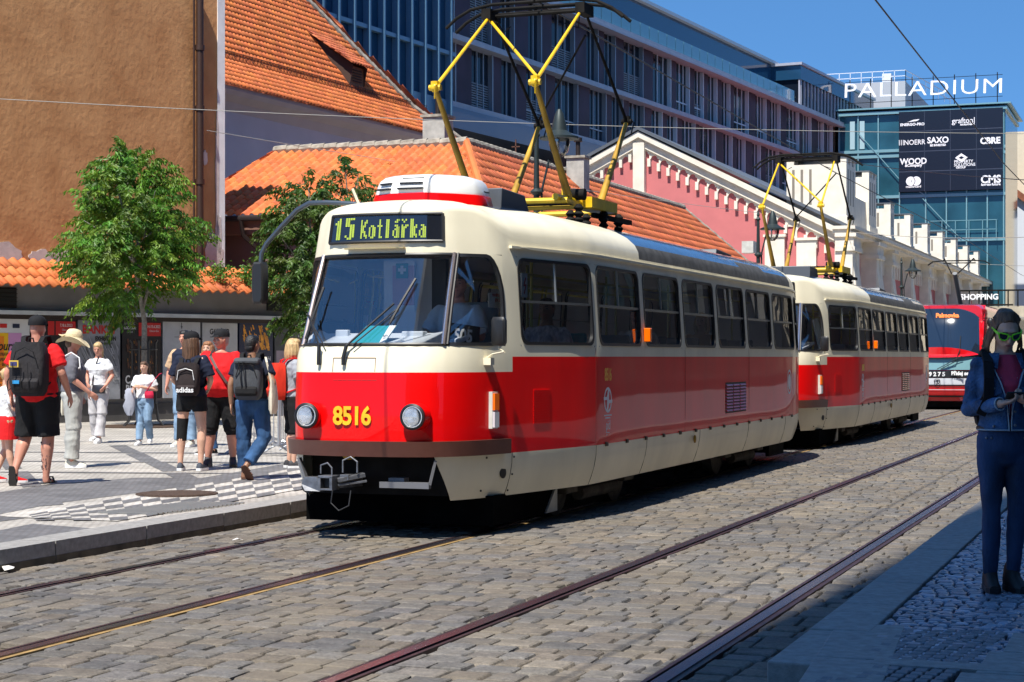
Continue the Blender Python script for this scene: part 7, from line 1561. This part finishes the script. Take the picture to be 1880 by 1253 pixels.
# sunglasses
se = empty('sunglasses', M @ hpW(0,-.10,.01), rw_.rotation_euler.z, 'lime green sunglasses on the face of the woman in denim', 'sunglasses')
m_lime = mat('lime_plastic', (.22,.80,.02), .35); g = MB()
hq = lambda x, y, z: M @ hpW(x, y, z)
for sx in (1, -1):
    oc = [(.012,.020),(.030,.026),(.058,.028),(.068,.020),(.062,-.006),(.048,-.018),(.028,-.018),(.014,-.006)]
    pts = [hq(sx*a, -.108+max(0,a-.03)*.45, b+.004) for a, b in oc]; 
    for a, b in zip(pts, pts[1:]+pts[:1]): g.tube([a, b], .0042, 6)
    g.bar(pts[3], hq(sx*.080,-.06,.026), .008, .012); g.bar(hq(sx*.080,-.06,.026), hq(sx*.084,.02,.012), .005, .012)
    l = MB(); l.extr(pts, (hq(0,.004,0)-hq(0,0,0))); l.build('lens', mat('lens_dark', (.006,.007,.01), .06, coat=.8), se, world=True)
g.tube([hq(-.014,-.109,.012), hq(0,-.113,.016), hq(.014,-.109,.012)], .0045, 6); g.build('frame', m_lime, se, world=True)
# her backpack
bk, T = backpack(rw_, 'black backpack on the shoulders of the woman in denim', c_pack, c_blk, .14, .42, 1.0, .14, y0=.15)
for sx in (1, -1):
    g = MB(); pts = [T(sx*.10,-.05,.48), T(sx*.115,-.16,.485), T(sx*.125,-.27,.42), T(sx*.13,-.305,.32), T(sx*.135,-.31,.20), T(sx*.17,-.26,.10)]
    for a, b in zip(pts, pts[1:]): g.bar(a, b, .055, .018, up=(M.to_3x3() @ V((0,-1,.3))))
    g.build('strap', c_blk, bk, world=True)
# ================================================================== TREES, LAMPS, WIRES, FAR TRAM, FENCES
def leafmat(name, c):
    m = bpy.data.materials.new(name); m.use_nodes = True; MC[name] = m
    n = m.node_tree.nodes; L = m.node_tree.links; b = n['Principled BSDF']; b.inputs['Roughness'].default_value = .5
    at = n.new('ShaderNodeAttribute'); at.attribute_name = 'tint'; mx = n.new('ShaderNodeMix'); mx.data_type = 'RGBA'; mx.blend_type = 'MULTIPLY'; mx.inputs[0].default_value = 1; mx.inputs[6].default_value = (*c, 1); L.new(at.outputs['Color'], mx.inputs[7]); L.new(mx.outputs[2], b.inputs['Base Color'])
    t = n.new('ShaderNodeBsdfTranslucent'); L.new(mx.outputs[2], t.inputs[0]); ms = n.new('ShaderNodeMixShader'); ms.inputs[0].default_value = .35; L.new(b.outputs[0], ms.inputs[1]); L.new(t.outputs[0], ms.inputs[2]); L.new(ms.outputs[0], n['Material Output'].inputs[0]); return m
m_leaf = leafmat('fresh_leaf', (.085,.215,.022)); m_leafd = leafmat('dark_leaf', (.050,.125,.020)); m_bark = mat('bark_grey', (.22,.20,.17), .9, var=.35, vs=25, bump=.6, bs=60)
def leaf(g, p, d, L, w_, col):
    d = d.normalized(); s_ = d.cross(V((rnd.uniform(-1,1), rnd.uniform(-1,1), rnd.uniform(-.3,.3)))).normalized()*w_; n_ = d.cross(s_).normalized()*(w_*.3)
    a = g.av(p); b = g.av(p+d*L*.45+s_+n_); c = g.av(p+d*L); e = g.av(p+d*L*.45-s_+n_); g.c += [col]*4; g.face((a, b, c, e))
def tree(label, base, envelope, trunk_h, crown_c, seed, n_spray, mt, th=.06, drop=1.0, spray=.42, leaves=30, L=.12):
    rnd.seed(seed); root = empty('tree', base, 0, label, 'tree'); base = V(base)
    T = MB(); tp = [base+V((0,0,-.1)), base+V((.01,.0,trunk_h*.5)), base+V((.0,.02,trunk_h))]
    T.tube(tp, [th*1.25, th, th*.85], 10); C = base+V(crown_c)
    g = MB(); limbs = []
    for k in range(9):
        a = k*2.4; tip = C+V((cos(a)*envelope[0]*rnd.uniform(.45,.8), sin(a)*envelope[1]*rnd.uniform(.45,.8), envelope[2]*rnd.uniform(-.45,.8))); st0 = tp[-1].lerp(C+V((0,0,envelope[2]*.3)), rnd.uniform(0,.7)); mid = st0.lerp(tip,.5)+V((0,0,.12))
        T.tube([st0, mid, tip], [th*.5, th*.3, .008], 6); limbs.append((st0, mid, tip))
    T.tube([tp[-1], C+V((.03,0,envelope[2]*.1)), C+V((-.02,0,envelope[2]*.85))], [th*.8, th*.5, .01], 8)
    T.build('trunk', m_bark, root, smooth=1, world=True)
    cl = [V((rnd.uniform(-1,1), rnd.uniform(-1,1), rnd.uniform(-1,1))) for _ in range(22)]
    n = 0
    while n < n_spray:
        u = V((rnd.uniform(-1,1), rnd.uniform(-1,1), rnd.uniform(-1,1))); r = u.length
        if r > 1 or r < .25: continue
        k = .78+.42*noise.noise(V((u.x*2.1+seed, u.y*2.1, u.z*2.6)))
        if r > k*1.12: continue
        if noise.noise(V((u.x*3.3, u.y*3.3+seed*2, u.z*3.9))) < -.09: continue
        n += 1
        zt_ = 1-.30*max(0, u.z) ; p = C+V((u.x*envelope[0]*(1-.35*max(0,u.z)), u.y*envelope[1]*(1-.35*max(0,u.z)), u.z*envelope[2]))
        out = V((u.x, u.y, .25*u.z+.1)).normalized(); kk = rnd.uniform(.55,1.45); yl = rnd.uniform(.85,1.7); cpt = (kk*yl, kk, kk*.8)
        q1 = p; q2 = p+out*spray*.5+V((0,0,.04)); q3 = p+out*spray+V((0,0,-.10*drop)); 
        for j in range(leaves):
            t = (j+rnd.random())/leaves; b = (q1.lerp(q2,t*2) if t < .5 else q2.lerp(q3,t*2-1)) + V((rnd.gauss(0,.025), rnd.gauss(0,.025), rnd.gauss(0,.02))); side = V((-out.y, out.x, 0))*(1 if j % 2 else -1)
            d = side*rnd.uniform(.3,1)+out*rnd.uniform(.1,.6)+V((0,0,-rnd.uniform(.25,1.1)*drop)); kv = rnd.uniform(.75,1.3)
            leaf(g, b, d, L*rnd.uniform(.7,1.25), L*rnd.uniform(.14,.22), (cpt[0]*kv, cpt[1]*kv, cpt[2]*kv))
    g.build('crown', mt, root, world=True, flip=False); return root
b1 = ground(264, 783, KH)
tree('young street tree with drooping bright green leaves in front of the ochre building', b1, (1.42,1.3,1.68), 2.05, (-.36,0,3.72), 3, 980, m_leaf, .062, L=.11)
b2_ = ground(590, 772, KH)
tree('darker green tree standing between the poster wall and the first tram', b2_, (1.02,1.1,1.75), 1.6, (-.28,0,3.5), 11, 620, m_leafd, .07)
tree('slender leafy shoot rising above the dark green tree', b2_+V((.55,.6,0)), (.45,.45,.8), 3.0, (-.25,0,4.75), 17, 60, m_leafd, .03)
# ivy patches on the wall
for k, (px, py, r_, lb) in enumerate(((402,498,.30,'small clump of creeper on the coping tiles beside the ochre corner'),(450,504,.28,'creeper clump on the coping tiles left of the tram mirror'),(200,492,.25,'thin creeper on the coping tiles behind the street tree'),(530,560,.42,'creeper hanging down the poster wall beside the tram'))):
    al, z = onD(px, py, .1); c = Dp(al, .15 if k < 3 else .5, z); g = MB(); rnd.seed(k+50)
    for j in range(420 if k < 3 else 1100):
        u = V((rnd.gauss(0,.5), rnd.gauss(0,.3), rnd.gauss(0,.35 if k < 3 else .8))); p = c+u*r_; kv = rnd.uniform(.6,1.4); leaf(g, p, V((rnd.uniform(-1,1), rnd.uniform(-1,1), -.4)), .07, .02, (kv*1.1, kv, kv))
    for m_ in g.v[:0]: pass
    g.build('creeper', m_leaf, label=lb, cat='creeper', origin=c, flip=False)
# tree guard + grate
e = empty('tree_guard', b1, 0, 'black iron tree guard round the trunk of the young street tree', 'tree guard'); g = MB()
for k in range(8):
    a = k*pi/4+.2; c, s_ = cos(a), sin(a); g.tube([b1+V((c*.42,s_*.42,0)), b1+V((c*.30,s_*.30,.12)), b1+V((c*.24,s_*.24,.5)), b1+V((c*.24,s_*.24,1.62)), b1+V((c*.28,s_*.28,1.68))], .020, 6)
g.build('guard_bar', m_blk, e, smooth=1, world=True); g = MB()
for z in (.45,1.5): g.tube([b1+V((cos(a)*.25,sin(a)*.25,z)) for a in [2*pi*j/20 for j in range(21)]], .016, 6)
g.build('guard_ring', m_blk, e, smooth=1, world=True)
g = MB(); g.cyl(b1+V((0,0,.0)), .95, .012, 32); g.build('tree_grate', m_iron, label='round rusty grate in the paving round the young street tree', cat='grate')
# crowd barriers
for (pa_, pb_, lb) in (((440,832),(512,838),'galvanised crowd barrier behind the man with the grey backpack'),((512,838),(560,826),'galvanised crowd barrier beside the blond person at the tram')):
    a, b = ground(*pa_, KH), ground(*pb_, KH); e = empty('crowd_barrier', a, 0, lb, 'barrier', 'crowd barriers by the tram'); m_gal = mat('galvanised', (.42,.44,.47), .4, .7); g = MB(); n = int((b-a).length/.13)
    g.tube([a+V((0,0,.15)), a+V((0,0,1.02)), a.lerp(b,.03)+V((0,0,1.08)), a.lerp(b,.97)+V((0,0,1.08)), b+V((0,0,1.02)), b+V((0,0,.15)), a+V((0,0,.15))], .020, 8)
    for k in range(1, n): p = a.lerp(b, k/n); g.tube([p+V((0,0,.15)), p+V((0,0,1.07))], .008, 5)
    g.build('barrier_frame', m_gal, e, smooth=1, world=True); g = MB()
    for p in (a.lerp(b,.15), a.lerp(b,.85)):
        n_ = (b-a).normalized(); n_ = V((-n_.y, n_.x, 0)); g.tube([p+n_*.32+V((0,0,.01)), p+V((0,0,.2)), p-n_*.32+V((0,0,.01))], .015, 6)
    g.build('barrier_foot', m_gal, e, smooth=1, world=True)
# street lamps
m_lampi = mat('lamp_iron', (.030,.042,.042), .5, .4); m_lampg = mat('lamp_glass', (.25,.28,.28), .2)
def lamp(p, top, side, lb, zl, sc=1.0):
    e = empty('street_lamp', p, 0, lb, 'street lamp', 'ornate lamp posts along the street'); g = MB(); H = top-p.z
    g.tube([p, p+V((0,0,.5))], [.16,.12], 12); g.tube([p+V((0,0,.5)), p+V((0,0,H*.6)), p+V((0,0,H-.15))], [.085,.055,.035], 12)
    for z in (.5,.9,H*.42,H*.62,H*.8): g.lathe([(.05,z-.05),(.10,z),(.05,z+.05)], 12, 0, p)
    g.lathe([(.03,H-.15),(.06,H-.1),(.02,H-.04),(.04,H),(.0+.01,H+.1)], 10, 0, p); g.build('post', m_lampi, e, smooth=1, world=True)
    s_ = V(side); g = MB(); g.tube([p+V((0,0,H*.62)), p+s_*.12+V((0,0,H*.68)), p+s_*.1+V((0,0,H*.80)), p+s_*.25+V((0,0,H*.9)), p+s_*.42+V((0,0,H*.88)), p+s_*.46+V((0,0,zl+.42))], .020, 6)
    for k in range(3): c = p+s_*(.08)+V((0,0,H*(.66+.07*k))); g.tube([c+s_*(.06*cos(a))+V((0,0,.06*sin(a))) for a in [j*.8 for j in range(8)]], .009, 5)
    g.bar(p-s_*.28+V((0,0,H*.45)), p+s_*.28+V((0,0,H*.45)), .03, .03); g.build('bracket', m_lampi, e, smooth=1, world=True)
    c = p+s_*.46+V((0,0,zl)); g = MB(); g.lathe([(.03,.42),(.07,.34),(.10,.22),(.12,.10),(.20,.04),(.30,.0),(.30,-.03)][::-1], 16, 0, c); g.build('lamp_hood', m_lampi, e, smooth=1, world=True)
    g = MB(); g.lathe([(.05,-.30),(.13,-.22),(.16,-.10),(.16,-.03)], 14, 0, c); g.build('lamp_globe', m_lampg, e, smooth=1, world=True)
L1 = onx(985, 655, -9.0); L1 = V((L1.x, L1.y, KH)); lamp(L1, onx(985, 236, -9.0).z, CR*.75, 'ornate dark lamp post rising behind the first pantograph', onx(1027, 285, -9).z)
L2 = onx(1392, 655, -9.3); L2 = V((L2.x, L2.y, KH)); lamp(L2, onx(1392, 395, -9.3).z, CR*.75, 'ornate dark lamp post in front of the pink gable', onx(1420, 440, -9.3).z)
L3 = onx(1655, 655, -9.3); L3 = V((L3.x, L3.y, KH)); lamp(L3, onx(1655, 478, -9.3).z, CR*.9, 'ornate dark lamp post in front of the arcade pilasters', onx(1672, 510, -9.3).z)
# overhead wires
m_wire = mat('wire_dark', (.02,.02,.022), .5, .5); m_span = mat('span_wire', (.32,.31,.28), .6)
for x, lb in ((TX, 'contact wire above the left track'), (-2.91, 'contact wire above the right track')):
    g = MB(); g.tube([(x+(.12 if k % 2 else -.12)*(1 if k > 1 else .5), -12+k*24, 5.24) for k in range(11)], .010, 5); g.build('contact_wire', m_wire, label=lb, cat='overhead wire', origin=(x, 0, 5.24))
def wire(a, b, lb, r=.009, sag=.15, m=m_span):
    a, b = V(a), V(b); g = MB(); g.tube([a.lerp(b, k/12)+V((0,0,-sag*4*(k/12)*(1-k/12))) for k in range(13)], r, 5); g.build('span_wire', m, label=lb, cat='overhead wire', origin=a)
def plane_pt(px, py, Z): return uz(px, py, Z)
wire(plane_pt(-20,181,30), plane_pt(1900,246,34), 'pale span wire crossing the picture from the ochre building to the right edge', .006, .12)
wire(plane_pt(380,240,40), plane_pt(1400,392,60), 'thin span wire along the tiled roofs to the pink gable', .008, .1)
wire((-14.5, 84, 7.4), (-2.9, 60, 5.4), 'span wire from the gable corner over both tracks', .012, .2)
wire((-14.2, 112, 7.4), (3, 96, 6.0), 'span wire from the arcade over the far tram', .014, .2)
wire(plane_pt(1480,285,70), (-2.9, 40, 5.3), 'slanting feeder wire between the gable and the right track', .010, .1, m_wire)
# ---- modern tram at the far end
NT = empty('modern_tram', (TX, 52.3, 0), 0, 'modern red, white and black articulated tram coming behind the two old trams', 'tram')
NT.scale = (1, 1, .86)
m_nred = mat('new_red', (.62,.006,.010), .2, coat=.7); m_nblk = mat('new_windscreen', (.012,.02,.035), .05, spec=.9, coat=.8); m_nwh = mat('new_white', (.60,.62,.66), .25, coat=.5); m_nt = mat('dash_teal', (.16,.30,.33), .15, coat=.6)
def sect(y, w_, zl, zh, r=.25, n=5):
    o = []
    for cx_, cz, a0 in ((w_-r, zh-r, 0), (-w_+r, zh-r, pi/2)):
        for k in range(n+1): a = a0+pi/2*k/n; o.append(V((cx_+r*cos(a), y, cz+r*sin(a))))
    return [V((w_, y, zl))]+o+[V((-w_, y, zl))]
g = MB(); g.loft([sect(.75,1.18,.25,3.48), sect(1.1,1.24,.25,3.52), sect(1.6,1.25,.25,3.52), sect(8,1.25,.25,3.52)]); g.build('body', m_nred, NT, smooth=1)
for k in range(3):
    y = 9+k*8.2; g = MB(); g.loft([sect(y-.9,1.12,.3,3.4), sect(y,1.12,.3,3.4)]); g.build('bellows', m_blk, NT, smooth=1)
    g = MB(); g.loft([sect(y,1.25,.25,3.5), sect(y+7.2,1.25,.25,3.5)]); g.build('body', mat('new_grey', (.30,.27,.20), .3, var=.2, vs=1), NT, smooth=1)
    g = MB(); g.box((1.24,y+.4,1.25),(1.262,y+6.8,2.7)); g.build('window', m_nblk, NT)
fz = [(.30,.16),(.55,.02),(.75,.0),(.95,-.02),(1.15,-.02),(1.40,.0),(1.62,.05),(1.85,.10),(2.1,.18),(2.5,.34),(2.9,.50),(3.2,.66),(3.40,.80),(3.50,1.0)]
def front(z, x, off=0): return V((x, interp(z, fz)+.30*(abs(x)/1.22)**3.2*1.0-off, z))
def fpanel(name, zs_, xs, m, off=.0, par=NT):
    g = MB(); gr = [[g.av(front(z, x, off)) for x in xs(z)] for z in zs_]
    for i in range(len(gr)-1):
        for j in range(len(gr[0])-1): g.face((gr[i][j], gr[i][j+1], gr[i+1][j+1], gr[i+1][j]))
    return g.build(name, m, par, smooth=1)
full = lambda w_: (lambda z: [w_*k/8 for k in range(-8, 9)])
fpanel('front_mask', [z for z, _ in fz], full(1.22), m_nred, 0)
fpanel('bumper_strip', [.42,.48], full(1.18), m_blk, .02); fpanel('bumper_strip', [.79,.83], full(1.15), m_blk, .02); fpanel('bumper_strip', [.66,.68], full(1.15), m_nwh, .02)
fpanel('white_panel', [.84,.95,1.05], full(1.20), m_nwh, .02); fpanel('black_panel', [1.06,1.18,1.30], full(1.2), m_blk, .02); fpanel('teal_glass_band', [1.33,1.50,1.65,1.80], lambda z: [(1.18-(z-1.33)*.1)*k/8 for k in range(-8, 9)], m_nt, .03)
fpanel('windscreen', [1.76,1.95,2.2,2.4,2.6,2.8,3.0,3.2,3.38], lambda z: [(1.15-.05*(z-1.76))*k/8 for k in range(-8, 9)], m_nblk, .05)
g = MB(); gr = []
for k in range(17):
    x = 1.12*(k-8)/8; t = 1-(abs(x)/1.14)**2.4; gr.append((front(1.84, x, .09), front(1.84+.24*t, x, .13*t+.05), front(1.84-.10*t, x, .09+.07*t)))
A = [[g.av(p) for p in c] for c in gr]
for i in range(16): g.face((A[i][2], A[i+1][2], A[i+1][0], A[i][0])); g.face((A[i][0], A[i+1][0], A[i+1][1], A[i][1]))
g.build('red_visor', m_nred, NT, smooth=1)
fs = lambda z, x, off=0: V((front(z,x,off).x, front(z,x,off).y, z*.86))
m_or = mat('led_orange', (.6,.15,.03), .5, emit=(1,.25,.05), es=.6)
text('6', .20, frame(NT.location+fs(3.14,-.50,.10), (1,0,0), (0,.15,1)), m_or, NT, 'sign_message', off=.01); text('Palmovka', .17, frame(NT.location+fs(3.14,.22,.10), (1,0,0), (0,.15,1)), m_or, NT, 'sign_message', off=.008)
text('9 2 7 5', .16, frame(NT.location+fs(1.18,.0,.05), (1,0,0), (0,0,1)), m_white, NT, 'fleet_number', off=.008); text('Přidej se', .14, frame(NT.location+fs(1.21,.64,.12), (1,-.0,0), (0,0,1)), m_white, NT, 'front_lettering', off=.008)
g = MB(); c = front(.95, 0, .045); g.tube([c+V((.10*cos(a)*.8,0,.08*sin(a))) for a in [2*pi*j/24 for j in range(25)]], .010, 6); g.extr([c+V((-.05,0,-.04)), c+V((.05,0,-.01)), c+V((.03,0,.02)), c+V((.0,0,.06)), c+V((-.02,0,.0))], (0,-.005,0)); g.build('front_badge', m_blk, NT)
g = MB(); g.tube([front(1.35,.1,.08), front(1.6,.5,.14), front(1.95,.62,.14)], .014, 5); g.tube([front(1.35,-.0,.08), front(1.6,.4,.14), front(1.8,.7,.18)], .012, 5); g.tube([front(1.95,.62,.14), front(2.45,.62,.08)], .014, 5); g.build('wiper', m_blk, NT)
for s_ in (1,-1):
    g = MB(); g.loft([[front(z, s_*x, .03) for z in (1.08,1.28)] for x in (1.10,1.20)], cap=False, close=False); g.build('corner_lamp', m_orange, NT)
    g = MB(); g.ell(V((s_*1.42,.55,2.9)), (.10,.08,.16), 12, 8); g.ell(V((s_*1.42,.55,2.45)), (.10,.08,.14), 12, 8); g.tube([(s_*1.2,.8,3.05),(s_*1.40,.6,3.05),(s_*1.42,.55,2.5)], .02, 6); g.build('mirror_head', m_blk, NT, smooth=1)
g = MB(); g.box((-1.0,1.9,3.50),(1.0,7.5,3.56)); g.build('roof_box', m_gplate, NT)
g = MB(); g.box((-1.0,.5,.08),(1.0,7,.26)); g.build('underframe', m_dark, NT)
pn = MB(); pn.tube([(.0,6.0,3.7),(-.0,4.4,4.75)], .07, 8); pn.build('lower_arm', m_gplate, NT, smooth=1)
pn = MB()
for s_ in (1,-1): pn.tube([(s_*.1,4.4,4.75),(s_*.45,5.6,5.35),(s_*.5,5.5,6.15-.9)], .022, 6)
pn.tube([(-.95,5.5,5.12),(-.8,5.5,5.24),(-.5,5.5,5.27),(.5,5.5,5.27),(.8,5.5,5.24),(.95,5.5,5.12)], .025, 6); pn.tube([(-.5,5.75,5.2),(.5,5.75,5.2)], .02, 6); pn.build('collector_head', m_dark, NT, smooth=1)
